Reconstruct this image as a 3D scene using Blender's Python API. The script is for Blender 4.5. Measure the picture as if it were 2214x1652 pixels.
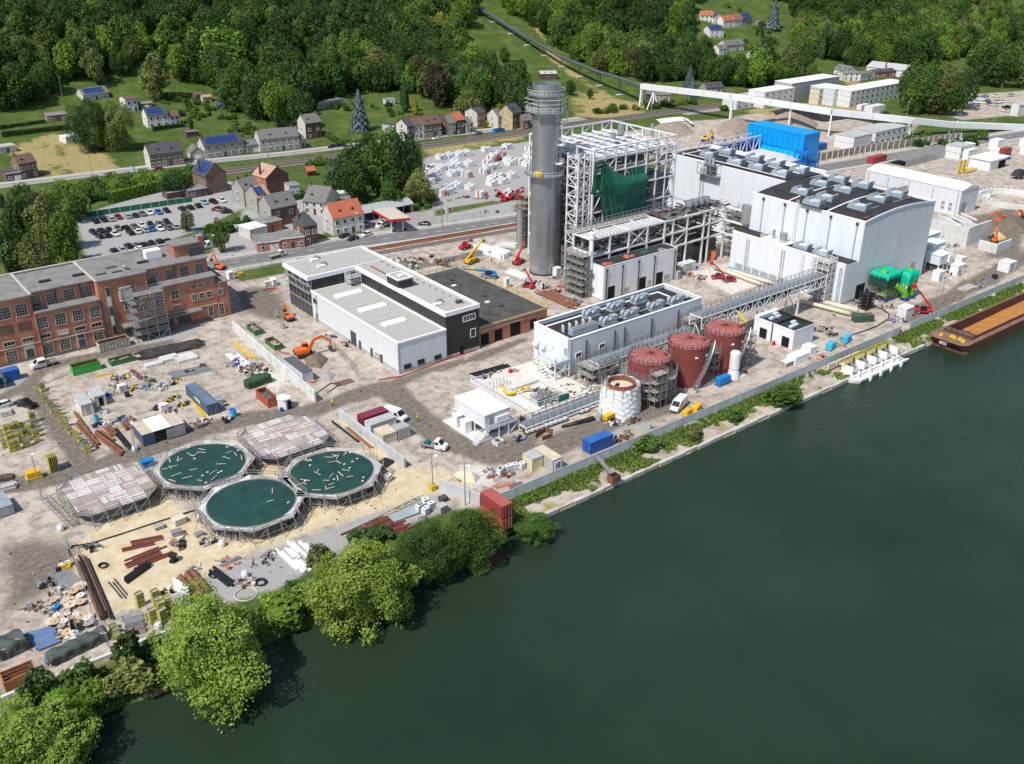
import bpy,math,random
import numpy as np
from math import sin,cos,pi,radians,sqrt,atan2,hypot,tan
from mathutils import Vector,Matrix
for o in list(bpy.data.objects):bpy.data.objects.remove(o)
RND=random.Random(11)
scene=bpy.context.scene
COL=scene.collection
# camera
FPX,PITCH,ROLL,CX,CY,CAMH=2084.2,radians(26.05),radians(.218),1107.,826.,96.
TH=radians(38.08)
_r0=Vector((cos(TH),-sin(TH),0));_f0=Vector((sin(TH),cos(TH),0))
CF=_f0*cos(PITCH)+Vector((0,0,-sin(PITCH)));_u0=_r0.cross(CF)
CR=_r0*cos(ROLL)+_u0*sin(ROLL);CU=-_r0*sin(ROLL)+_u0*cos(ROLL)
cam=bpy.data.cameras.new('camera');camo=bpy.data.objects.new('camera',cam);COL.objects.link(camo)
camo.matrix_world=Matrix(((CR.x,CU.x,-CF.x,0),(CR.y,CU.y,-CF.y,0),(CR.z,CU.z,-CF.z,CAMH),(0,0,0,1)))
cam.sensor_fit='HORIZONTAL';cam.sensor_width=36.0;cam.lens=36.0*FPX/2214.0
cam.clip_start=1.0;cam.clip_end=6000.0
scene.camera=camo
# sky and sun
SUN_EL,SUN_AZ=radians(54),radians(180+10.0)
w=bpy.data.worlds.new('World');scene.world=w;w.use_nodes= True
nt=w.node_tree;bg=nt.nodes['Background']
sky=nt.nodes.new('ShaderNodeTexSky');sky.sky_type='NISHITA';sky.sun_disc= False
sky.sun_elevation=SUN_EL;sky.sun_rotation=(pi/2-SUN_AZ)%(2*pi)
sky.air_density=1.0;sky.dust_density=1.2;sky.ozone_density=1.0
nt.links.new(sky.outputs[0],bg.inputs[0]);bg.inputs[1].default_value=0.105
sl=bpy.data.lights.new('sun','SUN');so=bpy.data.objects.new('sun',sl);COL.objects.link(so)
sl.energy=4.0;sl.angle=radians(.53);sl.color=(1.0,.955,.89)
sd=Vector((cos(SUN_EL)*cos(SUN_AZ),cos(SUN_EL)*sin(SUN_AZ),sin(SUN_EL)))
so.rotation_euler=sd.to_track_quat('Z','Y').to_euler();so.location=(0,200,300)
vs=scene.view_settings;vs.view_transform='Standard';vs.look='None';vs.gamma=1.0
vs.use_curve_mapping= False ;vs.exposure=0.22
scene.render.resolution_x=1024;scene.render.resolution_y=764
scene.render.engine='CYCLES'
# photo pixel -> place
K8=800/2203
TILE={0:(0,0,3039/2214),1:(0,0,K8),2:(750,0,K8),3:(1500,0,K8),4:(2239,0,K8),5:(0,550,K8),6:(750,550,K8),7:(1500,550,K8),8:(2239,550,K8),9:(0,1050,K8),10:(700,1050,K8),11:(1400,950,K8),12:(0,1600,800/1978),13:(700,1400,1000/2203),14:(2139,900,900/2214),15:(1540,330,500/2203),16:(1600,550,640/2214),17:(2540,500,499/2061),18:(1400,1050,500/2203),19:(1950,350,400/2203),20:(0,1050,400/2203),21:(550,1100,400/2203),22:(1050,580,400/2203)}
def px(n,x,y):
 o=TILE[n]; return((o[0]+x*o[2])*.72853,(o[1]+y*o[2])*.72853)
def ray(n,x,y):
 X,Y=px(n,x,y); return CR*((X-CX)/FPX)-CU*((Y-CY)/FPX)+CF
def at(n,x,y,z=0.):
 d=ray(n,x,y);t=(z-CAMH)/d.z; return Vector((d.x*t,d.y*t,z))
def proj(p):
 v=Vector(p)-Vector((0,0,CAMH));q=v.dot(CF)
 return CX+FPX*v.dot(CR)/q,CY-FPX*v.dot(CU)/q
def hz(p,n,x,y):
 lo,hi,yt=-5.,200.,px(n,x,y)[1]
 for i in range(50):
  m=(lo+hi)/2
  if proj((p[0],p[1],m))[1]>yt:lo=m
  else:hi=m
 return lo
def onX(n,x,y,X):
 d=ray(n,x,y);t=X/d.x; return Vector((X,d.y*t,CAMH+d.z*t))
def onY(n,x,y,Y):
 d=ray(n,x,y);t=Y/d.y; return Vector((d.x*t,Y,CAMH+d.z*t))
def rail_y(X): return 385-.077*(X-90)
def terr(X,Y):
 s=Y-rail_y(X);z=0.
 if s>26:z+=.055*(s-26)
 if s>120:z+=.20*(s-120)*min(1,(s-120)/60.)
 return z
def tat(n,x,y):
 d=ray(n,x,y);t=60.;st=8.
 while t<3000:
  P=Vector((d.x*t,d.y*t,CAMH+d.z*t))
  if P.z<terr(P.x,P.y):
   lo,hi=t-st,t
   for i in range(24):
    m=(lo+hi)/2
    if CAMH+d.z*m<terr(d.x*m,d.y*m):hi=m
    else:lo=m
   return Vector((d.x*hi,d.y*hi,terr(d.x*hi,d.y*hi)))
  t+=st
 return P
 # materials
MATS={}
def mt(name,col,rough=.75,met=0.,var=.18,scale=.6,bump=0.,detail=5.,col2= None,spec=.35,alpha=1.,objvar=0.,streak=0):
 if name in MATS: return MATS[name]
 m=bpy.data.materials.new(name);m.use_nodes= True ;n=m.node_tree;N=n.nodes;b=N['Principled BSDF']
 b.inputs['Roughness'].default_value=rough;b.inputs['Metallic'].default_value=met
 b.inputs['Specular IOR Level'].default_value=spec
 g=N.new('ShaderNodeNewGeometry');no=N.new('ShaderNodeTexNoise');no.inputs['Scale'].default_value=scale
 no.inputs['Detail'].default_value=detail;no.inputs['Roughness'].default_value=.65
 if streak:
  mp0=N.new('ShaderNodeMapping');mp0.inputs['Scale'].default_value=(1,1,.05);n.links.new(g.outputs['Position'],mp0.inputs[0]);n.links.new(mp0.outputs[0],no.inputs['Vector'])
 else:n.links.new(g.outputs['Position'],no.inputs['Vector'])
 mr=N.new('ShaderNodeMapRange');mr.inputs[1].default_value=.3;mr.inputs[2].default_value=.7
 n.links.new(no.outputs['Fac'],mr.inputs[0])
 mx=N.new('ShaderNodeMix');mx.data_type='RGBA'
 c2=col2 or tuple(min(1,c*(1+var))for c in col);c1=tuple(c*(1-var)for c in col)if col2 is None else col
 mx.inputs[6].default_value=(*c1,1);mx.inputs[7].default_value=(*c2,1)
 n.links.new(mr.outputs[0],mx.inputs[0]);out=mx.outputs[2]
 if objvar:
  oi=N.new('ShaderNodeObjectInfo');hs=N.new('ShaderNodeHueSaturation');m2=N.new('ShaderNodeMapRange')
  m2.inputs[3].default_value=1-objvar;m2.inputs[4].default_value=1+objvar
  n.links.new(oi.outputs['Random'],m2.inputs[0]);n.links.new(m2.outputs[0],hs.inputs['Value']);n.links.new(out,hs.inputs['Color']);out=hs.outputs[0]
 n.links.new(out,b.inputs['Base Color'])
 if bump:
  bp=N.new('ShaderNodeBump');bp.inputs['Strength'].default_value=bump;bp.inputs['Distance'].default_value=.15
  n.links.new(no.outputs['Fac'],bp.inputs['Height']);n.links.new(bp.outputs[0],b.inputs['Normal'])
 if alpha<1:b.inputs['Alpha'].default_value=alpha
 MATS[name]=m; return m
def ribs(name,col,axis=0,pitch=.3,dark=.8,rough=.45,met=0.,var=.06):
 """sheet metal cladding: fine vertical or horizontal ribs in relief plus faint dirt"""
 m=mt(name,col,rough,met,var,.7,streak=1);n=m.node_tree;N=n.nodes;b=N['Principled BSDF']
 g=N.new('ShaderNodeNewGeometry');sx=N.new('ShaderNodeSeparateXYZ');n.links.new(g.outputs['Position'],sx.inputs[0])
 src=sx.outputs[axis]if axis!=3 else None
 if src is None:
  ad=N.new('ShaderNodeMath');n.links.new(sx.outputs[0],ad.inputs[0]);n.links.new(sx.outputs[1],ad.inputs[1]);src=ad.outputs[0]
 mu=N.new('ShaderNodeMath');mu.operation='MULTIPLY';mu.inputs[1].default_value=2*pi/pitch;n.links.new(src,mu.inputs[0])
 si=N.new('ShaderNodeMath');si.operation='SINE';n.links.new(mu.outputs[0],si.inputs[0])
 bp=N.new('ShaderNodeBump');bp.inputs['Strength'].default_value=.35;bp.inputs['Distance'].default_value=.05
 n.links.new(si.outputs[0],bp.inputs['Height']);n.links.new(bp.outputs[0],b.inputs['Normal'])
 return m
 # mesh helpers
class MB:
 def __init__(s):s.v=[];s.f=[]
 def add(s,vs,fs):
  b=len(s.v);s.v+=[tuple(v)for v in vs];s.f+=[tuple(i+b for i in f)for f in fs]; return s
 def box(s,x0,y0,z0,x1,y1,z1):
  return s.add([(x0,y0,z0),(x1,y0,z0),(x1,y1,z0),(x0,y1,z0),(x0,y0,z1),(x1,y0,z1),(x1,y1,z1),(x0,y1,z1)],[(3,2,1,0),(4,5,6,7),(0,1,5,4),(1,2,6,5),(2,3,7,6),(3,0,4,7)])
 def tbox(s,x0,y0,z0,x1,y1,z1,ix,iy):
  """box whose top is inset"""
  return s.add([(x0,y0,z0),(x1,y0,z0),(x1,y1,z0),(x0,y1,z0),(x0+ix,y0+iy,z1),(x1-ix,y0+iy,z1),(x1-ix,y1-iy,z1),(x0+ix,y1-iy,z1)],[(3,2,1,0),(4,5,6,7),(0,1,5,4),(1,2,6,5),(2,3,7,6),(3,0,4,7)])
 def beam(s,p,q,w,h= None):
  p=Vector(p);q=Vector(q);d=q-p
  if d.length<1e-6: return s
  h=h or w;d.normalize();u=Vector((0,0,1))if abs(d.z)<.95 else Vector((1,0,0))
  a=d.cross(u).normalized()*(w/2);b=a.cross(d).normalized()*(h/2)
  return s.add([p-a-b,p+a-b,p+a+b,p-a+b,q-a-b,q+a-b,q+a+b,q-a+b],[(0,1,2,3),(7,6,5,4),(0,4,5,1),(1,5,6,2),(2,6,7,3),(3,7,4,0)])
 def tube(s,p,q,r,n=8,r2= None,caps= True):
  p=Vector(p);q=Vector(q);d=(q-p).normalized();r2=r if r2 is None else r2
  u=Vector((0,0,1))if abs(d.z)<.95 else Vector((1,0,0));a=d.cross(u).normalized();b=a.cross(d)
  vs=[]
  for c,R in((p,r),(q,r2)):
   for i in range(n):t=2*pi*i/n;vs.append(c+a*(R*cos(t))+b*(R*sin(t)))
  fs=[(i,(i+1)%n,n+(i+1)%n,n+i)for i in range(n)]
  if caps:fs+=[tuple(range(n-1,-1,-1)),tuple(range(n,2*n))]
  return s.add(vs,fs)
 def path(s,pts,r,n=8):
  for a,b in zip(pts,pts[1:]):s.tube(a,b,r,n)
  return s
 def prism(s,pts,z0,z1):
  n=len(pts)
  A=sum(pts[i][0]*pts[(i+1)%n][1]-pts[(i+1)%n][0]*pts[i][1]for i in range(n))
  if A<0:pts=pts[::-1]
  return s.add([(x,y,z0)for x,y in pts]+[(x,y,z1)for x,y in pts],[tuple(range(n-1,-1,-1)),tuple(range(n,2*n))]+[(i,(i+1)%n,n+(i+1)%n,n+i)for i in range(n)])
 def lathe(s,prof,n=24,cx=0,cy=0,a0=0.,a1=2*pi):
  full=abs(a1-a0-2*pi)<1e-6;m=n if full else n+1;vs=[]
  for r,z in prof:
   for i in range(m):t=a0+(a1-a0)*i/n;vs.append((cx+r*cos(t),cy+r*sin(t),z))
  fs=[]
  for k in range(len(prof)-1):
   for i in range(n):
    j=(i+1)%m;fs.append((k*m+i,k*m+j,(k+1)*m+j,(k+1)*m+i))
  return s.add(vs,fs)
 def disc(s,cx,cy,z,r,n=24,r0=0):
  if r0: return s.lathe([(r,z),(r0,z)],n,cx,cy)
  return s.add([(cx+r*cos(2*pi*i/n),cy+r*sin(2*pi*i/n),z)for i in range(n)],[tuple(range(n))])
 def mesh(s,name,mats= None,smooth= False):
  me=bpy.data.meshes.new(name);me.from_pydata(s.v,[],s.f);me.update()
  if mats:me.materials.append(mats)
  if smooth:me.polygons.foreach_set('use_smooth',[ True]*len(me.polygons))
  return me
 def build(s,name,mat,parent= None,smooth= False,**kw):
  return ob(name,s.mesh(name,mat,smooth),parent,**kw)
def ob(name,me,parent= None,loc= None,rz= None,label= None,cat= None,group= None,kind= None,scale= None):
 o=bpy.data.objects.new(name,me);COL.objects.link(o)
 if parent:o.parent=parent
 if loc is not None:o.location=loc
 if rz:o.rotation_euler=(0,0,rz)
 if scale is not None:o.scale=scale
 if label:o['label']=label
 if cat:o['category']=cat
 if group:o['group']=group
 if kind:o['kind']=kind
 return o
def thing(name,label,cat,loc=(0,0,0),rz=0,group= None):
 return ob(name, None, None,loc,rz,label,cat,group)
def copy_thing(o,loc= None,rz= None,label= None,group= None,scale= None):
 c=o.copy();COL.objects.link(c)
 if loc is not None:c.location=loc
 if rz is not None:c.rotation_euler=(0,0,rz)
 if scale is not None:c.scale=scale
 if label:c['label']=label
 if group:c['group']=group
 for ch in KIDS(o):
  d=ch.copy();COL.objects.link(d);d.parent=c
  for g in KIDS(ch):
   e=g.copy();COL.objects.link(e);e.parent=d
 return c
_kids={}
def KIDS(o):
 if o.name not in _kids:_kids[o.name]=list(o.children)
 return _kids[o.name]
_unit={}
def unit(kind,mat):
 k=(kind,mat.name)
 if k not in _unit:
  m=MB()
  if kind=='box':m.box(-.5,-.5,-.5,.5,.5,.5)
  elif kind=='cyl':m.tube((0,0,-.5),(0,0,.5),1,12)
  _unit[k]=m.mesh(kind+'_'+mat.name,mat)
 return _unit[k]
def bx(name,mat,parent,x0,y0,z0,x1,y1,z1,**kw):
 """a box-shaped part on shared mesh data"""
 return ob(name,unit('box',mat),parent,((x0+x1)/2,(y0+y1)/2,(z0+z1)/2),scale=(abs(x1-x0),abs(y1-y0),abs(z1-z0)),**kw)
def mem(name,mat,parent,p,q,w,h= None,kind='box',**kw):
 """a straight member (beam, column, brace, pipe) on shared mesh data"""
 p=Vector(p);q=Vector(q);d=q-p;L=d.length;h=h or w;d.normalize()
 u=Vector((0,0,1))if abs(d.z)<.98 else Vector((1,0,0));a=d.cross(u).normalized();b=a.cross(d).normalized()
 o=ob(name,unit(kind,mat),parent,**kw)
 m=Matrix((a,b,d)).transposed()if kind=='box' else Matrix((a,b,d)).transposed()
 if m.determinant()<0:a=-a;m=Matrix((a,b,d)).transposed()
 o.matrix_local=Matrix.Translation((p+q)/2)@m.to_4x4()@Matrix.Diagonal((w,h,L,1))
 return o
def pin(poly,X,Y):
 """vectorised point in polygon"""
 ins=np.zeros(X.shape,bool);n=len(poly);j=n-1
 for i in range(n):
  xi,yi=poly[i];xj,yj=poly[j]
  c=((yi>Y)!=(yj>Y))&(X<(xj-xi)*(Y-yi)/((yj-yi)+1e-12)+xi);ins^=c;j=i
 return ins
def pdist(pts,X,Y,closed= False):
 D=np.full(X.shape,1e9);P=list(pts)+([pts[0]]if closed else[])
 for(x0,y0),(x1,y1)in zip(P,P[1:]):
  dx,dy=x1-x0,y1-y0;L=dx*dx+dy*dy+1e-9
  t=np.clip(((X-x0)*dx+(Y-y0)*dy)/L,0,1)
  D=np.minimum(D,np.hypot(X-x0-t*dx,Y-y0-t*dy))
 return D
 # ground
def ax(*seg):
 out=[]
 for a,b,st in seg:out+=list(np.arange(a,b-1e-6,st))
 return np.array(out+[seg[-1][1]])
gx=ax((-900,-60,30),(-60,-20,5),(-20,380,1.4),(380,720,4),(720,1800,30))
gy=ax((-700,-110,30),(-110,90,12),(90,106,4),(106,121,.5),(121,290,1.4),(290,430,3),(430,760,7),(760,1600,40))
GX,GY=np.meshgrid(gx,gy)
rs=np.random.RandomState(3)
def vnoise(X,Y,sc,seed):
 r=np.random.RandomState(seed);n=256;t=r.rand(n,n)
 u=X/sc;v=Y/sc;i=np.floor(u).astype(int);j=np.floor(v).astype(int);a=u-i;b=v-j
 a=a*a*(3-2*a);b=b*b*(3-2*b)
 g= lambda p,q:t[p%n,q%n]
 return(g(i,j)*(1-a)+g(i+1,j)*a)*(1-b)+(g(i,j+1)*(1-a)+g(i+1,j+1)*a)*b
def fbm(X,Y,sc,seed): return .5*vnoise(X,Y,sc,seed)+.3*vnoise(X,Y,sc/2.3,seed+1)+.2*vnoise(X,Y,sc/5.1,seed+2)
S=GY-(385-.077*(GX-90))
Zg=np.where(S>26,.055*(S-26),0)+np.where(S>120,.20*(S-120)*np.clip((S-120)/60.,0,1),0)
bank=110.2+1.6*(fbm(GX,GX*0,9,5)-.5)*np.clip((95-GX)/30,.12,1)
prof=np.interp(GY-bank,[-12,-1.2,-.15,0.15,3.5,6.3,6.9],[-6,-3.2,-2.6,-1.3,-.95,-.6,0])
far=np.interp(GY,[-95,-80,-70],[1,-2,-6])
Zg=np.where(GY<121,prof,Zg);Zg=np.where(GY<-60,np.where(GY<-69,far,-6),Zg)
site=(GY>117)&(GY<300)
Zg+=np.where(site,.16*(fbm(GX,GY,7,21)-.5),0)+np.where(GY>420,1.5*(fbm(GX,GY,40,31)-.5),0)
Zg+=np.where((GY>110.6)&(GY<117),.5*(fbm(GX,GY,3,44)-.5),0)
def W(pts,n=0): return[tuple(at(n,*q)[:2])for q in pts]
def area(polys,soft=2.0,n=0):
 m=np.zeros(GX.shape)
 for p in polys:
  P=W(p,n);i=pin(P,GX,GY);d=pdist(P,GX,GY, True)
  m=np.maximum(m,np.clip(.5+np.where(i,d,-d)/soft*.5,0,1))
 return m
def track(lines,soft=2.0):
 m=np.zeros(GX.shape)
 for p,hw in lines:
  d=pdist(W(p),GX,GY)+2.2*(fbm(GX,GY,6,77)-.5);m=np.maximum(m,np.clip((hw+soft-d)/(2*soft),0,1))
 return m
MUD=track([([(0,862),(55,838),(95,798),(165,776),(260,762),(360,742)],2.2),([(70,850),(95,885),(140,950),(185,1000)],2.3),([(0,1052),(60,1045),(130,1030),(200,1010),(330,968),(450,925),(560,902),(660,890),(740,866),(830,838)],3.0),([(830,838),(930,800),(1030,775),(1130,735)],1.6),([(850,850),(905,905),(965,950),(1060,985),(1180,975),(1240,945),(1330,905),(1430,880)],3.6),([(1960,690),(2060,640),(2160,585),(2230,550)],3.2),([(860,585),(980,560),(1120,530)],2.6)])
MUD=np.maximum(MUD,area([[(0,1180),(90,1160),(175,1178),(165,1235),(90,1290),(0,1330)],[(505,625),(600,615),(640,700),(570,690),(510,668)],[(1000,960),(1180,930),(1190,1000),(1080,1010)],[(2090,470),(2214,440),(2214,560),(2130,560)]],4)*.9)
MUD*=np.clip(.55+1.1*fbm(GX,GY,4,91),0,1)
SAND=area([[(150,1185),(240,1120),(330,1010),(372,1082),(450,1135),(660,1085),(830,1030),(880,1008),(965,1015),(1010,1045),(860,1092),(700,1138),(480,1212),(420,1265),(250,1330),(165,1240)],[(730,905),(775,900),(870,1000),(830,1020)],[(480,950),(560,940),(700,1090),(640,1100)]],3)
SAND=np.maximum(SAND,track([([(480,1200),(600,1160),(760,1105),(900,1065)],1.3)],1.2))
GRAV=area([[(430,1250),(560,1200),(880,1085),(955,1060),(975,1105),(830,1155),(700,1205),(620,1280),(500,1305)],[(165,468),(300,425),(440,388),(560,398),(548,440),(420,500),(250,562),(185,560)],[(905,390),(920,340),(1180,300),(1180,440),(930,452)],[(915,456),(1112,428),(1112,472),(940,492)],[(540,402),(600,380),(650,420),(720,455),(700,505),(520,560),(470,560),(450,520),(520,470)],[(0,825),(60,815),(60,850),(0,868)],[(205,740),(420,700),(430,725),(220,770)],[(1500,590),(1600,570),(1640,590),(1560,625)],[(1260,930),(1290,985),(1420,915),(1400,880)]],3)
DIRT=area([[(1250,305),(1480,262),(1560,258),(1700,232),(1900,240),(1990,262),(1960,300),(1750,390),(1500,380)],[(2030,440),(2214,380),(2300,560),(2000,700)],[(1950,215),(2300,190),(2300,240),(2080,260)]],5)
PALE=area([[(985,1005),(1060,1000),(1075,1050),(1000,1060)],[(560,790),(640,815),(600,850),(540,830)],[(1480,590),(1600,560),(1700,600),(1580,640)]],3)*.8
road_up=np.interp(GX,[-200,60,100,136,177,203,350,447,600],[300,287,281,274,264,259,243,230,212])
GRASS=np.clip((GY-road_up-1)/3,0,1)*(1-DIRT)*(1-GRAV)
GRASS=np.maximum(GRASS,np.clip((117.4-GY)/1.2,0,1)*np.clip(2.6*(fbm(GX,GY,5,12)-.33)+.55*(GY>114.2),0,1))
GRASS=np.maximum(GRASS,area([[(0,1500),(230,1425),(330,1385),(420,1325),(600,1275),(690,1215),(830,1158),(960,1105),(1050,1095),(1115,1110),(1115,1170),(860,1300),(590,1400),(210,1570),(100,1700),(0,1700)]],2.5))
GRASS=np.maximum(GRASS,area([[(500,590),(620,565),(620,590),(520,610)],[(940,455),(1120,425),(1120,432),(940,468)]],2.5))
GRASS*=(GY>108)
DRY=area([[(25,330),(130,305),(240,345),(265,372),(110,388),(30,380)],[(915,322),(1150,282),(1150,298),(930,340)],[(1235,205),(1400,225),(1395,255),(1240,255)],[(1260,60),(1330,40),(1360,55),(1280,75)],[(280,150),(380,135),(350,165),(300,180)],[(1590,240),(1800,215),(1900,235),(1700,255)],[(1800,165),(1860,175),(1900,190),(1840,190)],[(1070,60),(1180,140),(1300,200),(1390,245),(1340,245),(1200,165),(1060,80)]],5)*np.clip(1.6*fbm(GX,GY,8,55),0,1)
DRY=np.maximum(DRY,(GY<117)*(GY>108)*np.clip(2.2*(fbm(GX,GY,4,66)-.45),0,.8))
nV=GX.size;me=bpy.data.meshes.new('ground');nx,ny=len(gx),len(gy)
co=np.stack([GX,GY,Zg],-1).reshape(-1,3).astype(np.float32)
ii,jj=np.meshgrid(np.arange(nx-1),np.arange(ny-1));a0=(jj*nx+ii).ravel()
fc=np.stack([a0,a0+1,a0+nx+1,a0+nx],-1).astype(np.int32)
me.vertices.add(nV);me.vertices.foreach_set('co',co.ravel());me.loops.add(fc.size);me.loops.foreach_set('vertex_index',fc.ravel())
me.polygons.add(len(fc));me.polygons.foreach_set('loop_start',np.arange(0,fc.size,4,dtype=np.int32));me.update(calc_edges= True)
me.polygons.foreach_set('use_smooth',np.ones(len(fc),bool))
for nm,ch in(('zone_a',(MUD,SAND,GRAV)),('zone_b',(GRASS,DRY,PALE))):
 at_=me.color_attributes.new(nm,'FLOAT_COLOR','POINT')
 at_.data.foreach_set('color',np.stack([*(c.ravel()for c in ch),np.ones(nV)],-1).astype(np.float32).ravel())
me.validate()
gm=bpy.data.materials.new('ground_soil');gm.use_nodes= True ;n=gm.node_tree;N=n.nodes;L=n.links;B=N['Principled BSDF']
B.inputs['Roughness'].default_value=.95;B.inputs['Specular IOR Level'].default_value=.1
geo=N.new('ShaderNodeNewGeometry')
def nz(sc,det=6,rough=.65,stretch= None):
 t=N.new('ShaderNodeTexNoise');t.inputs['Scale'].default_value=sc;t.inputs['Detail'].default_value=det;t.inputs['Roughness'].default_value=rough
 if stretch:
  mp=N.new('ShaderNodeMapping');mp.inputs['Scale'].default_value=stretch;L.new(geo.outputs['Position'],mp.inputs[0]);L.new(mp.outputs[0],t.inputs['Vector'])
 else:L.new(geo.outputs['Position'],t.inputs['Vector'])
 return t.outputs['Fac']
def mp(src,a,b,c=0.,d=1.):
 m=N.new('ShaderNodeMapRange');L.new(src,m.inputs[0])
 for i,v in enumerate((a,b,c,d)):m.inputs[i+1].default_value=v
 return m.outputs[0]
def mth(op,a,b):
 m=N.new('ShaderNodeMath');m.operation=op
 for i,v in enumerate((a,b)):
  if isinstance(v,(int,float)):m.inputs[i].default_value=v
  else:L.new(v,m.inputs[i])
 return m.outputs[0]
def mix(f,a,b):
 m=N.new('ShaderNodeMix');m.data_type='RGBA'
 if isinstance(f,(int,float)):m.inputs[0].default_value=f
 else:L.new(f,m.inputs[0])
 for i,v in((6,a),(7,b)):
  if isinstance(v,tuple):m.inputs[i].default_value=(*v,1)
  else:L.new(v,m.inputs[i])
 return m.outputs[2]
za=N.new('ShaderNodeAttribute');za.attribute_name='zone_a';zb=N.new('ShaderNodeAttribute');zb.attribute_name='zone_b'
sa=N.new('ShaderNodeSeparateXYZ');L.new(za.outputs['Vector'],sa.inputs[0]);sb=N.new('ShaderNodeSeparateXYZ');L.new(zb.outputs['Vector'],sb.inputs[0])
n1=nz(.12);n2=nz(.9,8,.7);n3=nz(4.,4,.7);n4=nz(.35,7)
def wt(src,k=.9): return mp(mth('ADD',src,mth('MULTIPLY',mth('SUBTRACT',n2,.5),k)),.35,.65)
dirt=mix(mp(n1,.40,.60),(.36,.30,.245),(.50,.44,.375));dirt=mix(mp(n2,.42,.72),dirt,(.56,.505,.44));dirt=mix(mth('MULTIPLY',mp(n4,.47,.62),.7),dirt,(.215,.185,.155))
dirt=mix(mth('MULTIPLY',mp(n3,.55,.75),.5),dirt,(.22,.18,.15))
mud=mix(mp(n2,.35,.65),(.115,.098,.08),(.24,.21,.175));sand=mix(mp(n4,.35,.65),(.50,.395,.235),(.64,.555,.40));sand=mix(mth('MULTIPLY',mp(n2,.52,.7),.7),sand,(.66,.60,.46))
grv=mix(mp(n3,.3,.7),(.23,.225,.225),(.46,.455,.45));grv=mix(mth('MULTIPLY',mp(n4,.5,.7),.5),grv,(.36,.33,.29))
pal=mix(mp(n2,.35,.65),(.48,.45,.41),(.70,.67,.62))
gra=mix(mp(n2,.35,.65),(.035,.07,.016),(.085,.135,.03));gra=mix(mth('MULTIPLY',mp(n1,.45,.65),.6),gra,(.16,.17,.05));dry=mix(mp(n2,.35,.65),(.24,.19,.075),(.42,.34,.16))
c=mix(wt(sa.outputs[2]),dirt,grv);c=mix(wt(sb.outputs[2]),c,pal);c=mix(wt(sa.outputs[1]),c,sand);c=mix(wt(sa.outputs[0],1.1),c,mud)
c=mix(wt(sb.outputs[0]),c,gra);c=mix(wt(sb.outputs[1]),c,dry);L.new(c,B.inputs['Base Color'])
bp=N.new('ShaderNodeBump');bp.inputs['Strength'].default_value=.55;bp.inputs['Distance'].default_value=.35
L.new(mth('ADD',n2,mth('MULTIPLY',n3,.4)),bp.inputs['Height']);L.new(bp.outputs[0],B.inputs['Normal'])
me.materials.append(gm);ob('ground',me,kind='structure')
# river
wm=bpy.data.materials.new('river_water');wm.use_nodes= True ;n=wm.node_tree;N=n.nodes;L=n.links;B=N['Principled BSDF']
geo=N.new('ShaderNodeNewGeometry')
B.inputs['Roughness'].default_value=.12;B.inputs['IOR'].default_value=1.33;B.inputs['Specular IOR Level'].default_value=.38
cc=mix(mp(nz(.02,4),.3,.7),(.0145,.031,.0175),(.023,.043,.026));L.new(cc,B.inputs['Base Color'])
b1=N.new('ShaderNodeBump');b1.inputs['Strength'].default_value=.8;b1.inputs['Distance'].default_value=.16
rip=mth('MULTIPLY',mth('ADD',nz(.5,5,.7,(1.0,2.4,1)),mth('MULTIPLY',nz(2.2,3,.6,(.7,2.0,1)),.35)),mp(nz(.02,4),.35,.65,.4,1.2));L.new(rip,b1.inputs['Height']);L.new(b1.outputs[0],B.inputs['Normal'])
m=MB();m.add([(-900,-82,-2),(1800,-82,-2),(1800,110.6,-2),(-900,110.6,-2)],[(0,1,2,3)]);m.build('water',wm,kind='structure')
# roads, pavements, railway
asph=mt('asphalt',(.17,.165,.165),.9,var=.22,scale=.35,detail=8);asph2=mt('asphalt_pale',(.30,.285,.27),.9,var=.2,scale=.4,detail=8)
paint=mt('road_paint',(.72,.72,.70),.6,var=.1);kerbm=mt('kerb_concrete',(.42,.40,.37),.9,var=.15)
conc=mt('concrete',(.42,.42,.41),.85,var=.16,scale=.5);concp=mt('concrete_pale',(.60,.60,.58),.85,var=.12,scale=.4)
def ribbon(name,pts,hw,z,mat,kind='structure',parent= None,thick=0,terrain= False,close= None):
 P=[Vector((p[0],p[1]))for p in pts];m=MB();vs=[]
 for i,p in enumerate(P):
  d=(P[min(i+1,len(P)-1)]-P[max(i-1,0)]).normalized();nn=Vector((-d.y,d.x))
  for s_ in(1,-1):
   q=p+nn*(hw*s_);vs.append((q.x,q.y,z+(terr(q.x,q.y)if terrain else 0)))
 fs=[(2*i,2*i+1,2*i+3,2*i+2)for i in range(len(P)-1)];m.add(vs,fs)
 if thick:
  k=len(vs);m.add([(x,y,zz-thick)for x,y,zz in vs],[])
  m.f+=[(2*i+2,2*i+3+0,2*i+3+k,2*i+2+k)[:0]or(2*i,2*i+2,2*i+2+k,2*i+k)for i in range(len(P)-1)]
  m.f+=[(2*i+1,2*i+1+k,2*i+3+k,2*i+3)for i in range(len(P)-1)]
 return m.build(name,mat,parent,kind=kind if parent is None else None)
def dens(pts,st=12.):
 out=[]
 for a,b in zip(pts,pts[1:]):
  n_=max(1,int(hypot(b[0]-a[0],b[1]-a[1])/st))
  out+=[(a[0]+(b[0]-a[0])*i/n_,a[1]+(b[1]-a[1])*i/n_)for i in range(n_)]
 return out+[pts[-1]]
def offs(pts,d):
 P=[Vector((p[0],p[1]))for p in pts];out=[]
 for i,p in enumerate(P):
  t=(P[min(i+1,len(P)-1)]-P[max(i-1,0)]).normalized();out.append((p.x-t.y*d,p.y+t.x*d))
 return out
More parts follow.
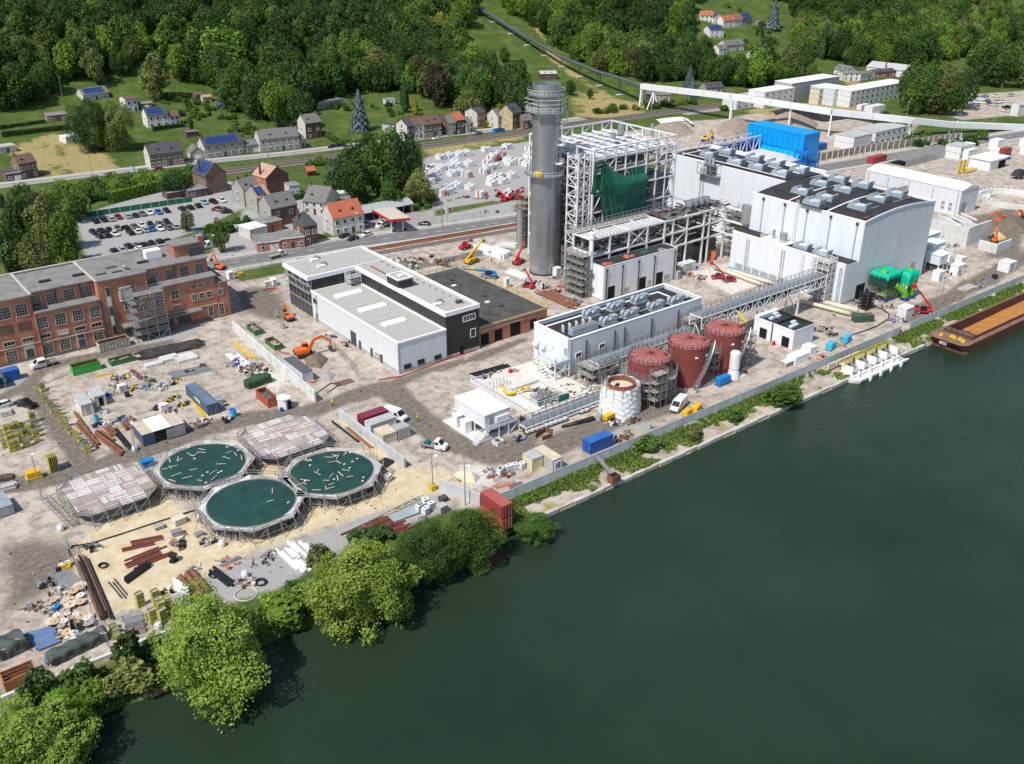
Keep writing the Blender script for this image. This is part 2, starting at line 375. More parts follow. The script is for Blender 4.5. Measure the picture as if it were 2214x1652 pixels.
RD=dens([(-260,305),(20,288),(70,279),(104,270.5),(140,266),(178,258),(205,253.2),(270,245),(352,235),(400,228.5),(447,223.5),(560,208),(900,150)])
ribbon('road',RD,4.6,.10,asph)
for s_,nm in((6.3,'pavement'),(-5.9,'pavement')):ribbon(nm,offs(RD,s_),1.6 if s_>0 else 1.2,.22,kerbm,thick=.25)
m=MB()
for a,b in zip(RD[::1],RD[1:]):
 a=Vector(a);b=Vector(b);d=(b-a).normalized();nn=Vector((-d.y,d.x))*.09;t=0
 while t<(b-a).length-2:
  p,q=a+d*t,a+d*(t+2.2);m.add([(*(p+nn),.104),(*(p-nn),.104),(*(q-nn),.104),(*(q+nn),.104)],[(0,1,2,3)]);t+=5.5
 for o_ in(-4.2,4.2):
  e=Vector((-d.y,d.x))*o_;m.add([(*(a+e+nn),.104),(*(a+e-nn),.104),(*(b+e-nn),.104),(*(b+e+nn),.104)],[(0,1,2,3)])
m.build('road_marking',paint,kind='structure')
RL=dens([(-60,416),(70,409),(115,404.5),(145,400.5),(182,392.5),(243,386),(298,376.5),(340,374)])
ribbon('lane',RL,2.6,.12,asph2,terrain= True)
ribbon('lane_pavement',offs(RL,4.4),1.7,.2,kerbm,terrain= True)
ribbon('lane',dens([(390,352),(440,349),(536,342),(600,336)]),3.,.10,asph2)
ballast=mt('ballast',(.20,.175,.155),.95,var=.3,scale=2.5,bump=.5);railm=mt('rail_steel',(.25,.2,.17),.4,.8);slp=mt('sleeper',(.24,.2,.17),.9)
RR=dens([(-300,415),(90,385.5),(155,378.5),(240,370.3),(290,366.5),(360,363),(430,358),(536,352),(600,346.5),(680,338),(900,310)],6)
ribbon('railway_ballast',RR,5.2,.3,ballast,thick=.3)
for o_ in(-2.9,-1.4,1.4,2.9):ribbon('rail',offs(RR,o_),.09,.62,railm,thick=.16)
for o_ in(-2.15,2.15):
 m=MB();q=offs(RR,o_)
 for a,b in zip(q,q[1:]):
  a=Vector(a);b=Vector(b);d=(b-a).normalized();nn=Vector((-d.y,d.x));k=int((b-a).length/.75)
  for i in range(k):
   p=a+d*(i*.75);m.beam((*(p-nn*1.25),.36),(*(p+nn*1.25),.36),.26,.16)
 m.build('sleepers',slp,kind='stuff')
 # shared materials
white=ribs('white_cladding',(.66,.69,.72),3,.35);whitec=mt('white_panel',(.74,.76,.78),.5,var=.08,scale=.8,streak=1);seam=mt('panel_seam',(.42,.44,.46),.7)
greyc=ribs('light_grey_cladding',(.58,.60,.62),3,.3);blackc=ribs('black_cladding',(.032,.033,.036),3,.3)
wtrim=mt('white_trim',(.80,.81,.82),.5,var=.05);rdark=mt('bitumen_roof',(.034,.034,.037),.85,var=.35,scale=.5,detail=8)
rgrav=mt('roof_gravel',(.40,.385,.36),.95,var=.3,scale=3.5,detail=8,bump=.4);rgrey=mt('grey_roofing',(.21,.205,.20),.9,var=.25,scale=.4,detail=8)
glass=mt('window_glass',(.018,.024,.03),.08,var=.3,scale=.5,spec=.6);stone=mt('pale_stone',(.50,.47,.42),.85,var=.15)
galv=mt('galvanised_steel',(.40,.42,.44),.45,.55,var=.15,scale=1.2);wsteel=mt('white_painted_steel',(.72,.73,.74),.5,var=.08)
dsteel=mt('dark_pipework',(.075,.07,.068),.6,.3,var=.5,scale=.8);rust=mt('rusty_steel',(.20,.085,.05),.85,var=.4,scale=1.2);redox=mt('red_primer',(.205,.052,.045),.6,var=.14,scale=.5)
scaf=mt('scaffold_tube',(.36,.35,.34),.5,.5,var=.3,scale=2);deckm=mt('scaffold_plank',(.36,.34,.31),.85,var=.4,scale=1.4);orng=mt('orange_coupling',(.55,.16,.08),.7)
blk=mt('black_void',(.008,.008,.009),.9,var=.3);pipe_b=mt('beige_pipe',(.62,.57,.46),.55,var=.12);blackp=mt('black_pipe',(.02,.02,.021),.5,var=.3)
doorm=mt('dark_door',(.06,.07,.085),.55,var=.2)
def brickmat(name,c1,c2,mortar,sc=1.0):
 m=mt(name,c1,.9);n=m.node_tree;N=n.nodes;b=N['Principled BSDF']
 g=N.new('ShaderNodeNewGeometry');s=N.new('ShaderNodeSeparateXYZ');n.links.new(g.outputs['Position'],s.inputs[0])
 a=N.new('ShaderNodeMath');n.links.new(s.outputs[0],a.inputs[0]);n.links.new(s.outputs[1],a.inputs[1])
 c=N.new('ShaderNodeCombineXYZ');n.links.new(a.outputs[0],c.inputs[0]);n.links.new(s.outputs[2],c.inputs[1])
 t=N.new('ShaderNodeTexBrick');n.links.new(c.outputs[0],t.inputs['Vector']);t.inputs['Scale'].default_value=sc*2.2
 t.inputs['Color1'].default_value=(*c1,1);t.inputs['Color2'].default_value=(*c2,1);t.inputs['Mortar'].default_value=(*mortar,1);t.inputs['Mortar Size'].default_value=.02
 no=N.new('ShaderNodeTexNoise');no.inputs['Scale'].default_value=.35;no.inputs['Detail'].default_value=7;n.links.new(g.outputs['Position'],no.inputs['Vector'])
 h=N.new('ShaderNodeHueSaturation');r=N.new('ShaderNodeMapRange');r.inputs[1].default_value=.3;r.inputs[2].default_value=.7;r.inputs[3].default_value=.72;r.inputs[4].default_value=1.2
 n.links.new(no.outputs['Fac'],r.inputs[0]);n.links.new(r.outputs[0],h.inputs['Value']);n.links.new(t.outputs['Color'],h.inputs['Color']);n.links.new(h.outputs[0],b.inputs['Base Color'])
 return m
brick=brickmat('red_brick',(.47,.185,.11),(.38,.14,.085),(.42,.28,.2));brickd=brickmat('dark_brick',(.16,.085,.065),(.12,.065,.05),(.2,.15,.12))
brickb=brickmat('brown_brick',(.22,.145,.11),(.17,.11,.085),(.26,.22,.18));bricky=brickmat('yellow_brick',(.50,.38,.20),(.42,.31,.16),(.45,.40,.3))
def win(par,face,c,u,z,w,h,fm= None,nm='window',glassm= None,bars=(2,2),loc0=(0,0),t=.14):
 """window: frame bars proud of the wall, pane as sub-part. face 'S' looks to -Y, 'W' to -X, 'N' to +Y, 'E' to +X"""
 m=MB();f=fm or stone;sg=-1 if face in 'SW' else 1;a,b=c-.02*sg,c+.12*sg
 def B(u0,z0,u1,z1,d=0.):
  bb=b-d*sg
  if face in 'SN':m.box(u0,min(a,bb),z0,u1,max(a,bb),z1)
  else:m.box(min(a,bb),u0,z0,max(a,bb),u1,z1)
 u0,u1,z0,z1=u-w/2,u+w/2,z-h/2,z+h/2
 B(u0-t,z0-t,u0,z1+t);B(u1,z0-t,u1+t,z1+t);B(u0,z0-t,u1,z0);B(u0,z1,u1,z1+t)
 for i in range(1,bars[0]):uu=u0+w*i/bars[0];B(uu-.035,z0,uu+.035,z1,.04)
 for i in range(1,bars[1]):zz=z0+h*i/bars[1];B(u0,zz-.035,u1,zz+.035,.05)
 o=m.build(nm,f,par);p0,p1=c-.03*sg,c+.045*sg;g=glassm or glass
 if face in 'SN':bx('pane',g,o,u0,min(p0,p1),z0,u1,max(p0,p1),z1)
 else:bx('pane',g,o,min(p0,p1),u0,z0,max(p0,p1),u1,z1)
 return o
def flat(par,nm,mat,face,c,u0,u1,z0,z1,d=.06):
 sg=-1 if face in 'SW' else 1;a,b=sorted((c-.03*sg,c+d*sg))
 if face in 'SN': return bx(nm,mat,par,u0,a,z0,u1,b,z1)
 return bx(nm,mat,par,a,u0,z0,b,u1,z1)
def panels(par,mat,face,c,us,zs,d=.1,g=.014,nm='wall_panel'):
 for a,b in zip(us,us[1:]):
  for e,f in zip(zs,zs[1:]):flat(par,nm,mat,face,c,a+g,b-g,e+g,f-g,d)
def lin(a,b,n): return[a+(b-a)*i/n for i in range(n+1)]
def parapet(par,mat,x0,y0,x1,y1,z,h=.45,t=.5,nm='parapet'):
 bx(nm,mat,par,x0,y0,z,x1,y0+t,z+h);bx(nm,mat,par,x0,y1-t,z,x1,y1,z+h)
 bx(nm,mat,par,x0,y0+t,z,x0+t,y1-t,z+h);bx(nm,mat,par,x1-t,y0+t,z,x1,y1-t,z+h)
def rail_mb(m,pts,h=1.1,r=.035,sp=2.0,mid= True):
 for a,b in zip(pts,pts[1:]):
  a=Vector(a);b=Vector(b);L_=(b-a).length;k=max(1,int(L_/sp));up=Vector((0,0,h))
  m.beam(a+up,b+up,2*r)
  if mid:m.beam(a+up*.5,b+up*.5,1.6*r)
  for i in range(k+1):p=a+(b-a)*(i/k);m.beam(p,p+up,2*r)
 return m
def scaffold(nm,label,x0,y0,x1,y1,z1,z0=0.,lift=2.,bay=2.5,cat='scaffold',group= None,decks= True,parent= None,seed=1,r=.05,brace= True,deck_mat= None,tubem= None):
 R=random.Random(seed);o=thing(nm,label,cat,(x0,y0,z0),0,group)if parent is None else ob(nm, None,parent,(x0,y0,z0))
 X,Y,Z=x1-x0,y1-y0,z1-z0;nx_,ny_=max(1,round(X/bay)),max(1,round(Y/bay));m=MB();lv=max(1,int(Z/lift))
 xs,ys=lin(0,X,nx_),lin(0,Y,ny_)
 for i,x in enumerate(xs):
  for j,y in enumerate(ys):
   m.beam((x,y,0),(x,y,Z+R.uniform(.2,1.2)),2*r)
 for k in range(1,lv+1):
  z=k*lift
  if z>Z+.1: break
  for dz in(0,.55,1.05):
   for y in(ys[0],ys[-1]):m.beam((0,y,z+dz),(X,y,z+dz),1.6*r)
   for x in(xs[0],xs[-1]):m.beam((x,0,z+dz),(x,Y,z+dz),1.6*r)
 if brace:
  for k in range(lv):
   for i in range(nx_):
    if R.random()<.5:a,b=(xs[i],xs[i+1])if R.random()<.5 else(xs[i+1],xs[i]);m.beam((a,0,k*lift),(b,0,(k+1)*lift),1.5*r)
   for j in range(ny_):
    if R.random()<.4:m.beam((0,ys[j],k*lift),(0,ys[j+1],(k+1)*lift),1.5*r)
 m.build('tubes',tubem or scaf,o,kind='stuff')
 if decks:
  for k in range(1,lv+1):
   if k*lift<Z+.1:bx('deck',deck_mat or deckm,o,.1,.1,k*lift-.08,X-.1,Y-.1,k*lift)
 return o
 # red brick factory building
OX,OY=41.,232.5
b=thing('brick_building','long red brick factory building with stepped upper storey and grey flat roof','building',(OX,OY,0))
def W5(x,y,Y):v=onY(5,x,y,Y); return v.x-OX,v.z
blocks=[(-32,1,0,18,15.6),(0,0,14.8,18,11.3),(14.8,.2,26.6,18,15.75),(26.6,-.6,43.6,18,11.4),(43.6,-.9,46.4,14,9.4)]
for x0,y0,x1,y1,h in blocks:bx('wall',brick,b,x0,y0,0,x1,y1,h)
bx('upper_wall',brick,b,0,3.3,11.3,14.8,18,15.4);bx('upper_wall',brick,b,26.6,3.0,11.4,43.2,18,15.4)
for x0,y0,x1,y1,z in((-32,.4,0,18.4,15.6),(0,2.7,14.8,18.3,15.4),(14.6,-.3,26.8,18.4,15.75),(26.8,2.4,43.6,18.3,15.4)):bx('roof',rgrey,b,x0,y0,z,x1,y1,z+.3)
for x0,y0,x1,y1,z in((0.02,-.35,14.6,3.3,11.3),(26.8,-1.0,43.9,3.0,11.4),(43.9,-1.3,46.8,14,9.4)):bx('ledge',rgrey,b,x0,y0,z,x1,y1,z+.28)
for x in(-.2,14.4):bx('roof_kerb',stone,b,x,.4,15.9,x+.5,18,16.1)
bx('roof_kerb',stone,b,-32,17.9,15.92,43.6,18.5,16.2)
up,lo,tw,dl=OY+3.3,OY,OY+.2,OY-.6
for q in((285,945),(425,925),(565,892),(705,866)):u,z=W5(*q,up);win(b,'S',3.3,u,z,2.4,2.7,bars=(4,4))
for q in((345,1122),(495,1092),(638,1062),(778,1032)):u,z=W5(*q,lo);win(b,'S',0,u,z,2.3,2.7,bars=(4,4))
for i,q in enumerate(((370,1230),(515,1200),(655,1168),(790,1138))):u,z=W5(*q,lo);win(b,'S',0,u,z,2.3,.9,bars=(3,1),glassm=concp if i==1 else None)
for q in((395,1335),(535,1300),(810,1240)):u,z=W5(*q,lo);win(b,'S',0,u,z,2.2,2.5,bars=(4,4))
u,z=W5(672,1290,lo);flat(b,'door_surround',stone,'S',0,u-1.1,u+1.1,0,4.2,.1);d=flat(b,'door',doorm,'S',0,u-.75,u+.75,.4,2.7,.16);flat(b,'door_light',glass,'S',0,u-.75,u+.75,3.0,3.9,.16)
YA=OY+1
for q in((35,1048),(175,1018)):u,z=W5(*q,YA);win(b,'S',1,u,z,2.4,2.8,bars=(4,4))
for q in((75,1295),(228,1262)):u,z=W5(*q,YA);win(b,'S',1,u,z,2.3,.9,bars=(3,1))
u,z=W5(100,1400,YA);win(b,'S',1,u,z,2.3,2.6,bars=(4,4))
for q in((50,1185),(205,1150)):u,z=W5(*q,YA);flat(b,'bricked_up_window',brickd,'S',1,u-1.5,u+1.5,z-1.2,z+1.2,.03)
u,z=W5(252,1390,YA);flat(b,'door_surround',stone,'S',1,u-1.2,u+1.2,0,4.4,.1);flat(b,'door',doorm,'S',1,u-.8,u+.8,.4,2.8,.16)
u,z=W5(905,1000,tw);flat(b,'stair_window_strip',stone,'S',.2,u-.55,u+.55,1.2,14.2,.1)
for k in range(5):flat(b,'stair_window',glass if k%2==0 else concp,'S',.2,u-.42,u+.42,1.8+2.5*k,3.9+2.5*k,.15)
u,z=W5(1025,880,tw);flat(b,'relief_plaque',stone,'S',.2,u-1.2,u+1.2,z-1.2,z+1.2,.2)
for dx in(-1.35,1.35):flat(b,'plaque_ornament',concp,'S',.2,u+dx-.25,u+dx+.25,z-1.6,z+.9,.3)
flat(b,'plaque_ornament',concp,'S',.2,u-1.5,u+1.5,z+1.3,z+1.7,.3);flat(b,'plaque_ornament',concp,'S',.2,u-1.6,u+1.6,z-1.9,z-1.6,.35)
u,z=W5(1042,990,tw);win(b,'S',.2,u,z,1.2,1.6);u,z=W5(1060,1078,tw);win(b,'S',.2,u,z,1.3,.9,glassm=concp,bars=(2,1))
for q in((1260,752),(1385,730),(1505,706),(1630,680)):u,z=W5(*q,OY+3);win(b,'S',3,u,z,2.2,2.6,bars=(4,4))
for q,s in(((1430,895),(2.,2.2)),((1175,957),(1.9,2.4)),((1300,925),(1.9,2.2)),((1590,915),(1.2,1.5)),((1650,903),(1.2,1.5)),((1710,890),(1.2,1.5)),((1582,825),(1.4,.8)),((1642,812),(1.4,.8)),((1700,798),(1.3,.8)),((1440,995),(1.8,.9)),((1725,1030),(1.2,2.6))):
 u,z=W5(*q,dl);win(b,'S',-.6,u,z,*s,bars=(2,2))
for q,s in(((1800,870),(1.2,1.5)),((1812,1010),(1.2,3.0))):u,z=W5(*q,OY-.9);win(b,'S',-.9,u,z,*s,bars=(2,3))
bx('canopy',rgrey,b,18.6,-2.6,3.6,38.5,-.6,3.95);bx('canopy',rgrey,b,18.6,-2.6,3.6,26.6,.2,3.97)
for u in(21,29.5,34.0):flat(b,'loading_door',doorm,'S',-.6 if u>26.6 else .2,u-1.7,u+1.7,.3,3.2,.08)
for x,y0,z in((0.05,-.12,11.2),(14.75,-.1,11.2),(11.6,3.1,15.3),(6,3.1,15.3),(43.5,-.75,11.2),(17.3,0,9),(34.5,2.85,15.3)):bx('downpipe',doorm,b,x-.12,y0-.12,.2 if z<12 else 11.6,x+.12,y0+.1,z)
for x0,x1,y0 in((-32,0,.93),(0,14.8,-.07),(26.6,43.6,-.67)):bx('string_course',stone,b,x0,y0-.1,3.9,x1,y0+.1,4.05);bx('plinth',mt('dark_plinth',(.17,.15,.14),.9),b,x0,y0-.12,0,x1,y0+.1,.7)
p=at(5,1500,520,17.);X,Y=p.x-OX,p.y-OY
bx('roof_house',brick,b,X-3.2,Y-2,15.7,X+3.4,Y+3,18.6);bx('roof_house_roof',rgrey,b,X-3.5,Y-2.3,18.6,X+3.7,Y+3.3,18.9)
bx('roof_house_door',doorm,b,X+.2,Y-3.2,15.7,X+4.2,Y-2.35,17.9);bx('roof_house_chimney',brick,b,X+3.7,Y-1,15.7,X+5.2,Y+.6,20)
bx('roof_plant_unit',wtrim,b,X-9.5,Y+.5,15.8,X-5.6,Y+3,17.9)
for q in((365,785),(640,735),(830,735),(910,680),(960,715),(1165,630)):v=at(5,*q,15.8);bx('skylight',rdark,b,v.x-OX-1.3,v.y-OY-.5,15.7,v.x-OX+1.3,v.y-OY+.5,16.15)
v=at(5,1025,690,16);m=MB();m.tube((0,0,0),(0,0,1.2),.5,10);m.tube((0,0,1.2),(0,0,1.5),.75,10,.3);m.build('roof_fan',galv,b,loc=(v.x-OX,v.y-OY,15.8))
v=at(5,1395,1240);scaffold('scaffold_tower','grey scaffold stair tower standing against the red brick building',v.x-7.8,227.6,v.x+.3,230.8,13.5,bay=2.6,seed=4,tubem=galv,deck_mat=galv)
# new office and workshop hall
b=thing('workshop_hall','new hall with white lower wing, black L-shaped upper wing and gravel roofs','building',(103,173.5,0))
bx('white_wing',white,b,0,0,.9,13.3,42,7.6);bx('plinth',conc,b,-.04,-.04,0,13.3,42,.9)
bx('black_wing',blackc,b,13.3,.2,.9,23,55.6,11.4);bx('plinth',conc,b,13.3,.14,0,23.05,55,.9)
bx('cross_wing',blackc,b,.6,42,3.6,13.3,55.6,11.0)
bx('gravel_roof',rgrav,b,.5,.5,7.6,13.3,42,7.75);parapet(b,wtrim,-.15,-.15,13.35,42.2,7.6,.38,.55)
bx('gravel_roof',rgrav,b,13.6,.5,11.4,22.8,42,11.55);bx('gravel_roof',rgrav,b,-.6,42.5,11.0,22.6,55,11.56)
for a in((13.1,0,23.2,.6),(22.6,.6,23.2,55.8),(13.1,.6,13.7,41.6),(-1.0,41.6,13.7,42.2),(-1.0,42.2,-.4,55.8),(-.4,55.2,22.6,55.8),(-.4,54.2,22.6,54.5),(13.7,41.9,22.6,42.2)):bx('parapet',wtrim,b,a[0],a[1],10.9,a[2],a[3],11.95)
bx('stair_head',blackc,b,13.3,20.6,11.4,17.6,26,13.9);bx('stair_head_roof',rgrav,b,13.6,20.9,13.9,17.3,25.7,13.98);parapet(b,wtrim,13.15,20.45,17.75,26.15,13.85,.3,.45);bx('rooflight',wtrim,b,15,22.6,13.98,16.2,24,14.3)
g0=mt('curtain_wall_glass',(.03,.04,.05),.06,var=.4,scale=.4,spec=.8)
for k,(z0,z1)in enumerate(((.3,3.6),(3.8,6.9),(7.1,10.7))):
 for j in range(6):bx('glass_pane',g0 if k else doorm,b,.35,42.3+j*2.2,z0,.55,44.35+j*2.2,z1)
bx('floor_band',mt('tan_band',(.36,.3,.2),.8),b,.25,42,3.55,.62,55.4,3.85);bx('glazed_core',doorm,b,.65,42.2,.2,13.3,55.4,3.6)
for j in range(7):bx('mullion',galv,b,.2,42.1+j*2.2,.2,.38,42.25+j*2.2,10.9)
for j in range(4):mem('awning_strut',wsteel,b,(-.8,42.4+j*4.2,10.9),(.3,42.4+j*4.2,7.2),.14)
for zz in(7,9):bx('gallery',galv,b,-.7,42.1,zz,.2,55.4,zz+.08)
for q,l in(((780,885),7.2),((975,998),7.2),((1150,1117),5.8)):
 v=at(6,*q,8.0);m=MB();n_=9;P=[(-l/2,0)]
 for s_ in(0,1):m.add([((s_-.5)*l,1.1*cos(pi*i/n_),.25+.55*sin(pi*i/n_))for i in range(n_+1)],[tuple(range(n_+1))[::(1 if s_ else -1)]])
 m.f+=[(i,i+1,n_+2+i,n_+1+i)for i in range(n_)];m.box(-l/2,-1.15,0,l/2,1.15,.26)
 m.build('rooflight',wtrim,b,loc=(v.x-103,v.y-173.5,7.72))
for k in range(6):
 v=at(6,(700,850,910,1040,1095,1235)[k],(850,940,975,1060,1090,1185)[k],7.8);x,y=v.x-103,v.y-173.5;bx('safety_rail',wtrim,b,x-3.2,y,7.9,x+3.2,y+.1,8.0)
for k in range(14):bx('roof_block',mt('concrete_block',(.2,.2,.2),.9),b,20.6,3.2+k*2.9,11.55,21.0,3.7+k*2.9,11.75)
for q in((500,610),(560,660),(1510,970)):
 v=at(6,*q,11.8);x,y=v.x-103,v.y-173.5;bx('roof_unit',wtrim,b,x-1.1,y-.6,11.6,x+1.1,y+.5,12.1);bx('roof_unit',galv,b,x+.5,y+.6,11.6,x+2.0,y+1.4,12.4)
v=at(6,1690,950,11.8);bx('roof_unit',doorm,b,v.x-104,v.y-174,11.6,v.x-102.4,v.y-173,12.1)
v=at(6,1240,730,11.7);mem('red_cable_tray',mt('red_cable',(.3,.05,.04),.7),b,(16.5,28,11.75),(16.8,40,11.75),.3,.12)
def W6(x,y,fc,c):
 v=onX(6,x,y,c)if fc=='W' else onY(6,x,y,c); return(v.y-173.5,v.z)if fc=='W' else(v.x-103,v.z)
bars1=dict(fm=doorm,bars=(2,1),t=.1)
for q,s in(((825,1250),(2.6,3.6)),((880,1325),(1.1,2.2)),((975,1390),(1.1,2.2)),((1055,1435),(1.1,2.2)),((530,1095),(1.1,2.2))):
 u,z=W6(*q,'W',103);flat(b,'door',doorm,'W',0,u-s[0]/2,u+s[0]/2,.1,.1+s[1],.08)
u,z=W6(512,948,'W',103);win(b,'W',0,u,z,1.9,1.1,**bars1);u,z=W6(1020,1395,'W',103);win(b,'W',0,u,z,2.0,.9,glassm=pipe_b,**bars1)
for q in((1265,1478),(1375,1440),(1512,1403)):u,z=W6(*q,'S',173.5);win(b,'S',0,u,z,1.7,1.0,**bars1)
u,z=W6(1768,1080,'S',173.7);win(b,'S',.2,u,z,3.4,1.3,fm=wtrim,bars=(4,1),t=.12);u,z=W6(1800,1205,'S',173.7);win(b,'S',.2,u,z,1.4,2.0,fm=wtrim,bars=(1,1),t=.1);u,z=W6(1708,1362,'S',173.7);flat(b,'door',blk,'S',.2,u-.5,u+.5,.1,2.3,.08)
for q in((1020,835),(1080,865)):u,z=W6(*q,'W',116.3);win(b,'W',13.3,u,z,1.5,1.2,**bars1)
u,z=W6(800,775,'S',215.5);flat(b,'door',doorm,'S',42,8,9.4,7.8,10,.1);flat(b,'door',glass,'S',42,3.4,5.0,7.8,10,.1)
for u in(.06,13.2):bx('corner_trim',galv,b,u-.1,-.08,.9,u+.1,.1,7.6)
bx('downpipe',galv,b,-.2,39.2,.1,0,39.5,7.5)
scaffold('scaffold_tower','small white aluminium scaffold tower on the gravel roof of the new hall',112.6,212.0,115.9,214.8,11.2,z0=7.75,lift=1.2,bay=3,seed=6,tubem=wsteel,deck_mat=galv)
# low brick workshop with dark roof
b=thing('brick_workshop','low brick workshop with large worn dark flat roof beside the black wing','building',(126.4,175,0))
bx('wall',brick,b,0,0,0,22,39.5,4.7);bx('roof',mt('worn_bitumen',(.075,.073,.07),.9,var=.45,scale=.5,detail=9),b,.3,.4,4.7,21.7,39.1,4.95)
parapet(b,mt('roof_edge',(.34,.33,.29),.9,var=.35,scale=1.5),-.05,-.1,22.1,39.6,4.7,.4,.4)
for x,w_,h_ in((2.2,2.4,3.1),(6.4,2.4,3.1),(11.7,3.2,3.6)):flat(b,'opening',blk,'S',0,x-w_/2,x+w_/2,.15,h_,.04)
for x,w_,h_ in((17.5,2.2,3.0),(20.3,1.4,2.6)):flat(b,'opening',blk,'S',0,x-w_/2,x+w_/2,.6,h_,.04)
flat(b,'lintel',stone,'S',0,.5,14,3.75,3.95,.05)
for q in((1645,820),(1918,955),(1890,905),(2035,985),(1630,775)):v=at(6,*q,5.);bx('rooflight',wtrim if q[0]in(1645,1918)else rdark,b,v.x-126.4-.6,v.y-175-.5,4.9,v.x-126.4+.6,v.y-175+.5,5.15)
yel=mt('yellow_paint',(.62,.42,.04),.6,var=.25);m=MB();rail_mb(m,[(148.7,174.8,4.9),(148.7,214.8,4.9),(126.6,214.8,4.9)],1.1,.06,2.4);rail_mb(m,[(127,174.7,4.9),(148.7,174.7,4.9)],.5,.05,2.4)
m.build('edge_guard',yel,label='yellow temporary guard rail along the dark workshop roof edge',cat='guard rail')
# chimney
steelc=bpy.data.materials.new('chimney_steel');steelc=mt('chimney_cladding',(.38,.40,.43),.34,.7,var=.12,scale=.3)
CXc,CYc,R0=174.2,207.6,3.95
b=thing('chimney','tall grey steel chimney with ring platforms beside the white steel frame','chimney',(CXc,CYc,0))
for k in range(9):z0,z1=29.6*k/9,29.6*(k+1)/9;m=MB();m.lathe([(R0,z0+.02),(R0,z1-.03),(R0-.04,z1-.02),(R0-.04,z1)],48);m.build('shell_course',steelc,b,smooth= False)
for k in range(7):z0,z1=29.6+17.6*k/7,29.6+17.6*(k+1)/7;m=MB();m.lathe([(R0-.22,z0),(R0-.22,z1-.03),(R0-.26,z1-.02),(R0-.26,z1)],48);m.build('shell_course',steelc,b)
m=MB();m.lathe([(R0-.1,47.2),(R0-.1,54),(R0-.5,54),(R0-.5,50)],48);m.build('shell_top',steelc,b);m=MB();m.disc(0,0,50.2,R0-.5,32);m.build('flue_floor',wtrim,b)
m=MB();m.lathe([(R0+.15,.0),(R0+.15,.5),(R0,.5)],48);m.build('base_ring',dsteel,b)
def ringplat(z,r0,r1,nm='ring_platform'):
 m=MB();m.lathe([(r0,z),(r1,z),(r1,z+.18),(r0,z+.18),(r0,z)],40);o=m.build(nm,galv,b);m=MB()
 P=[(r1*cos(2*pi*i/32),r1*sin(2*pi*i/32),z+.18)for i in range(33)];rail_mb(m,P,1.15,.04,3);m.build('handrail',wsteel,o)
ringplat(51.2,R0-.1,R0+1.25);ringplat(29.3,R0-.25,R0+1.7)
m=MB();S8=[(8.2*.72*cos(2*pi*(i+.5)/6),8.2*.72*sin(2*pi*(i+.5)/6))for i in range(6)];m.prism(S8,46.6,46.8);o=m.build('hexagonal_platform',galv,b)
m=MB();rail_mb(m,[(x,y,46.8)for x,y in S8+S8[:1]],1.2,.05,1.6);rail_mb(m,[(x,y,48.0)for x,y in S8+S8[:1]],2.2,.05,3.2);m.build('handrail',wsteel,o)
for x,y in S8:mem('bracket',galv,b,(x*.95,y*.95,46.6),(x*.62,y*.62,43.2),.22)
for k,(a_,z)in enumerate(((-1.1,43.0),(-1.0,37.6),(-1.15,32.5))):
 x,y=(R0+.6)*cos(a_),(R0+.6)*sin(a_);m=MB();m.box(-1.1,-.8,0,1.1,.8,.15);rail_mb(m,[(-1.1,-.8,.15),(1.1,-.8,.15),(1.1,.8,.15)],1.1,.04,1.1);m.build('ladder_landing',wsteel,b,loc=(x,y,z),rz=a_+pi/2)
m=MB()
for dx in(-.25,.25):m.beam((R0*cos(-.85)+.12,R0*sin(-.85)+dx,1),(R0*cos(-.85)+.12,R0*sin(-.85)+dx,51),.09)
for k in range(100):m.beam((R0*cos(-.85)+.12,R0*sin(-.85)-.25,1+k*.5),(R0*cos(-.85)+.12,R0*sin(-.85)+.25,1+k*.5),.05)
m.build('ladder',galv,b);bx('yellow_machine',yel,b,-4.6,-3.6,29.5,-3.4,-.6,30.5)
b=thing('exhaust_stack','short thin grey steel stack behind the tall chimney','chimney',tuple(at(7,122,515)[:2])+(0,));m=MB();m.lathe([(1.15,0),(1.15,12.6),(1.3,12.6),(1.3,12.9),(.9,12.9),(.9,12)],24);m.build('shell',galv,b);m=MB();m.lathe([(1.5,.0),(1.5,.25),(1.1,.25)],24);m.build('base_flange',galv,b)
v=at(7,180,500);scaffold('pipe_scaffold','rusty red scaffold tower between the thin stack and the tall chimney',v.x-.5,v.y,v.x+4.5,v.y+5,16,seed=9,tubem=rust,group= None)
v=at(7,445,690);b=thing('exhaust_duct','second wide grey steel flue shell standing right behind the chimney','chimney',(CXc+6.4,CYc+3.0,0));m=MB();m.lathe([(2.6,0),(2.6,20),(2.0,21.4),(0,21.4)],28);m.build('shell',steelc,b)
for k in range(5):m=MB();m.lathe([(2.62,4*k+3.9),(2.68,4*k+3.95),(2.62,4*k+4)],28);m.build('seam_ring',galv,b)
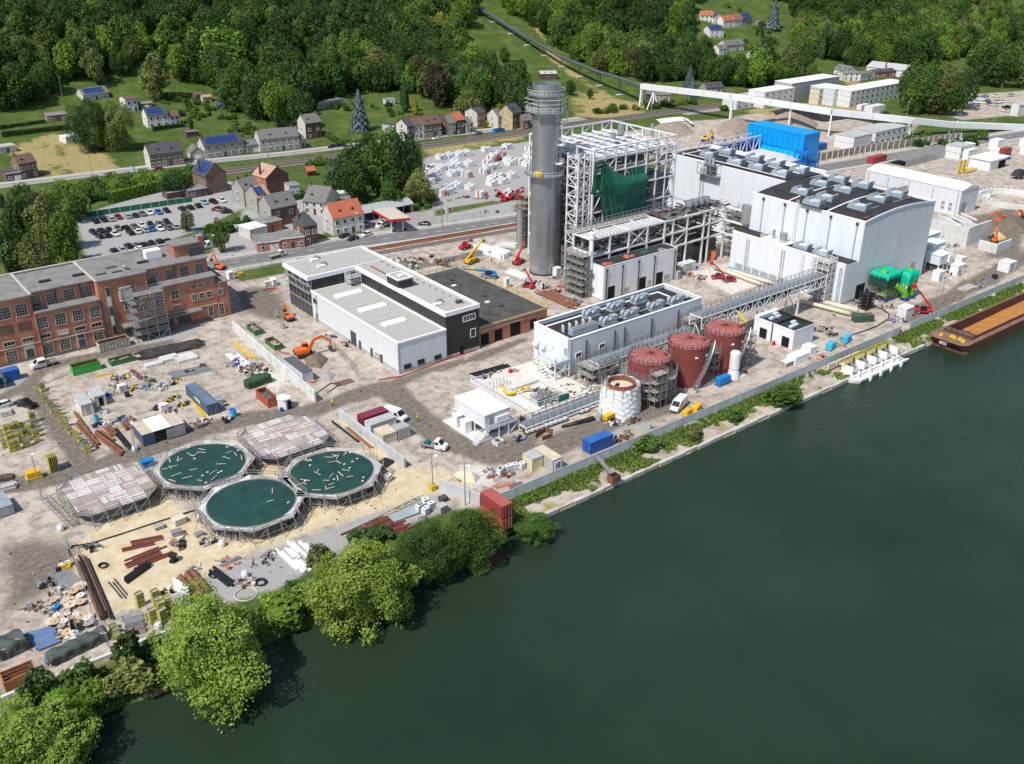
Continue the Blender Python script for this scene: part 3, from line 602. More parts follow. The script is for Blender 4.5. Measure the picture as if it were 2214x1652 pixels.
# boiler house steel frame
FX=[182,186.3,190.6,194.4,198.6,202.8,207,211,215];FY=[196,203,210,217,224];FZ=[6.5,13,19,25,30,34]
b=thing('boiler_house','large white steel lattice frame of the boiler house, unclad and open','building frame',(182,196,0))
def fm_(nm,p,q,w=.42,mat= None): return mem(nm,mat or wsteel,b,(p[0]-182,p[1]-196,p[2]),(q[0]-182,q[1]-196,q[2]),w)
for i,x in enumerate(FX):
 for j,y in enumerate(FY):
  if j in(0,4)or i in(0,8):fm_('column',(x,y,0),(x,y,36.8),.48 if i in(0,8)else .36)
for z in FZ+[36.8]:
 fm_('beam',(182,196,z),(215,196,z),.38);fm_('beam',(182,224,z),(215,224,z),.38);fm_('beam',(182,196,z),(182,224,z),.38);fm_('beam',(215,196,z),(215,224,z),.38)
R=random.Random(5)
for k in range(len(FZ)):
 z0=FZ[k-1]if k else 0;z1=FZ[k]
 for(i,j)in((0,1),(7,8),(3,4))if k<5 else((1,2),(6,7)):
  fm_('brace',(FX[i],196,z0),(FX[j],196,z1),.26)if k%2 else fm_('brace',(FX[j],196,z0),(FX[i],196,z1),.26)
 fm_('brace',(182,196,z0),(182,203,z1),.26);fm_('brace',(182,210,z0),(182,203,z1),.26);fm_('brace',(182,217,z0),(182,224,z1),.26);fm_('brace',(215,203,z0),(215,196,z1),.26)
for i in range(1,8,2):fm_('brace',(FX[i],224,34),(FX[i+1],224,36.8),.2)
for i in range(0,4,2):fm_('brace',(215,FY[i],34),(215,FY[i+1],36.8),.2);fm_('brace',(FX[2*i+1],196,34),(FX[2*i+2],196,36.8),.2)
m,m2=MB(),MB()
for k in range(230):
 z,u=R.choice([2.2,4.4,8.6,10.8,15,17,21,23,26.7,28.4,32])+R.uniform(-.3,.3),R.uniform(0,30);l=R.uniform(1.5,7);f_=k%3;q=m if k%2 else m2
 if f_<2:q.beam((u,R.uniform(.1,2.5),z),(min(33,u+l),R.uniform(.1,2.5),z+(R.uniform(-2,2)if R.random()<.25 else 0)),R.uniform(.1,.22))
 else:q.beam((R.uniform(.1,2.5),u*.9,z),(R.uniform(.1,2.5),min(28,u*.9+l),z),R.uniform(.1,.22))
for k in range(110):u,z,y=R.uniform(0,33),R.uniform(0,30),R.uniform(.2,3);m2.beam((u,y,z),(u,y,z+R.uniform(2,6)),R.uniform(.1,.2))
m.build('secondary_steel',wsteel,b,kind='stuff');m2.build('grey_secondary_steel',mt('grey_steel',(.30,.30,.30),.6,.2,var=.3),b,kind='stuff')
for k in range(11):fm_('roof_beam',(182,197.5+k*2.5,34.1),(215,197.5+k*2.5,34.1),.42 if k%3 else .75)
for x in FX[1:-1]:fm_('roof_beam',(x,196,34.5),(x,224,34.5),.5)
for k in range(18):
 x,y=R.uniform(184,212),R.uniform(198,221);l=R.uniform(1.5,4.5)
 bx('roof_plate',wsteel if k%4 else galv,b,x-182,y-196,34.45,x-182+l,y-196+R.uniform(.5,1.6),34.7)
for q,r_,h_ in(((1335,240),1.0,3.2),((1235,300),.8,2.),((1740,270),.55,4.)):
 v=at(15,*q,36);m=MB();m.tube((0,0,0),(0,0,h_),r_,14);m.build('roof_pipe',galv,b,loc=(v.x-182,v.y-196,34.4))
for i,(x,y)in enumerate(((176.8,196.4),(181.2,196.4),(176.8,200.8),(179,196.4))):fm_('tower_column',(x,y,0),(x,y,36),.4)
for k in range(13):
 z=2.7*k+2.7;fm_('tower_beam',(176.8,196.4,z),(182,196.4,z),.24);fm_('tower_beam',(176.8,196.4,z),(176.8,200.8,z),.24);fm_('tower_beam',(176.8,200.8,z),(182,200.8,z),.24)
 fm_('tower_brace',(176.8 if k%2 else 179,196.4,z-2.7),(179 if k%2 else 176.8,196.4,z),.18);fm_('tower_brace',(179,196.4,z-2.7),(181.2,196.4,z),.18);fm_('tower_brace',(176.8,200.8 if k%2 else 196.4,z-2.7),(176.8,196.4 if k%2 else 200.8,z),.18)
 fm_('stair_flight',(177.4,197.2 if k%2 else 200,z-2.6),(181,197.2 if k%2 else 200,z-.1),.7,galv)
b=thing('boiler','dark grey boiler casing crowded with pipework inside the white steel frame','boiler',(185,199,0))
casing=mt('boiler_casing',(.13,.13,.135),.6,.3,var=.4,scale=.6)
bx('casing',casing,b,2,2,5,26,22,26);bx('upper_drum_house',casing,b,4,4,26,24,20,31);bx('hopper',casing,b,5,4,0,22,18,5)
for z in(6.6,13.1,19.1,25.1,30.1):
 bx('gallery',mt('grating',(.22,.22,.22),.7,.3,var=.3),b,-2.4,-2.4,z,29.4,.6,z+.12);bx('gallery',MATS['grating'],b,-2.4,.6,z,.8,24,z+.12);bx('gallery',MATS['grating'],b,27,.6,z,29.6,24,z+.12)
m=MB();m2=MB()
for k in range(260):
 x,z=R.uniform(-2,28),R.uniform(1,33);y=R.uniform(-1.8,1.6);l=R.uniform(.8,4)
 t=R.random();q=(x+l,y,z)if t<.5 else((x,y,z+l)if t<.85 else(x,y+l,z));(m if k%3 else m2).tube((x,y,z),q,R.uniform(.06,.28),7)
for k in range(120):
 y,z=R.uniform(0,23),R.uniform(1,33);x=R.uniform(-1.8,1.6);l=R.uniform(.8,4);(m if k%3 else m2).tube((x,y,z),(x,y+l,z)if R.random()<.5 else(x,y,z+l),R.uniform(.06,.28),7)
for k in range(150):
 x,y=R.uniform(0,27),R.uniform(0,23);l=R.uniform(1,4);(m if k%2 else m2).tube((x,y,32+R.random()*1.6),(x+l,y,32.4),R.uniform(.08,.3),7)
m.build('pipework',dsteel,b,kind='stuff');m2.build('insulated_pipework',mt('lagged_pipe',(.36,.36,.36),.5,.3,var=.3),b,kind='stuff')
m=MB()
for z in(6.6,13.1,19.1,25.1,30.1):rail_mb(m,[(-2.4,24,z),(-2.4,-2.4,z),(29.4,-2.4,z)],1.1,.05,2)
m.build('gallery_rail',scaf,b,kind='stuff')
gnet=mt('green_net',(.012,.13,.085),.75,var=.3,scale=.4);gnet2=mt('green_net_thin',(.012,.115,.08),.8,var=.3,scale=.4,alpha=.80)
def drape(nm,top,bot,mat,par,Yp,amp=.5,nf=7,nu=60,nv=22,ph=0.,sag=0.):
 def pl(P,t):
  f_=t*(len(P)-1);i=min(int(f_),len(P)-2);a=f_-i; return P[i][0]*(1-a)+P[i+1][0]*a,P[i][1]*(1-a)+P[i+1][1]*a
 vs=[]
 for j in range(nv+1):
  for i in range(nu+1):
   t=i/nu;s_=j/nv;a=pl(top,t);c_=pl(bot,t);x_=a[0]*(1-s_)+c_[0]*s_;y_=a[1]*(1-s_)+c_[1]*s_
   v=onY(15,x_,y_,Yp);v.y-=amp*(.3+.7*s_)*(sin(nf*2*pi*t+ph+1.3*s_)+.5*sin(nf*4.7*t+2.1+2*s_))*.5+sag*sin(pi*s_)+.05
   vs.append(v-Vector((182,196,0))if par else v)
 fs=[(j*(nu+1)+i,j*(nu+1)+i+1,(j+1)*(nu+1)+i+1,(j+1)*(nu+1)+i)for j in range(nv)for i in range(nu)]
 return MB().add(vs,fs).build(nm,mat,par,smooth= True)
b=thing('debris_net','dark green debris net draped in folds over the white steel frame','net',(182,196,0))
drape('lower_net',[(1005,830),(1200,840),(1450,850),(1665,850)],[(1105,1440),(1300,1405),(1500,1360),(1660,1305)],gnet2,b,195.5,.35,9)
drape('swag',[(1110,640),(1160,700),(1250,790),(1400,845),(1540,820),(1650,800)],[(1095,850),(1180,1040),(1290,1105),(1400,1085),(1530,1030),(1668,950)],gnet,b,195.1,.4,2,sag=.9,ph=1)
drape('corner_swag',[(1450,790),(1490,745),(1560,735),(1630,725)],[(1440,870),(1500,900),(1580,890),(1640,860)],gnet,b,195.3,.4,4,30,10)
drape('side_strip',[(1000,690),(1015,680),(1032,690)],[(938,1085),(975,1095),(1005,1060)],gnet,b,195.2,.35,2,16,20)
drape('side_strip',[(1095,650),(1115,640),(1135,660)],[(1030,1010),(1080,1020),(1120,1000)],gnet,b,195.25,.3,2,16,16)
# white precast block in front of the rack
b=thing('precast_building','white concrete panel building with dark flat roof in front of the pipe rack','building',(172,179.4,0))
bx('core',whitec,b,.1,.1,0,28.4,5.2,9.4);panels(b,whitec,'S',0,lin(0,28.5,5),lin(.2,9.6,6));panels(b,whitec,'W',0,lin(0,5.3,2),lin(.2,9.6,2))
bx('roof',rdark,b,.2,.2,9.4,28.3,7.2,9.55);parapet(b,whitec,-.1,-.1,28.6,5.4,9.45,.25,.3);bx('rear_wall',whitec,b,.1,5.2,0,28.4,7.1,9.4)
for x in(1.0,7.0,13.2,19.4,27.6):bx('downpipe',doorm,b,x-.12,-.32,.3,x+.12,-.1,8.4);bx('hopper_head',doorm,b,x-.3,-.4,8.3,x+.3,-.1,8.9)
for x in(3.0,15.0,21.8):flat(b,'opening',blk,'S',0,x-1.3,x+1.3,.1,3.6,.14)
for x,z,w_ in((8.8,1.2,2.0),(17.9,1.4,1.0),(24.9,1.5,2.2)):flat(b,'louvre',galv,'S',0,x-w_/2,x+w_/2,z-.7,z+.7,.14)
for z in(2.0,6.0):flat(b,'louvre',galv,'W',0,3.4,4.5,z-.8,z+.8,.14)
for k,q in enumerate(((800,630),(1000,580),(1230,510),(1130,540),(840,640))):
 v=at(7,*q,9.6);o=thing('tarp_bundle',('stack of orange scaffold clamps','heap of red brick packs','crumpled grey tarp','crumpled green tarp','pile of rusty brackets')[k]+' lying on the dark roof of the precast building','bundle',(v.x,180.6+k%2*1.6,9.56));mm=(orng,orng,galv,gnet,rust)[k];m=MB()
 for i in range(9):x,y,h_=R.uniform(-1.2,1.2),R.uniform(-.8,.8),R.uniform(.1,.5);m.tbox(x-.6,y-.4,0,x+.6,y+.4,h_,.2,.15)
 m.build('heap',mm,o)
 # pipe rack
b=thing('pipe_rack','long white steel pipe rack crammed with pipework behind the precast building','pipe rack',(170,184,0))
CXs=[171.5,178.5,185.8,193,200,203.5,209.5,216.8,219.3,226.4]
for x in CXs:
 for y in(.4,7.5):mem('column',wsteel,b,(x-170,y,0),(x-170,y,16.3),.5)
 for z in(16.1,12.2):mem('cross_beam',wsteel,b,(x-170,.4,z),(x-170,7.5,z),.35)
for z in(16.1,11.2):mem('beam',wsteel,b,(1.5,.4,z),(30,.4,z),.42);mem('beam',wsteel,b,(1.5,7.5,z),(30,7.5,z),.42)
for z in(16.1,12.0,7.8):mem('beam',wsteel,b,(30,.4,z),(56.4,.4,z),.5);mem('beam',wsteel,b,(56.4,.4,z),(56.4,-9,z),.5)
for x in(56.4,):mem('column',wsteel,b,(x,-9,0),(x,-9,16.3),.5)
for k in range(22):mem('roof_slat',wsteel,b,(2+k*1.27,.4,16.45),(2+k*1.27,5.4,16.45),.48,.25)
mem('brace',wsteel,b,(15.8,.4,11.2),(23,.4,16.1),.3);mem('brace',wsteel,b,(23,.4,11.2),(15.8,.4,16.1),.3);mem('brace',wsteel,b,(33.5,.4,8),(39.5,.4,12),.3)
for k in range(24):mem('floor_slat',wsteel,b,(1.8+k*1.16,.6,11.4),(1.8+k*1.16,4.5,11.4),.36,.16)
bx('walkway',deckm,b,0,7.6,16.3,40,9.8,16.45);m=MB();rail_mb(m,[(0,9.8,16.45),(40,9.8,16.45)],1.6,.06,1.6);rail_mb(m,[(0,7.6,16.45),(40,7.6,16.45)],1.3,.06,2.0);m.build('handrail',galv,b,kind='stuff')
m,m2,m3=MB(),MB(),MB()
for k in range(760):
 x,z=R.uniform(1,56),R.uniform(7.5 if k%5 else 2,16);y=R.uniform(1,8);l=R.uniform(1,5)
 if x<30:z=R.uniform(10.5,16)
 t=R.random();q=(min(57,x+l),y,z)if t<.6 else((x,y,min(16.2,z+l*.5))if t<.8 else(x,min(8.5,y+l),z));(m,m2,m3)[k%3].tube((x,y,z),q,R.uniform(.05,.3),6)
for k in range(90):
 y,z=R.uniform(-9,0),R.uniform(7,16);x=R.uniform(57,60);(m,m2,m3)[k%3].tube((x,y,z),(x,y+R.uniform(1,3),z),R.uniform(.06,.25),6)
for k in range(240):
 x,y=R.uniform(30,57),R.uniform(0,8);l=R.uniform(.8,3.5);(m,m2,m3)[k%3].beam((x,y,16.3+R.random()*.7),(x+l*(k%2),y+l*(1-k%2),16.3+R.random()*.7),R.uniform(.08,.3))
m.build('pipework',dsteel,b,kind='stuff');m2.build('lagged_pipework',MATS['lagged_pipe'],b,kind='stuff');m3.build('rusty_pipework',mt('dull_rust',(.14,.085,.065),.8,var=.4),b,kind='stuff')
[bx('equipment_block',casing,b,31+5.2*k,2.5+k%2,0,35+5.2*k,9.5,4.5+1.4*(k%3))for k in range(5)];bx('back_screen',casing,b,2,8.2,7,56,8.6,16);bx('pipe_floor',casing,b,30,.8,7.4,56,8.2,7.7)  # dark ground-level boxes are added to stand in for shade under the rack
for q in((1540,215),(1595,200),(1660,180),(1715,165)):
 v=onY(16,q[0],q[1],187.5);m=MB();m.lathe([(.7,16.3),(.7,17.2),(1.25,17.8),(1.25,19.3),(1.0,19.3)],18);m.disc(0,0,19.2,1.05,18);m.build('roof_fan',galv,b,loc=(v.x-170,3.6,0))
v=onY(16,2125,160,176.5);m=MB();m.lathe([(1.35,13),(1.35,18.5),(1.1,18.5),(1.1,18.2),(0,18.2)],20);m.build('exhaust_cowl',galv,b,loc=(v.x-170,-8,0))
v=onY(16,500,500,184.4);m=MB();m.lathe([(.62,8),(.62,16.6),(.85,16.6),(.85,18.2),(.5,18.2),(.5,17.9),(0,17.9)],18);m.build('vent_pipe',wtrim,b,loc=(1.4,.1,0))
scaffold('scaffold_bay','dense scaffold of weathered planks around the end of the pipe rack',167.6,183.6,171.6,192,13.2,bay=2.0,seed=12,r=.06)
scaffold('scaffold_bay','scaffold filling the lower bay of the pipe rack beside the precast building',201.5,185,208.5,190,8,bay=2.3,seed=13,r=.06)
scaffold('scaffold_bay','tall scaffold between the pipe rack and the white turbine hall',227.4,176.5,233,185,15,bay=2.3,seed=14,r=.06)
# turbine hall
hallw=mt('hall_cladding',(.69,.73,.77),.45,var=.06,scale=.6,streak=1);ventm=mt('vent_steel',(.40,.45,.50),.45,.25,var=.15,scale=.8);ventp=mt('vent_polycarbonate',(.55,.64,.72),.25,var=.1)
b=thing('turbine_hall','very large white clad turbine hall with black roof and rows of roof ventilators','building',(226.2,137.5,0))
def arch(m,x0,x1,y0,y1,z,rise,n_=14):
 vs=[];
 for y in(y0,y1):
  for i in range(n_+1):t=i/n_;vs.append((x0+(x1-x0)*t,y,z+rise*sin(pi*t)))
 m.add(vs,[(i,i+1,n_+2+i,n_+1+i)for i in range(n_)]);k=len(m.v)
 for y,s_ in((y0,1),(y1,-1)):m.add([(x0+(x1-x0)*i/n_,y,z+rise*sin(pi*i/n_))for i in range(n_+1)],[tuple(range(n_+1))[::-s_]])
bx('core',hallw,b,.1,.1,0,33.9,37.3,22);bx('rear_core',hallw,b,14.9,37.3,0,35.4,84.4,22.8);bx('annex_core',hallw,b,-5.8,.1,0,.1,38.4,11.3)
panels(b,hallw,'W',0,lin(0,37.4,6),[11.3,16.8,22.2]);panels(b,hallw,'S',0,[-5.9,34],[.6,7.6,11.5]);panels(b,hallw,'S',0,[0,34],[11.5,15.4,22.2])
panels(b,hallw,'W',-5.9,lin(0,38.5,6),[.9,6.4,11.5]);panels(b,hallw,'W',14.8,lin(37.4,84.5,6),[9,16.5,23])
panels(b,hallw,'N',84.5,[14.8,35.4],[9,16.5,23]);bx('plinth',conc,b,-5.95,-.06,0,34,.2,.6)
m=MB();arch(m,.35,33.65,.25,37.2,22.05,1.3);m.build('roof',rdark,b,smooth= False)
m=MB();arch(m,15.2,35.0,37.5,84.2,22.6,.8);m.build('roof',rdark,b);bx('roof',rdark,b,-5.6,.3,11.3,-.05,38.2,11.5)
bx('parapet',wtrim,b,-.12,-.12,22.2,.4,37.5,22.55);bx('parapet',wtrim,b,33.6,-.12,22.2,34.1,37.5,22.7);bx('parapet',wtrim,b,14.7,37.5,23,15.2,84.6,23.4);bx('parapet',wtrim,b,35,37.5,23,35.5,84.6,23.5);bx('parapet',wtrim,b,15.2,84.1,23,35,84.6,23.7)
m=MB();n_=16
for i in range(n_):x0,x1=34*i/n_,34*(i+1)/n_;z0,z1=22.25+1.3*sin(pi*i/n_),22.25+1.3*sin(pi*(i+1)/n_);m.beam((x0,-.05,z0),(x1,-.05,z1),.4,.5)
m.build('verge_trim',hallw,b);m=MB()
for i in range(n_):x0,x1=34*i/n_,34*(i+1)/n_;z0,z1=22.1+1.3*sin(pi*i/n_),22.1+1.3*sin(pi*(i+1)/n_);m.add([(x0,-.02,21.9),(x1,-.02,21.9),(x1,-.02,z1),(x0,-.02,z0)],[(0,1,2,3)])
m.build('gable_segment',hallw,b);bx('parapet',wtrim,b,-6.05,-.12,11.4,-5.55,38.6,11.85)
for y in(2.0,10.3,18,25.6,33.2):bx('downpipe',seam,b,-.42,y-.16,11.6,-.12,y+.16,21.2);bx('hopper_head',doorm,b,-.5,y-.35,21.0,-.1,y+.35,21.8)
for y in(7.0,19.5,20.3,32,32.8,1.2,.6):bx('downpipe',seam,b,-6.3,y-.14,.5,-6.0,y+.14,10.6)
for y in(69,70.2):bx('downpipe',seam,b,14.4,y-.16,9,14.7,y+.16,21.6)
for k in range(7):bx('wall_louvre',ventm,b,-6.02,15+k*3.1,.5,-5.9,17.7+k*3.1,2.5)
flat(b,'door',blk,'S',0,-.4+1.2,3.6+1.2,.1,4.4,.14);flat(b,'door',blk,'S',0,5.6,6.6,.1,2.4,.14);flat(b,'louvre',galv,'S',0,27,29.4,3,5.5,.14)
def ventmesh():
 m=MB();n_=10;P=[(-3.0,0)]+[(-3.0+1.25-1.25*cos(pi*.5*i/n_*1.4),.2+1.7*sin(pi*.5*i/n_*1.1))for i in range(n_+1)]+[(-1.2,1.9),(-.9,1.0),(.5,1.0),(.8,1.2),(2.0,1.2),(2.4,1.85),(3.0,1.85),(2.5,0)]
 k=len(P);m.add([(-1.2,y,z)for y,z in P]+[(1.2,y,z)for y,z in P],[tuple(range(k)),tuple(range(2*k-1,k-1,-1))]+[(i,k+i,k+(i+1)%k,(i+1)%k)for i in range(k)]); return m.mesh('roof_vent',ventm)
VM=ventmesh();m=MB();m.box(-1.0,-.95,.98,1.0,.5,1.25);m.box(-.95,.45,1.15,.95,2.0,1.3);VP=m.mesh('vent_light',ventp);m=MB();m.box(-1.5,-3.6,-.35,1.5,3.4,.02);VC=m.mesh('vent_curb',doorm)
def vent(par,v,flip=0,s_=1.):
 o=ob('roof_vent',VM,par,v,pi if flip else 0,scale=(1.1*s_,-1.0*s_,1.1*s_));ob('vent_light',VP,o);ob('vent_curb',VC,o); return o
for q in((850,600),(1140,555),(1300,725),(1600,660),(1650,800),(1940,745),(2040,905)):v=at(19,*q,24.0);vent(b,(v.x-226.2,v.y-137.5,23.4))
for q in((170,1340),(220,1420),(370,1390)):v=at(4,*q,24.0);vent(b,(v.x-226.2,v.y-137.5,23.4))
for q in((545,1500),(690,1465),(740,1550),(885,1510)):v=at(4,*q,24.0);vent(b,(v.x-226.2,v.y-137.5,23.4))
for q in((390,45),(590,95),(490,135),(860,170),(1015,105),(1160,65)):v=at(8,*q,24.0);vent(b,(v.x-226.2,v.y-137.5,23.2))
for y in(12.5,25.5):m=MB();[m.beam((34*i/16,y,22.2+1.3*sin(pi*i/16)+.05),(34*(i+1)/16,y,22.2+1.3*sin(pi*(i+1)/16)+.05),.5,.1)for i in range(16)];m.build('roof_walkway',wtrim,b)
mem('cable_ladder',galv,b,(6,5,23.2),(30,5,23.2),.4,.15);mem('cable_ladder',galv,b,(30,5,23.2),(30,30,23.0),.4,.15);mem('roof_walkway',wtrim,b,(18,40,23.5),(18,82,23.5),.5,.1);mem('roof_walkway',wtrim,b,(25,40,23.7),(25,82,23.7),.5,.1);mem('roof_walkway',wtrim,b,(16,80.5,23.5),(33,80.5,23.5),.5,.1)
for y in(26,22.6):m=MB();m.lathe([(1.1,0),(1.1,2.6),(0,2.75)]if y==22.6 else[(.4,0),(.4,2.6),(0,2.7)],18);m.build('annex_stack',galv,b,loc=(-3.2,y,11.9))
m=MB();m.box(-5.4,20,11.6,-1,29,11.85);rail_mb(m,[(-5.4,20,11.8),(-5.4,29,11.8),(-1,29,11.8)],1.0,.06,1.5);m.build('annex_platform',wsteel,b)
for y in(16,9.5):vent(b,(-3,y,11.6),0,.85)
m=MB();[m.beam((-.6,21.2+d_,11.6),(-.6,21.2+d_,24),.1)for d_ in(-.4,.4)];[m.beam((-.6,20.8,12+k*.5),(-.6,21.6,12+k*.5),.08)for k in range(24)];[m.beam((-6.5,13.2+d_,1),(-6.5,13.2+d_,12.4),.1)for d_ in(-.4,.4)];[m.beam((-6.5,12.8,1+k*.5),(-6.5,13.6,1+k*.5),.08)for k in range(22)];m.build('cage_ladder',wsteel,b)
v=onX(19,870,800,240.2);m=MB();y0=v.y-137.5;m.box(12.6,y0-4.2,v.z-2.6,14.6,y0+4.2,v.z-2.4);rail_mb(m,[(12.6,y0-4.2,v.z-2.4),(12.6,y0+4.2,v.z-2.4)],3.4,.08,2.1);rail_mb(m,[(12.6,y0-4.2,v.z+.8),(14.6,y0-4.2,v.z+.8)],.6,.08,2)
m.beam((12.6,y0-4.2,v.z-2.6),(12.6,y0+4.2,v.z+1.2),.12);m.build('hung_platform',galv,b);bx('duct_bundle',doorm,b,12.8,y0-2.2,v.z-2.3,14.4,y0+.4,v.z+.4)
for k in range(3):m=MB();m.tube((13.4,y0-1.6+k*1.5,v.z),(13.4,y0-1.6+k*1.5,v.z+3.2),.5,12);m.build('exhaust_pipe',ventm,b)
v=at(17,130,625,22.3);o=thing('cable_heap','small red heap of cable lying on the black turbine hall roof','heap',(v.x,v.y,22.7));m=MB();[m.tbox(R.uniform(-1,0),R.uniform(-.6,0),0,R.uniform(.2,1),R.uniform(.2,.6),R.uniform(.1,.3),.1,.1)for k in range(6)];m.build('heap',rust,o)
# blue bag filter house behind the hall
blue=mt('bright_blue_cladding',(.0,.30,.72),.45,var=.1,scale=.3);bluest=mt('blue_painted_steel',(.02,.16,.50),.5,var=.15);bluedk=mt('dark_blue_steel',(.01,.05,.22),.6)  # three blues, the darkest for the hopper block and the truss duct
b=thing('filter_house','bright blue box-shaped bag filter house behind the turbine hall','filter house',(294.5,208,0))
bx('body',blue,b,.1,.1,13,9,25.4,24.8);panels(b,blue,'W',0,lin(0,25.5,11),[19,24.8],.14,.06);panels(b,blue,'W',0,lin(0,25.5,8),[13,18.9],.14,.05);bx('roof',blue,b,-.2,-.2,24.8,9.2,25.7,25.1)
for k in range(10):m=MB();m.add([(-3.6,k*2.4+.8,15.0),(-3.6,k*2.4+3.0,15.0),(-.1,k*2.4+3.0,18.4),(-.1,k*2.4+.8,18.4),(-3.2,k*2.4+.8,14.5),(-3.2,k*2.4+3.0,14.5),(-.1,k*2.4+3.0,17.5),(-.1,k*2.4+.8,17.5)],[(0,3,2,1),(4,5,6,7),(0,1,5,4),(0,4,7,3),(1,2,6,5)]);m.build('inlet_hood',blue,b)
for x in(-4,-.5,4.5,9):[mem('column',bluest,b,(x,y,0),(x,y,14),.4)for y in(.2,8.6,17,25.2)]
for z in(5,9.5):[mem('beam',bluest,b,(x,0,z),(x,25.3,z),.3)for x in(-4,9)]
bx('hopper_mass',bluedk,b,-3,1,8,8.6,25,13);[bx('stair_landing',bluest,b,-5,-5.2,3.2*k,2.5,-.4,3.2*k+.2)for k in range(1,7)]
m=MB();[rail_mb(m,[(-5,-.4,3.2*k+.2),(-5,-5.2,3.2*k+.2),(2.5,-5.2,3.2*k+.2)],1.1,.07,1.6)for k in range(1,7)];[m.beam((x,y,0),(x,y,20.5),.3)for x in(-5,2.5)for y in(-5.2,-.4)];[m.beam((-5+3.5*(k%2),-5.2,3.2*k),(-1.5-3.5*(k%2)+3.5,-5.2,3.2*k+3.2),.3)for k in range(6)];m.build('stair_frame',bluest,b)
b=thing('duct_truss','white lattice truss bridge running from the turbine hall to the blue filter house','truss',(264,226,0))
for y in(0,4.5):
 for z in(16,22):mem('chord',wsteel,b,(0,y,z),(29,y,z),.4)
 for k in range(9):x=k*3.6;mem('post',wsteel,b,(x,y,16),(x,y,22),.28);(mem('diagonal',wsteel,b,(x,y,16 if k%2 else 22),(x+3.6,y,22 if k%2 else 16),.24)if k<8 else 0)
for x in(2,14,27):[mem('leg',wsteel,b,(x,y,0),(x,y,16),.5)for y in(0,4.5)]
bx('duct',bluedk,b,0,.8,16.6,29,3.8,20)
b=thing('fan_house','pale grey hipped housing beside the blue filter house','building',(283,206.5,0));bx('wall',greyc,b,0,0,0,9,19,17);m=MB();m.add([(-.2,-.2,17),(9.2,-.2,17),(9.2,19.2,17),(-.2,19.2,17),(4.5,4,18.8),(4.5,15,18.8)],[(0,1,4),(1,2,5,4),(2,3,5),(3,0,4,5),(3,2,1,0)]);m.build('roof',mt('pale_grey_roof',(.48,.50,.53),.5,var=.06),b)
v=at(19,400,400,16);b=thing('switch_house','dark blue grey metal cabin between the steel frame and the earth mound','cabin',(236,226,0));bx('wall',mt('slate_cladding',(.075,.085,.11),.5,var=.1),b,0,0,0,9,6.5,15);bx('roof',mt('slate_roof',(.10,.11,.14),.5),b,-.2,-.2,15,9.2,6.7,15.3);bx('vent_opening',blk,b,6.6,-.08,11,8.6,.05,13.6)
# far white warehouse and plant behind the hall
b=thing('warehouse','long white warehouse with white ribbed roof beyond the turbine hall','building',(327,163.8,0))
bx('wall',white,b,0,0,0,11.6,38,9.0);m=MB();m.add([(-.2,-.2,9),(5.8,-.2,10.4),(11.8,-.2,9),(-.2,38.2,9),(5.8,38.2,10.4),(11.8,38.2,9)],[(0,1,4,3),(1,2,5,4),(0,2,1),(3,4,5),(0,3,5,2)]);m.build('roof',ribs('white_ribbed_roof',(.72,.74,.76),1,1.0),b);bx('ridge_vent',wtrim,b,5,1,10.2,6.6,37,10.7)
for y in(1,10.5,20,28.5,36.8):bx('downpipe',seam,b,-.25,y-.15,.4,0,y+.15,8.2)
flat(b,'roller_door',galv,'S',0,1.2,4.4,.1,4.4,.08);flat(b,'door',wtrim,'S',0,5.4,6.4,.1,2.2,.1);[flat(b,'wall_vent',galv,'W',0,y,y+1.2,z,z+1.1,.06)for y in(2.6,5.4)for z in(1.4,3.0)]
b=thing('screen_wall','grey concrete enclosure walls standing beside the white warehouse','wall',(318,184,0));bx('wall',conc,b,0,0,0,.4,12,7);bx('wall',conc,b,.4,0,0,8.5,.4,7);[bx('buttress',concp,b,-.3,2+k*3,0,0,2.4+k*3,6.8)for k in range(4)]
# low white building with sunken dark roof
b=thing('electrical_building','long low white building with sunken black roof and small grey fans','building',(133.4,149,0))
bx('core',hallw,b,.1,.1,0,43.5,12.7,8.1)
panels(b,hallw,'S',0,lin(0,43.6,9),[.5,9.0],.1,.015);panels(b,hallw,'W',0,lin(0,12.8,3),[.5,9.0],.1,.015);bx('plinth',conc,b,-.05,-.05,0,43.6,.1,.5)
bx('roof',rdark,b,.4,.4,8.1,43.2,12.4,8.25);bx('rear_parapet',hallw,b,0,12.4,0,43.6,12.8,9.1);bx('end_parapet',hallw,b,43.2,0,0,43.6,12.4,9.1);bx('front_parapet',hallw,b,0,.08,8.1,43.2,.4,9.0);bx('west_parapet',hallw,b,.08,.4,8.1,.4,12.4,9.0)
for a in((-.15,-.15,43.8,.45),(-.15,12.35,43.8,12.95),(-.15,.45,.45,12.35),(43.1,.45,43.8,12.35)):bx('coping',wtrim,b,a[0],a[1],9.0,a[2],a[3],9.18)
for a in((1.5,10.6,39,11.2),(3,1.6,12,2.0),(39,3,39.6,11.2)):bx('roof_walkway',wtrim,b,a[0],a[1],8.25,a[2],a[3],8.32)
def fan():
 m=MB();n_=12
 for y in(-.55,.55):m.tube((-1.2,y-.35,.75),(-1.2,y+.35,.75),.75,n_);m.tube((.3,y-.3,.65),(.3,y+.3,.65),.62,n_)
 m.tbox(-.6,-.9,0,1.6,.9,.9,.2,.1);m.tbox(.9,-.7,.5,2.0,.7,1.5,-.2,0);m.box(-2.1,-1.0,0,2.1,1.0,.12); return m.mesh('roof_fan',ventm)
FM=fan()
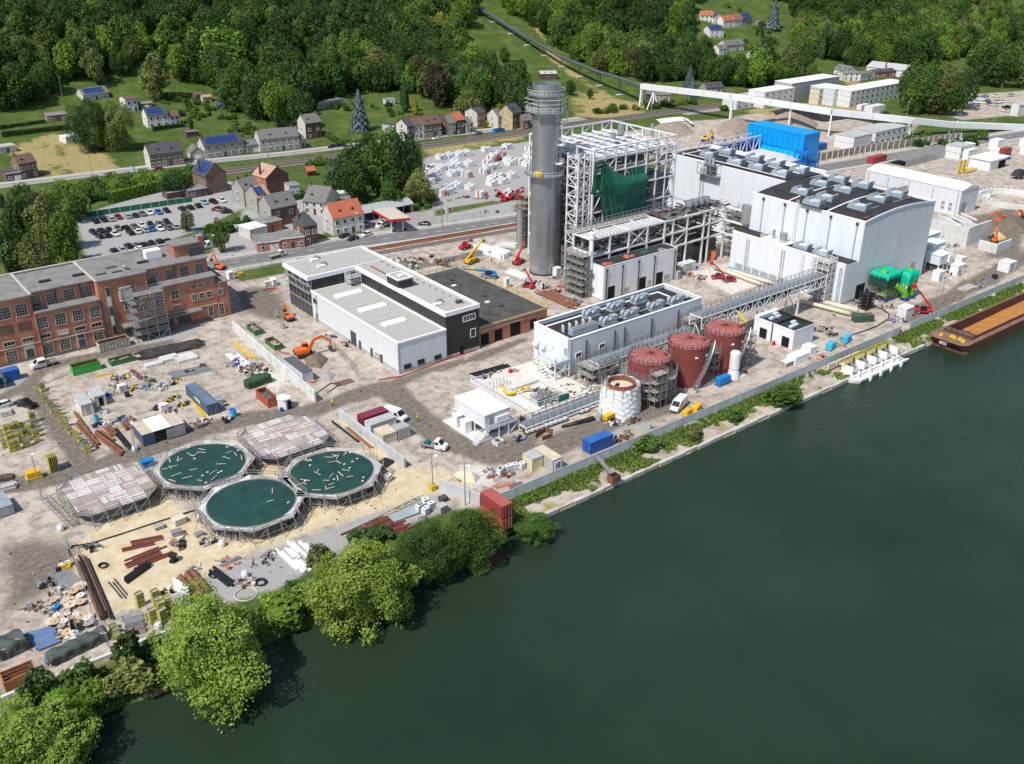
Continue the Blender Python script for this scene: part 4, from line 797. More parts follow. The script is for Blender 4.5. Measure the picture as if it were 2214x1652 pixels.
for q in((700,1045),(900,990),(1095,930),(840,1105),(1015,1048),(1225,985),(1392,938)):v=at(7,*q,8.9);ob('roof_fan',FM,b,(v.x-133.4,v.y-149,8.27),scale=(1.15,1.15,1.15))
v=at(7,650,1170,9.);bx('chiller',ventm,b,v.x-133.4-4.5,v.y-149-.8,8.4,v.x-133.4+3.5,v.y-149+.8,9.9);[bx('chiller_cell',galv,b,v.x-133.4-4.2+k*1.5,v.y-149-.6,9.9,v.x-133.4-3+k*1.5,v.y-149+.6,10.15)for k in range(5)]
for k in range(5):v=at(7,470+55*k,1175-17*k,9.);m=MB();m.box(-.6,-.12,0,-.35,.12,1.3);m.box(.35,-.12,0,.6,.12,1.3);m.box(-.6,-.12,1.3,.6,.12,1.6);m.build('pipe_goalpost',wtrim,b,loc=(v.x-133.4,v.y-149,8.27),rz=1.2)
m=MB();m.path([(30,3,8.6),(42,3,8.6),(42,11,8.6)],.18);m.path([(8,3.6,8.6),(30,3.6,8.6)],.15);m.build('roof_duct',ventm,b)
for x in(4.8,13.8,17,26,35.3):bx('downpipe',doorm,b,x-.12,-.35,.3,x+.12,-.1,7.9)
for q in((595,1385),(787,1312)):v=onY(7,*q,149);win(b,'S',-.1,v.x-133.4,v.z,1.6,1.1,fm=wtrim,bars=(2,1),t=.15)
for q in((265,1280),(320,1305)):
 v=onX(7,*q,133.4);m=MB();y,z=v.y-149,v.z;m.add([(-.05,y-.8,z+.8),(-.05,y+.8,z+.8),(-1.2,y+.8,z-.5),(-1.2,y-.8,z-.5),(-.05,y-.8,z-.5),(-.05,y+.8,z-.5)],[(0,3,2,1),(0,4,3),(1,2,5),(3,4,5,2)]);m.build('air_hood',ventp,b)
flat(b,'door',galv,'W',0,.8,1.9,4.4,6.6,.16);m=MB();[m.beam((-.3,.1+d_,.5),(-.3,.1+d_,9.6),.1)for d_ in(-.35,.25)];[m.beam((-.3,-.25,.8+k*.5),(-.3,.35,.8+k*.5),.08)for k in range(17)];m.build('ladder',galv,b)
b=thing('access_platform','white steel access platform with handrails at the end of the low white building','platform',(128.8,148.6,0))
for x in(0,4.2):
 for y in(0,6):mem('leg',wsteel,b,(x,y,0),(x,y,4.6),.3)
bx('deck',ventp,b,-.2,-.2,4.5,4.4,6.2,4.65)
for z in(2.2,4.4):mem('beam',wsteel,b,(0,0,z),(4.2,0,z),.22);mem('beam',wsteel,b,(0,0,z),(0,6,z),.22)
for a in(((0,0,0),(4.2,0,4.4)),((4.2,0,0),(0,0,4.4)),((0,0,0),(0,6,4.4)),((0,6,0),(0,0,4.4))):mem('brace',wsteel,b,a[0],a[1],.18)
m=MB();rail_mb(m,[(4.2,6,4.6),(0,6,4.6),(0,0,4.6),(4.2,0,4.6)],1.1,.05,1.4);m.build('handrail',wsteel,b);[bx('stair_tread',wsteel,b,-1.2,.5+k*.62,.45*k,-.1,1.0+k*.62,.45*k+.08)for k in range(1,10)]
# pipe bridges
def truss(nm,label,x0,x1,y0,y1,z0,z1,st,legs,pipes,seed,side_rail= True):
 b=thing(nm,label,'pipe bridge',(x0,y0,0));L_=x1-x0;w_=y1-y0;R=random.Random(seed);k=max(2,round(L_/st));xs=lin(0,L_,k)
 for y in(0,w_):
  for z in(z0,z1):mem('chord',wsteel,b,(0,y,z),(L_,y,z),.3)
 for i,x in enumerate(xs):
  for y in(0,w_):mem('post',wsteel,b,(x,y,z0),(x,y,z1),.22)
  mem('cross_member',wsteel,b,(x,0,z1),(x,w_,z1),.22)
  if i<k:mem('diagonal',wsteel,b,(x,0,z1 if i%2 else z0),(xs[i+1],0,z0 if i%2 else z1),.2)
 for x in legs:
  for y in(0,w_):mem('leg',wsteel,b,(x-x0,y,0),(x-x0,y,z0),.35)
  mem('leg_brace',wsteel,b,(x-x0,0,0),(x-x0,w_,z0),.2)
 m,m2=MB(),MB()
 for i in range(pipes):y,z,r=R.uniform(.3,w_-.3),R.uniform(z0+.2,z1-.1),R.uniform(.08,.22);a=R.uniform(0,L_*.3);(m if i%2 else m2).tube((a,y,z),(R.uniform(L_*.6,L_),y,z),r,7)
 m.build('pipes',dsteel,b,kind='stuff');m2.build('lagged_pipes',MATS['lagged_pipe'],b,kind='stuff');bx('cable_tray',galv,b,0,.2,z1+.15,L_,w_-.2,z1+.28)
 m=MB();rail_mb(m,[(0,0,z1+.2),(L_,0,z1+.2)],1.1,.05,1.8);rail_mb(m,[(0,w_,z1+.2),(L_,w_,z1+.2)],1.1,.05,1.8);m.build('handrail',mt('dark_green_rail',(.10,.15,.15),.6),b,kind='stuff'); return b
truss('pipe_bridge','raised white lattice pipe bridge leading to the turbine hall annex',168,219.5,140.6,144.4,5.6,8.4,2.3,(170,182,194,206,218),14,31)
truss('pipe_bridge','lower white lattice pipe bridge running behind the red tanks',136,167.5,142,145.4,2.6,4.6,2.1,(137,146,156,166),16,32)
b=truss('pipe_bridge','low dark pipe rack with green rails leading from the stilted building to the wrapped tank',108.5,131,133.8,136.4,.5,1.3,3.2,(),22,33)
scaffold('scaffold_bay','scaffold tower at the annex end of the raised pipe bridge',216.5,140,220,145.5,12.5,bay=2,seed=15,tubem=wsteel,r=.06)
scaffold('scaffold_bay','scaffold with planks below the raised pipe bridge next to the low white building',168.5,145,176,147.8,7,bay=2.2,seed=16)
scaffold('scaffold_bay','scaffold around the lower pipe bridge by the access platform',133.6,141.5,142,147,4.4,bay=2.1,seed=17)
# red tanks
def tank(label,x,y,r,h,seed,stairs= True):
 b=thing('storage_tank',label,'tank',(x,y,0));n_=48;R=random.Random(seed)
 for k in range(5):z0,z1=h*k/5,h*(k+1)/5;m=MB();m.lathe([(r,z0),(r,z1-.05),(r-.03,z1-.04),(r-.03,z1)],n_);m.build('shell_course',redox,b)
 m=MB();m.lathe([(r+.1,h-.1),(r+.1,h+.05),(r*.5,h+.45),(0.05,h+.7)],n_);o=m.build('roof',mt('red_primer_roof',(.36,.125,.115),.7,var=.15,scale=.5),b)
 m=MB();[m.beam((r*cos(a)*.1,r*sin(a)*.1,h+.72),(r*cos(a),r*sin(a),h+.1),.12)for a in[2*pi*i/10+.2 for i in range(10)]];m.build('roof_rib',redox,o)
 m=MB();P=[((r+.05)*cos(2*pi*i/28),(r+.05)*sin(2*pi*i/28),h)for i in range(29)];rail_mb(m,P,1.1,.045,3);m.build('handrail',scaf,b)
 m=MB();m.tube((0,0,h+.6),(0,0,h+1.2),.4,10);m.tube((r*.55,-r*.45,h+.2),(r*.55,-r*.45,h+.8),.45,10);m.build('roof_nozzle',redox,b)
 for i in range(3):a=-2.0+i*.65;m=MB();m.box(-.35,-.08,-.2,.35,.1,.2);m.build('name_plate',wtrim,b,loc=((r+.02)*cos(a),(r+.02)*sin(a),h*.78),rz=a+pi/2)
 m=MB();a=-1.9;m.tube(((r-.1)*cos(a),(r-.1)*sin(a),1.2),((r+.5)*cos(a),(r+.5)*sin(a),1.2),.85,18);m.tube(((r+.5)*cos(a),(r+.5)*sin(a),1.2),((r+.6)*cos(a),(r+.6)*sin(a),1.2),1.0,18);m.build('manhole',redox,b)
 if stairs:
  m=MB();N_=22
  for i in range(N_):
   a=-1.0+1.1*i/N_*-1;z=h*(1-i/N_);rr=r+.7
   m.box(0,0,0,0,0,0)if 0 else m.beam((r*cos(a),r*sin(a),z),((r+1.1)*cos(a),(r+1.1)*sin(a),z),.3,.1)
   a2=-1.0+1.1*(i+1)/N_*-1
   for q in(0,1.0):m.beam(((r+1.1)*cos(a),(r+1.1)*sin(a),z+q),((r+1.1)*cos(a2),(r+1.1)*sin(a2),z-h/N_+q),.12)
  m.build('spiral_stair',galv,b)
 return b
tank('dark red steel storage tank farthest from the white wrapped tank',165.6,131.6,4.7,9.5,1);tank('dark red steel storage tank standing between two other red tanks',153.4,131.5,4.65,9.5,2)
tank('dark red steel storage tank ringed by scaffold beside the white wrapped tank',141.2,131.6,4.6,9.2,3, False)
b=thing('ring_scaffold','circular plank scaffold encircling the lower half of a red tank','scaffold',(141.2,131.6,0));m=MB();n_=22
for i in range(n_):
 for rr in(4.9,6.1):a=2*pi*i/n_;m.beam((rr*cos(a),rr*sin(a),0),(rr*cos(a),rr*sin(a),7.6),.1)
for z in(1.5,3.4,5.3,7.2):
 for i in range(n_):
  a,c_=2*pi*i/n_,2*pi*(i+1)/n_
  for dz in(0,.6,1.1):m.beam((6.1*cos(a),6.1*sin(a),z+dz-(.9 if z>7 else 0)),(6.1*cos(c_),6.1*sin(c_),z+dz-(.9 if z>7 else 0)),.08)
m.build('tubes',scaf,b,kind='stuff')
for z in(1.5,3.4,5.3):m=MB();m.lathe([(4.85,z),(6.1,z),(6.1,z+.1),(4.85,z+.1)],n_);m.build('deck',deckm,b)
scaffold('scaffold_tower','scaffold stair tower attached to the scaffolded red tank',136.6,125.0,140.2,127.0,8,seed=21,bay=1.8)
scaffold('scaffold_tower','scaffold tower between two red tanks',158.4,128.0,160.4,130.5,7.5,seed=22,bay=1.6)
scaffold('scaffold_tower','scaffold tower at the outer side of the last red tank',168.9,126.6,171.0,129,8,seed=23,bay=1.6)
wrap=mt('white_plastic_wrap',(.72,.74,.75),.35,var=.06,scale=1.5)
b=thing('wrapped_tank','unfinished round tank wrapped in crinkled white plastic with open rusty rim','tank',(131.2,130,0));m=MB();n_,nv=96,30;rr=np.random.RandomState(8)
ph=[(rr.uniform(0,6.28),rr.randint(5,40),rr.uniform(1,9))for k in range(16)];vs=[]
for j in range(nv+1):
 for i in range(n_):
  a=2*pi*i/n_;z=6.3*j/nv;r=4.5-.07*z+sum(.035*sin(k*a+p0+f_*z*.7)for p0,k,f_ in ph[:8])+.05*sin(4.5*z+3*sin(5*a))*(abs(sin(7*a))**.5);vs.append((r*cos(a),r*sin(a),z+.12*sin(9*a)*(j==nv)))
m.add(vs,[(j*n_+i,j*n_+(i+1)%n_,(j+1)*n_+(i+1)%n_,(j+1)*n_+i)for j in range(nv)for i in range(n_)]);m.build('plastic_sheet',wrap,b,smooth= True)
m=MB();m.lathe([(4.0,5.8),(2.9,5.8)],40);m.build('scaffold_deck',deckm,b);m=MB();m.lathe([(2.9,3),(2.9,6.7),(2.75,6.7),(2.75,3)],40);m.build('tank_shell',rust,b);m=MB();[m.beam((2.92*cos(a),2.92*sin(a),5.2),(2.92*cos(a),2.92*sin(a),6.8),.14)for a in[2*pi*i/26 for i in range(26)]];m.build('shell_stiffener',orng,b)
m=MB();m.disc(0,0,5.6,2.75,36);m.build('tank_lid',mt('cream_lid',(.60,.52,.40),.8),b);m=MB();m.box(-.9,-.3,0,1.0,.3,.25);m.build('lid_plate',blk,b,loc=(-.8,.5,5.62),rz=.4);[mem('pole',scaf,b,(4.2*cos(a),4.2*sin(a),0),(4.2*cos(a),4.2*sin(a),7.2),.1)for a in[2*pi*i/14 for i in range(14)]]
b=thing('pump_house','small white block building with two dark doorways and black sunken roof','building',(186.2,127,0))
bx('wall',whitec,b,0,0,0,8,12,4.4);bx('roof',rdark,b,.35,.35,4.0,7.65,11.65,4.45);parapet(b,mt('black_parapet',(.03,.03,.032),.6),.1,.1,7.9,11.9,4.4,.75,.25);bx('parapet_facing',whitec,b,-.05,-.05,4.4,.1,12,5.0);bx('parapet_facing',whitec,b,.1,-.05,4.4,8,.1,5.0)
for y in(2.2,9.0):flat(b,'opening',blk,'W',0,y-1.1,y+1.1,.1,2.7,.05)
bx('downpipe',doorm,b,-.2,6.2,.1,0,6.5,5);bx('tall_end',whitec,b,-.03,10.8,0,8,12.04,5.3);mem('partition',MATS['black_parapet'],b,(.3,6,4.8),(7.7,6,4.8),.25,.6)
for q in((1.6,2),(3.4,2.2),(2.2,8.5),(4.6,8.4),(4.4,3.6),(5.4,9.8)):bx('roof_unit',ventp,b,q[0],q[1],4.5,q[0]+1.3,q[1]+1.0,5.0)
# container offices on stilts
b=thing('stilted_cabin','white electrical container building raised on steel stilts with two stairs','cabin',(100.7,137.3,0))
wbox=ribs('white_container_steel',(.66,.68,.69),3,.25)
bx('box',wbox,b,0,0,2.5,6.3,10.6,5.2);bx('roof',wtrim,b,-.1,-.1,5.2,3.1,10.7,5.32);bx('roof',wtrim,b,3.14,-.1,5.2,6.4,10.7,5.32);bx('base_frame',wsteel,b,-.05,-.05,2.3,6.35,10.65,2.52)
for x in(.1,6.2):
 for y in(.1,3.6,7.1,10.5):mem('stilt',wsteel,b,(x,y,0),(x,y,2.3),.25)
bx('under_cabinet',casing,b,1,1,.1,5.4,9.8,1.9);bx('concrete_pad',concp,b,-2.6,-1.2,.0,7,11.4,.16)
bx('walkway',galv,b,-.2,-1.4,2.3,8.0,-.1,2.4);m=MB();rail_mb(m,[(0,-1.4,2.4),(8,-1.4,2.4),(8,-.1,2.4)],1.1,.05,1.3);m.build('handrail',wsteel,b)
for x in(2.6,5,7.8):mem('walkway_post',wsteel,b,(x,-1.3,0),(x,-1.3,2.3),.2)
mem('walkway_brace',wsteel,b,(5,-1.3,0),(7.8,-1.3,2.3),.14);flat(b,'door',galv,'S',0,1.1,2.0,2.6,4.7,.08);[bx('condenser',wtrim,b,2.6+1.15*k,-.45,3.0,3.6+1.15*k,-.05,4.2)for k in range(3)]
def stair(par,p,q,w_,nm='stair'):
 m=MB();p=Vector(p);q=Vector(q);d=Vector((q.x-p.x,q.y-p.y,0)).normalized();s_=Vector((-d.y,d.x,0))*(w_/2);k=max(3,int(abs(q.z-p.z)/.2))
 for t in(-1,1):m.beam(p+s_*t,q+s_*t,.08,.3);m.beam(p+s_*t+Vector((0,0,1)),q+s_*t+Vector((0,0,1)),.08);[m.beam(p+(q-p)*(i/5)+s_*t,p+(q-p)*(i/5)+s_*t+Vector((0,0,1)),.06)for i in range(6)]
 for i in range(k):c_=p+(q-p)*((i+.5)/k);m.beam(c_-s_,c_+s_,.26,.05)
 return m.build(nm,wsteel,par)
stair(b,(-3.2,-.8,0),(.2,-.8,2.35),1.2);stair(b,(2.5,14.2,.1),(2.5,10.7,2.35),1.2)
for k,(x,y)in enumerate(((98.6,141.2),(98.7,144.3))):c_=thing('white_cabinet','tall white outdoor electrical cabinet beside the stilted container building','cabinet',(x,y,.16),0,'white cabinets by the stilted building');bx('body',wtrim,c_,0,0,.1,1.6,1.7,2.5);bx('top',wtrim,c_,-.08,-.08,2.5,1.68,1.78,2.6);bx('plinth',conc,c_,.05,.05,0,1.55,1.65,.1)
v=at(18,345,1180);c_=thing('concrete_pit','pale concrete box pit on the ground by the stair of the stilted building','pit',(v.x,v.y,0),.1);[bx('side',concp,c_,*a)for a in((-.9,-.9,0,.9,-.7,.95),(-.9,.7,0,.9,.9,.95),(-.9,-.7,0,-.7,.7,.95),(.7,-.7,0,.9,.7,.95))];bx('filling',dsteel,c_,-.7,-.7,.1,.7,.7,.6)
# pale foundation slab with sunken basin
slabm=mt('pale_slab',(.62,.585,.54),.9,var=.14,scale=.6,detail=8)
b=thing('foundation_slab','pale concrete foundation slab with a sunken basin and starter bars','slab',(113.6,138.2,0))
for a in((0,12.6,18.6,21.8),(0,0,4,12.6),(12.2,0,18.6,12.6),(4,0,12.2,1.6)):bx('slab',slabm,b,a[0],a[1],.02,a[2],a[3],.42)
bx('basin_floor',slabm,b,4,1.6,.01,12.2,12.6,.08)
for a in((-.2,-.2,.15,22),(.15,-.2,18.8,.15),(4,12.3,12.2,12.75),(3.7,1.5,4.0,12.7),(12.2,1.5,12.5,12.7)):bx('kerb',concp,b,a[0],a[1],.02,a[2],a[3],.85)
m=MB();[m.beam((x,y,.4),(x,y,1.3),.07)for x in(1,2,3,4,5,6)for y in(15,16,17.5)];[m.beam((17+.2*(k%2),13+k*.5,.4),(17,13+k*.5,1.2),.06)for k in range(16)];m.build('starter_bars',rust,b,kind='stuff');bx('rust_box',mt('signal_red',(.45,.03,.03),.6),b,9.4,19.5,.42,10.2,20.2,1.2)
m=MB();rail_mb(m,[(.1,0,.85),(.1,22,.85)],1.0,.05,1.6);rail_mb(m,[(3.6,12.8,.85),(3.6,2,.85),(10,2,.85)],1.1,.05,1.5);m.build('guard_rail',wsteel,b)
R=random.Random(44);m=MB();[m.tube((R.uniform(5,12),R.uniform(2,8),R.uniform(.2,1.4)),(R.uniform(5,12),R.uniform(2,8),R.uniform(.2,1.4)),.08,6)for k in range(60)];m.build('formwork_props',scaf,b,kind='stuff');[bx('green_sheet',gnet,b,*a)for a in((4.2,3.2,.3,8.2,3.5,1.5),(9.2,1.9,.3,12,2.2,1.6))]
def hose(nm,label,cat,pts,r,mat,wob=0.,group= None,n=8):
 m=MB();m.path([Vector(p)for p in pts],r,n);o=thing(nm,label,cat,(0,0,0),0,group);m.build('tube',mat,o,smooth= True); return o
hpts=[at(18,*q,1.1)for q in((390,420),(430,480),(470,520),(530,520),(600,480),(680,450),(770,445))]
hose('ventilation_hose','fat yellow ventilation hose lying across the sunken basin','hose',hpts,.36,mt('yellow_hose',(.72,.50,.05),.6,var=.2,scale=3),n=10)
for k in range(11):v=at(18,735+k*60.5,1045-k*21.5)if k<9 else at(18,1440+(k-9)*60,775-(k-9)*20);f_=thing('footing_block','white concrete footing block in the row along the dark pipe trench','footing',(v.x,v.y,0),0,'row of footing blocks');bx('base',blackp,f_,-.75,-.55,0,.75,.55,.25);bx('block',concp,f_,-.4,-.4,.25,.4,.4,.75)
for k in range(3):v=at(18,1180+k*25,968-k*5);w_=at(18,1590+k*8,845+k*12);hose('drain_pipe','long black plastic drain pipe lying beside the footing blocks','pipe',[(v.x,v.y,.3+.1*(k==1)),(w_.x,w_.y,.3)],.32,blackp,group='black drain pipes by the trench')
# round clarifier tanks with green covers
cover=mt('green_tarpaulin',(.014,.056,.046),.6,var=.3,scale=.35,detail=6,bump=.15);plank=[mt('plank_grey_%d'%k,c_,.9,var=.25,scale=2)for k,c_ in enumerate(((.42,.40,.38),(.52,.50,.48),(.33,.31,.29),(.60,.59,.57),(.40,.35,.31)))]
greywall=mt('dark_concrete',(.15,.155,.17),.85,var=.25,scale=.7)
def clarifier(label,x,y,r,litter,seed):
 R=random.Random(seed);b=thing('clarifier_tank',label,'tank',(x,y,0));m=MB();m.lathe([(r+.25,0),(r+.25,2.4),(r-.1,2.4)],56);m.build('wall',greywall,b);N_=44;vs=[(0,0,2.62)]
 for j in range(1,9):
  for i in range(N_):a=2*pi*i/N_;q=(r+.1)*j/8;vs.append((q*cos(a),q*sin(a),2.55+.05*sin(5*a+seed)*sin(j)+.04*R.uniform(-1,1)+(.0 if j<8 else -.2)))
 fs=[(0,1+i,1+(i+1)%N_)for i in range(N_)]+[(1+(j-1)*N_+i,1+j*N_+i,1+j*N_+(i+1)%N_,1+(j-1)*N_+(i+1)%N_)for j in range(1,8)for i in range(N_)]
 MB().add(vs,fs).build('green_cover',cover,b,smooth= True);h=r+1.1;k=18
 e=r+1.15;V8=[(e/cos(pi/8)*cos(pi/4*i+pi/8),e/cos(pi/8)*sin(pi/4*i+pi/8))for i in range(9)];k=6
 for i in range(8):
  m=MB();A,B_=V8[i],V8[i+1];t0=pi/4*i+pi/8
  for j in range(k):
   q0,q1=[(A[0]+(B_[0]-A[0])*f_,A[1]+(B_[1]-A[1])*f_)for f_ in(j/k,(j+1)/k)];c0,c1=[((r+.2)*cos(t0+pi/4*f_),(r+.2)*sin(t0+pi/4*f_))for f_ in(j/k,(j+1)/k)]
   m.add([(*c0,2.45),(*q0,2.45),(*q1,2.45),(*c1,2.45),(*c0,2.35),(*q0,2.35),(*q1,2.35),(*c1,2.35)],[(0,1,2,3),(7,6,5,4),(1,5,6,2)])
  m.build('deck',plank[R.randint(0,3)],b);u=Vector((B_[0]-A[0],B_[1]-A[1],0)).normalized();nn=Vector((cos(t0+pi/8),sin(t0+pi/8),0))
  for j in range(6):c_=nn*(e-.2-.16*(j%3))+u*R.uniform(-2.2,2.2);c_.z=2.5+.01*j;mem('board',plank[R.randint(0,4)],b,c_-u*.9,c_+u*.9,.3,.06)
 m,mo=MB(),MB()
 for i in range(8):
  A,B_=Vector((*V8[i],0))*1.02,Vector((*V8[i+1],0))*1.02
  for f_ in(0,.33,.67):p=A+(B_-A)*f_;m.beam(p,p+Vector((0,0,3.6)),.09);mo.box(p.x-.09,p.y-.09,2.3,p.x+.09,p.y+.09,2.5);o_=p*1.13;m.beam((o_.x,o_.y,0),p+Vector((0,0,2.3)),.08)
  for z in(1.1,2.9,3.4):m.beam(A+Vector((0,0,z)),B_+Vector((0,0,z)),.08)
  m.beam(A,A+(B_-A)*.33+Vector((0,0,2.3)),.08);m.beam(B_,A+(B_-A)*.67+Vector((0,0,2.3)),.08)
 m.build('scaffold_tubes',scaf,b,kind='stuff');mo.build('couplings',orng,b,kind='stuff')
 for j in range(40):a=2*pi*j/40;mem('wall_stave',greywall,b,((r+.3)*cos(a),(r+.3)*sin(a),.05),((r+.3)*cos(a),(r+.3)*sin(a),2.2),.9 if j%2 else .7,.12)
 for j in range(litter):
  t,q=R.uniform(0,6.28),r*sqrt(R.uniform(.02,.92));a=R.uniform(0,pi);l=R.uniform(.5,1.0);mem('board',plank[(0,2,4,4)[j%4]],b,(q*cos(t)-l*cos(a),q*sin(t)-l*sin(a),2.72),(q*cos(t)+l*cos(a),q*sin(t)+l*sin(a),2.72),.2,.08)
 for j in range(litter//2):t,q=R.uniform(0,6.28),r*sqrt(R.uniform(.1,.95));bx('paving_slab',concp,b,q*cos(t)-.2,q*sin(t)-.15,2.62,q*cos(t)+.2,q*sin(t)+.15,2.76)
 return b
clarifier('round tank under a green tarpaulin strewn with boards beside the blue skip',50.5,158.3,7.65,22,1)
clarifier('round tank under a nearly bare green tarpaulin above the stacked steel beams',52.2,140.7,7.6,2,2);clarifier('round tank under a green tarpaulin strewn with boards near the concrete yard wall',68.2,141.1,7.6,24,3)
def plankdeck(label,x0,y0,n_,sz,seed):
 R=random.Random(seed);b=thing('plank_deck',label,'scaffold',(x0,y0,0));W_=n_*sz
 for i in range(n_):
  for j in range(n_):
   if abs(i-(n_-1)/2)+abs(j-(n_-1)/2)>n_-1.2: continue
   k=6;d=sz/k;tone=R.randint(0,3)
   for q in range(k):
    mm=plank[tone if R.random()<.6 else R.randint(0,4)];z=2.4+.02*R.random()
    if(i+j)%2:bx('plank',mm,b,i*sz+q*d+.03,j*sz+.05,z,i*sz+(q+1)*d-.03,(j+1)*sz-.05,z+.07)
    else:bx('plank',mm,b,i*sz+.05,j*sz+q*d+.03,z,(i+1)*sz-.05,j*sz+(q+1)*d-.03,z+.07)
 m=MB();c8=sz;m.prism([(c8,.1),(W_-c8,.1),(W_-.1,c8),(W_-.1,W_-c8),(W_-c8,W_-.1),(c8,W_-.1),(.1,W_-c8),(.1,c8)],2.28,2.36);m.build('underdeck',scaf,b);m=MB();m.lathe([(W_/2-.6,0),(W_/2-.6,2.2)],48,W_/2,W_/2);m.build('tank_wall',greywall,b);m,mo=MB(),MB()
 for i in range(n_+1):
  for j in range(n_+1):
   if(i in(0,n_))and(j in(0,n_)): continue
   if i in(0,n_)or j in(0,n_):m.beam((i*sz,j*sz,0),(i*sz,j*sz,3.6),.09)
   mo.box(i*sz-.1,j*sz-.1,2.35,i*sz+.1,j*sz+.1,2.53)
 for i in range(1,n_):mo.beam((i*sz,0,2.5),(i*sz,W_,2.5),.05);mo.beam((0,i*sz,2.5),(W_,i*sz,2.5),.05)
 for z in(1.2,2.9,3.4):
  for a,c_ in(((sz,0),(W_-sz,0)),((W_-sz,0),(W_,sz)),((W_,sz),(W_,W_-sz)),((W_,W_-sz),(W_-sz,W_)),((W_-sz,W_),(sz,W_)),((sz,W_),(0,W_-sz)),((0,W_-sz),(0,sz)),((0,sz),(sz,0))):m.beam((*a,z),(*c_,z),.08)
 for i in range(1,n_-1):m.beam((i*sz,0,0),((i+1)*sz,0,2.3),.08);m.beam((i*sz,-1.3,0),(i*sz,0,2.3),.08);m.beam((0,i*sz,0),(0,(i+1)*sz,2.3),.08);m.beam((W_,i*sz,0),(W_+1,i*sz,2.2),.08)
 m.build('scaffold_tubes',scaf,b,kind='stuff');mo.build('couplings',orng,b,kind='stuff'); return b
plankdeck('square patchwork plank deck over a tank at the edge of the yellow sand',26.2,153.4,6,2.45,5);plankdeck('square patchwork plank deck over a tank next to the muddy track',59.8,151.6,6,2.5,6)
# concrete walls
wallc=mt('wall_concrete',(.50,.52,.53),.85,var=.14,scale=.6)
def pwall(label,pts,h,st=3.0,t=.3,z=0.,mat= None,top= None,nm='concrete_wall'):
 P=[Vector((p[0],p[1],z))for p in pts];b=thing(nm,label,'wall',P[0])
 for a,c_ in zip(P,P[1:]):
  L_=(c_-a).length;k=max(1,round(L_/st));d=(c_-a)/k
  for i in range(k):p,q=a+d*(i+.006)-P[0],a+d*(i+1-.006)-P[0];up=Vector((0,0,h/2));mem('wall_panel',mat or wallc,b,p+up,q+up,t,h)
  if top:mem('coping',top,b,a-P[0]+Vector((0,0,h+.04)),c_-P[0]+Vector((0,0,h+.04)),t+.02,.12)
 return b
b=pwall('long low concrete flood wall between the site and the river bank',[(87,117.1),(174,117.0),(217,117.0)],2.5,6,.3,z=-1.,mat=mt('pale_wall_concrete',(.64,.65,.65),.85,var=.2,scale=.8,streak=1),top=mt('grey_coping',(.26,.29,.32),.7))
pwall('concrete flood wall beside the moored barge',[(221,117.1),(268,117.1),(320,117.4)],2.5,6,.3,z=-1.,mat=MATS['pale_wall_concrete'],top=MATS['grey_coping'])
pwall('pale concrete panel wall dividing the storage yard from the new hall',[(83.3,221),(81.2,172.6)],2.75,2.6,.35,mat=mt('white_concrete',(.60,.61,.61),.8,var=.22,scale=.5))
pwall('grey concrete panel wall in front of the crimson container',[(81.7,163),(81.7,137.4)],2.3,2.4,.4);pwall('short grey concrete wall near the red containers',[(82.6,127),(85.4,118)],2.5,2.2,.35)
pwall('low pale kerb wall along the planted river bank',[(-6,120),(21,119.3),(30,119.2)],.5,4,.5,mat=concp)
brw=mt('stained_retaining_concrete',(.27,.235,.20),.9,var=.3,scale=.6);b=pwall('stained concrete retaining wall with ribs along the main road',[(345,246),(395,241.5),(449,231.5)],3.2,6,.5,mat=brw)
for k in range(30):t=k/29;x=345+104*t;y=np.interp(x,[345,395,449],[246,241.5,231.5])-.45;bx('wall_rib',concp,b,x-345-.18,y-246-.15,0,x-345+.18,y-246+.15,3.1)
b=pwall('low red brick wall beside the disused site railway',[(120,259.5),(146,255),(205,247)],1.3,6,.4,mat=brick);[mem('coping',concp,b,(a[0]-120,a[1]-259.5,1.35),(c_[0]-120,c_[1]-259.5,1.35),.5,.1)for a,c_ in(((120,259.5),(146,255)),((146,255),(205,247)))]
for k,o_ in enumerate((-1.2,.3)):ribbon('site_rail',[(122,256.5+o_),(146,252.3+o_),(206,244+o_)],.1,.25,railm,thick=.2)
ribbon('site_rail_ballast',[(122,256.1),(146,251.9),(206,243.6)],1.6,.12,ballast)
b=thing('quay_edge','pale stone quay edge along the river below the flood wall','quay',(90,110.2,-2.6))
for k in range(34):x=3.7*k+(2 if k>26 else 0);bx('quay_stone',stone,b,x,-.1+.1*(k%3),0,x+3.6,.75,1.35+.06*(k%2))
# barge
rustd=mt('barge_hull',(.12,.055,.04),.85,var=.4,scale=.7);ochre=mt('ochre_cargo',(.40,.18,.05),.95,var=.25,scale=.5,detail=8)
b=thing('barge','rusty open cargo barge with ochre wet sand moored at the quay','barge',(220,101.4,-2));m=MB();LB,WB,HB=85,10.2,2.5
P=[(0,1.2),(1.6,0),(LB,0),(LB,WB),(1.6,WB),(0,WB-1.2)];m.prism([(x+1.2*(x<1.5),y)for x,y in P],-.6,.3);Q=MB();k=6
lo_=[(x+(1.6 if x<2 else 0),y,.3)for x,y in P];hi_=[(x,y,HB-.0)for x,y in P];inn=[(5.5,1.3,HB),(5.5,1.3,HB),(LB-4,1.3,HB),(LB-4,WB-1.3,HB),(5.5,WB-1.3,HB),(5.5,WB-1.3,HB)]
m.add(lo_+hi_,[(i,(i+1)%k,k+(i+1)%k,k+i)for i in range(k)]);m.build('hull',rustd,b)
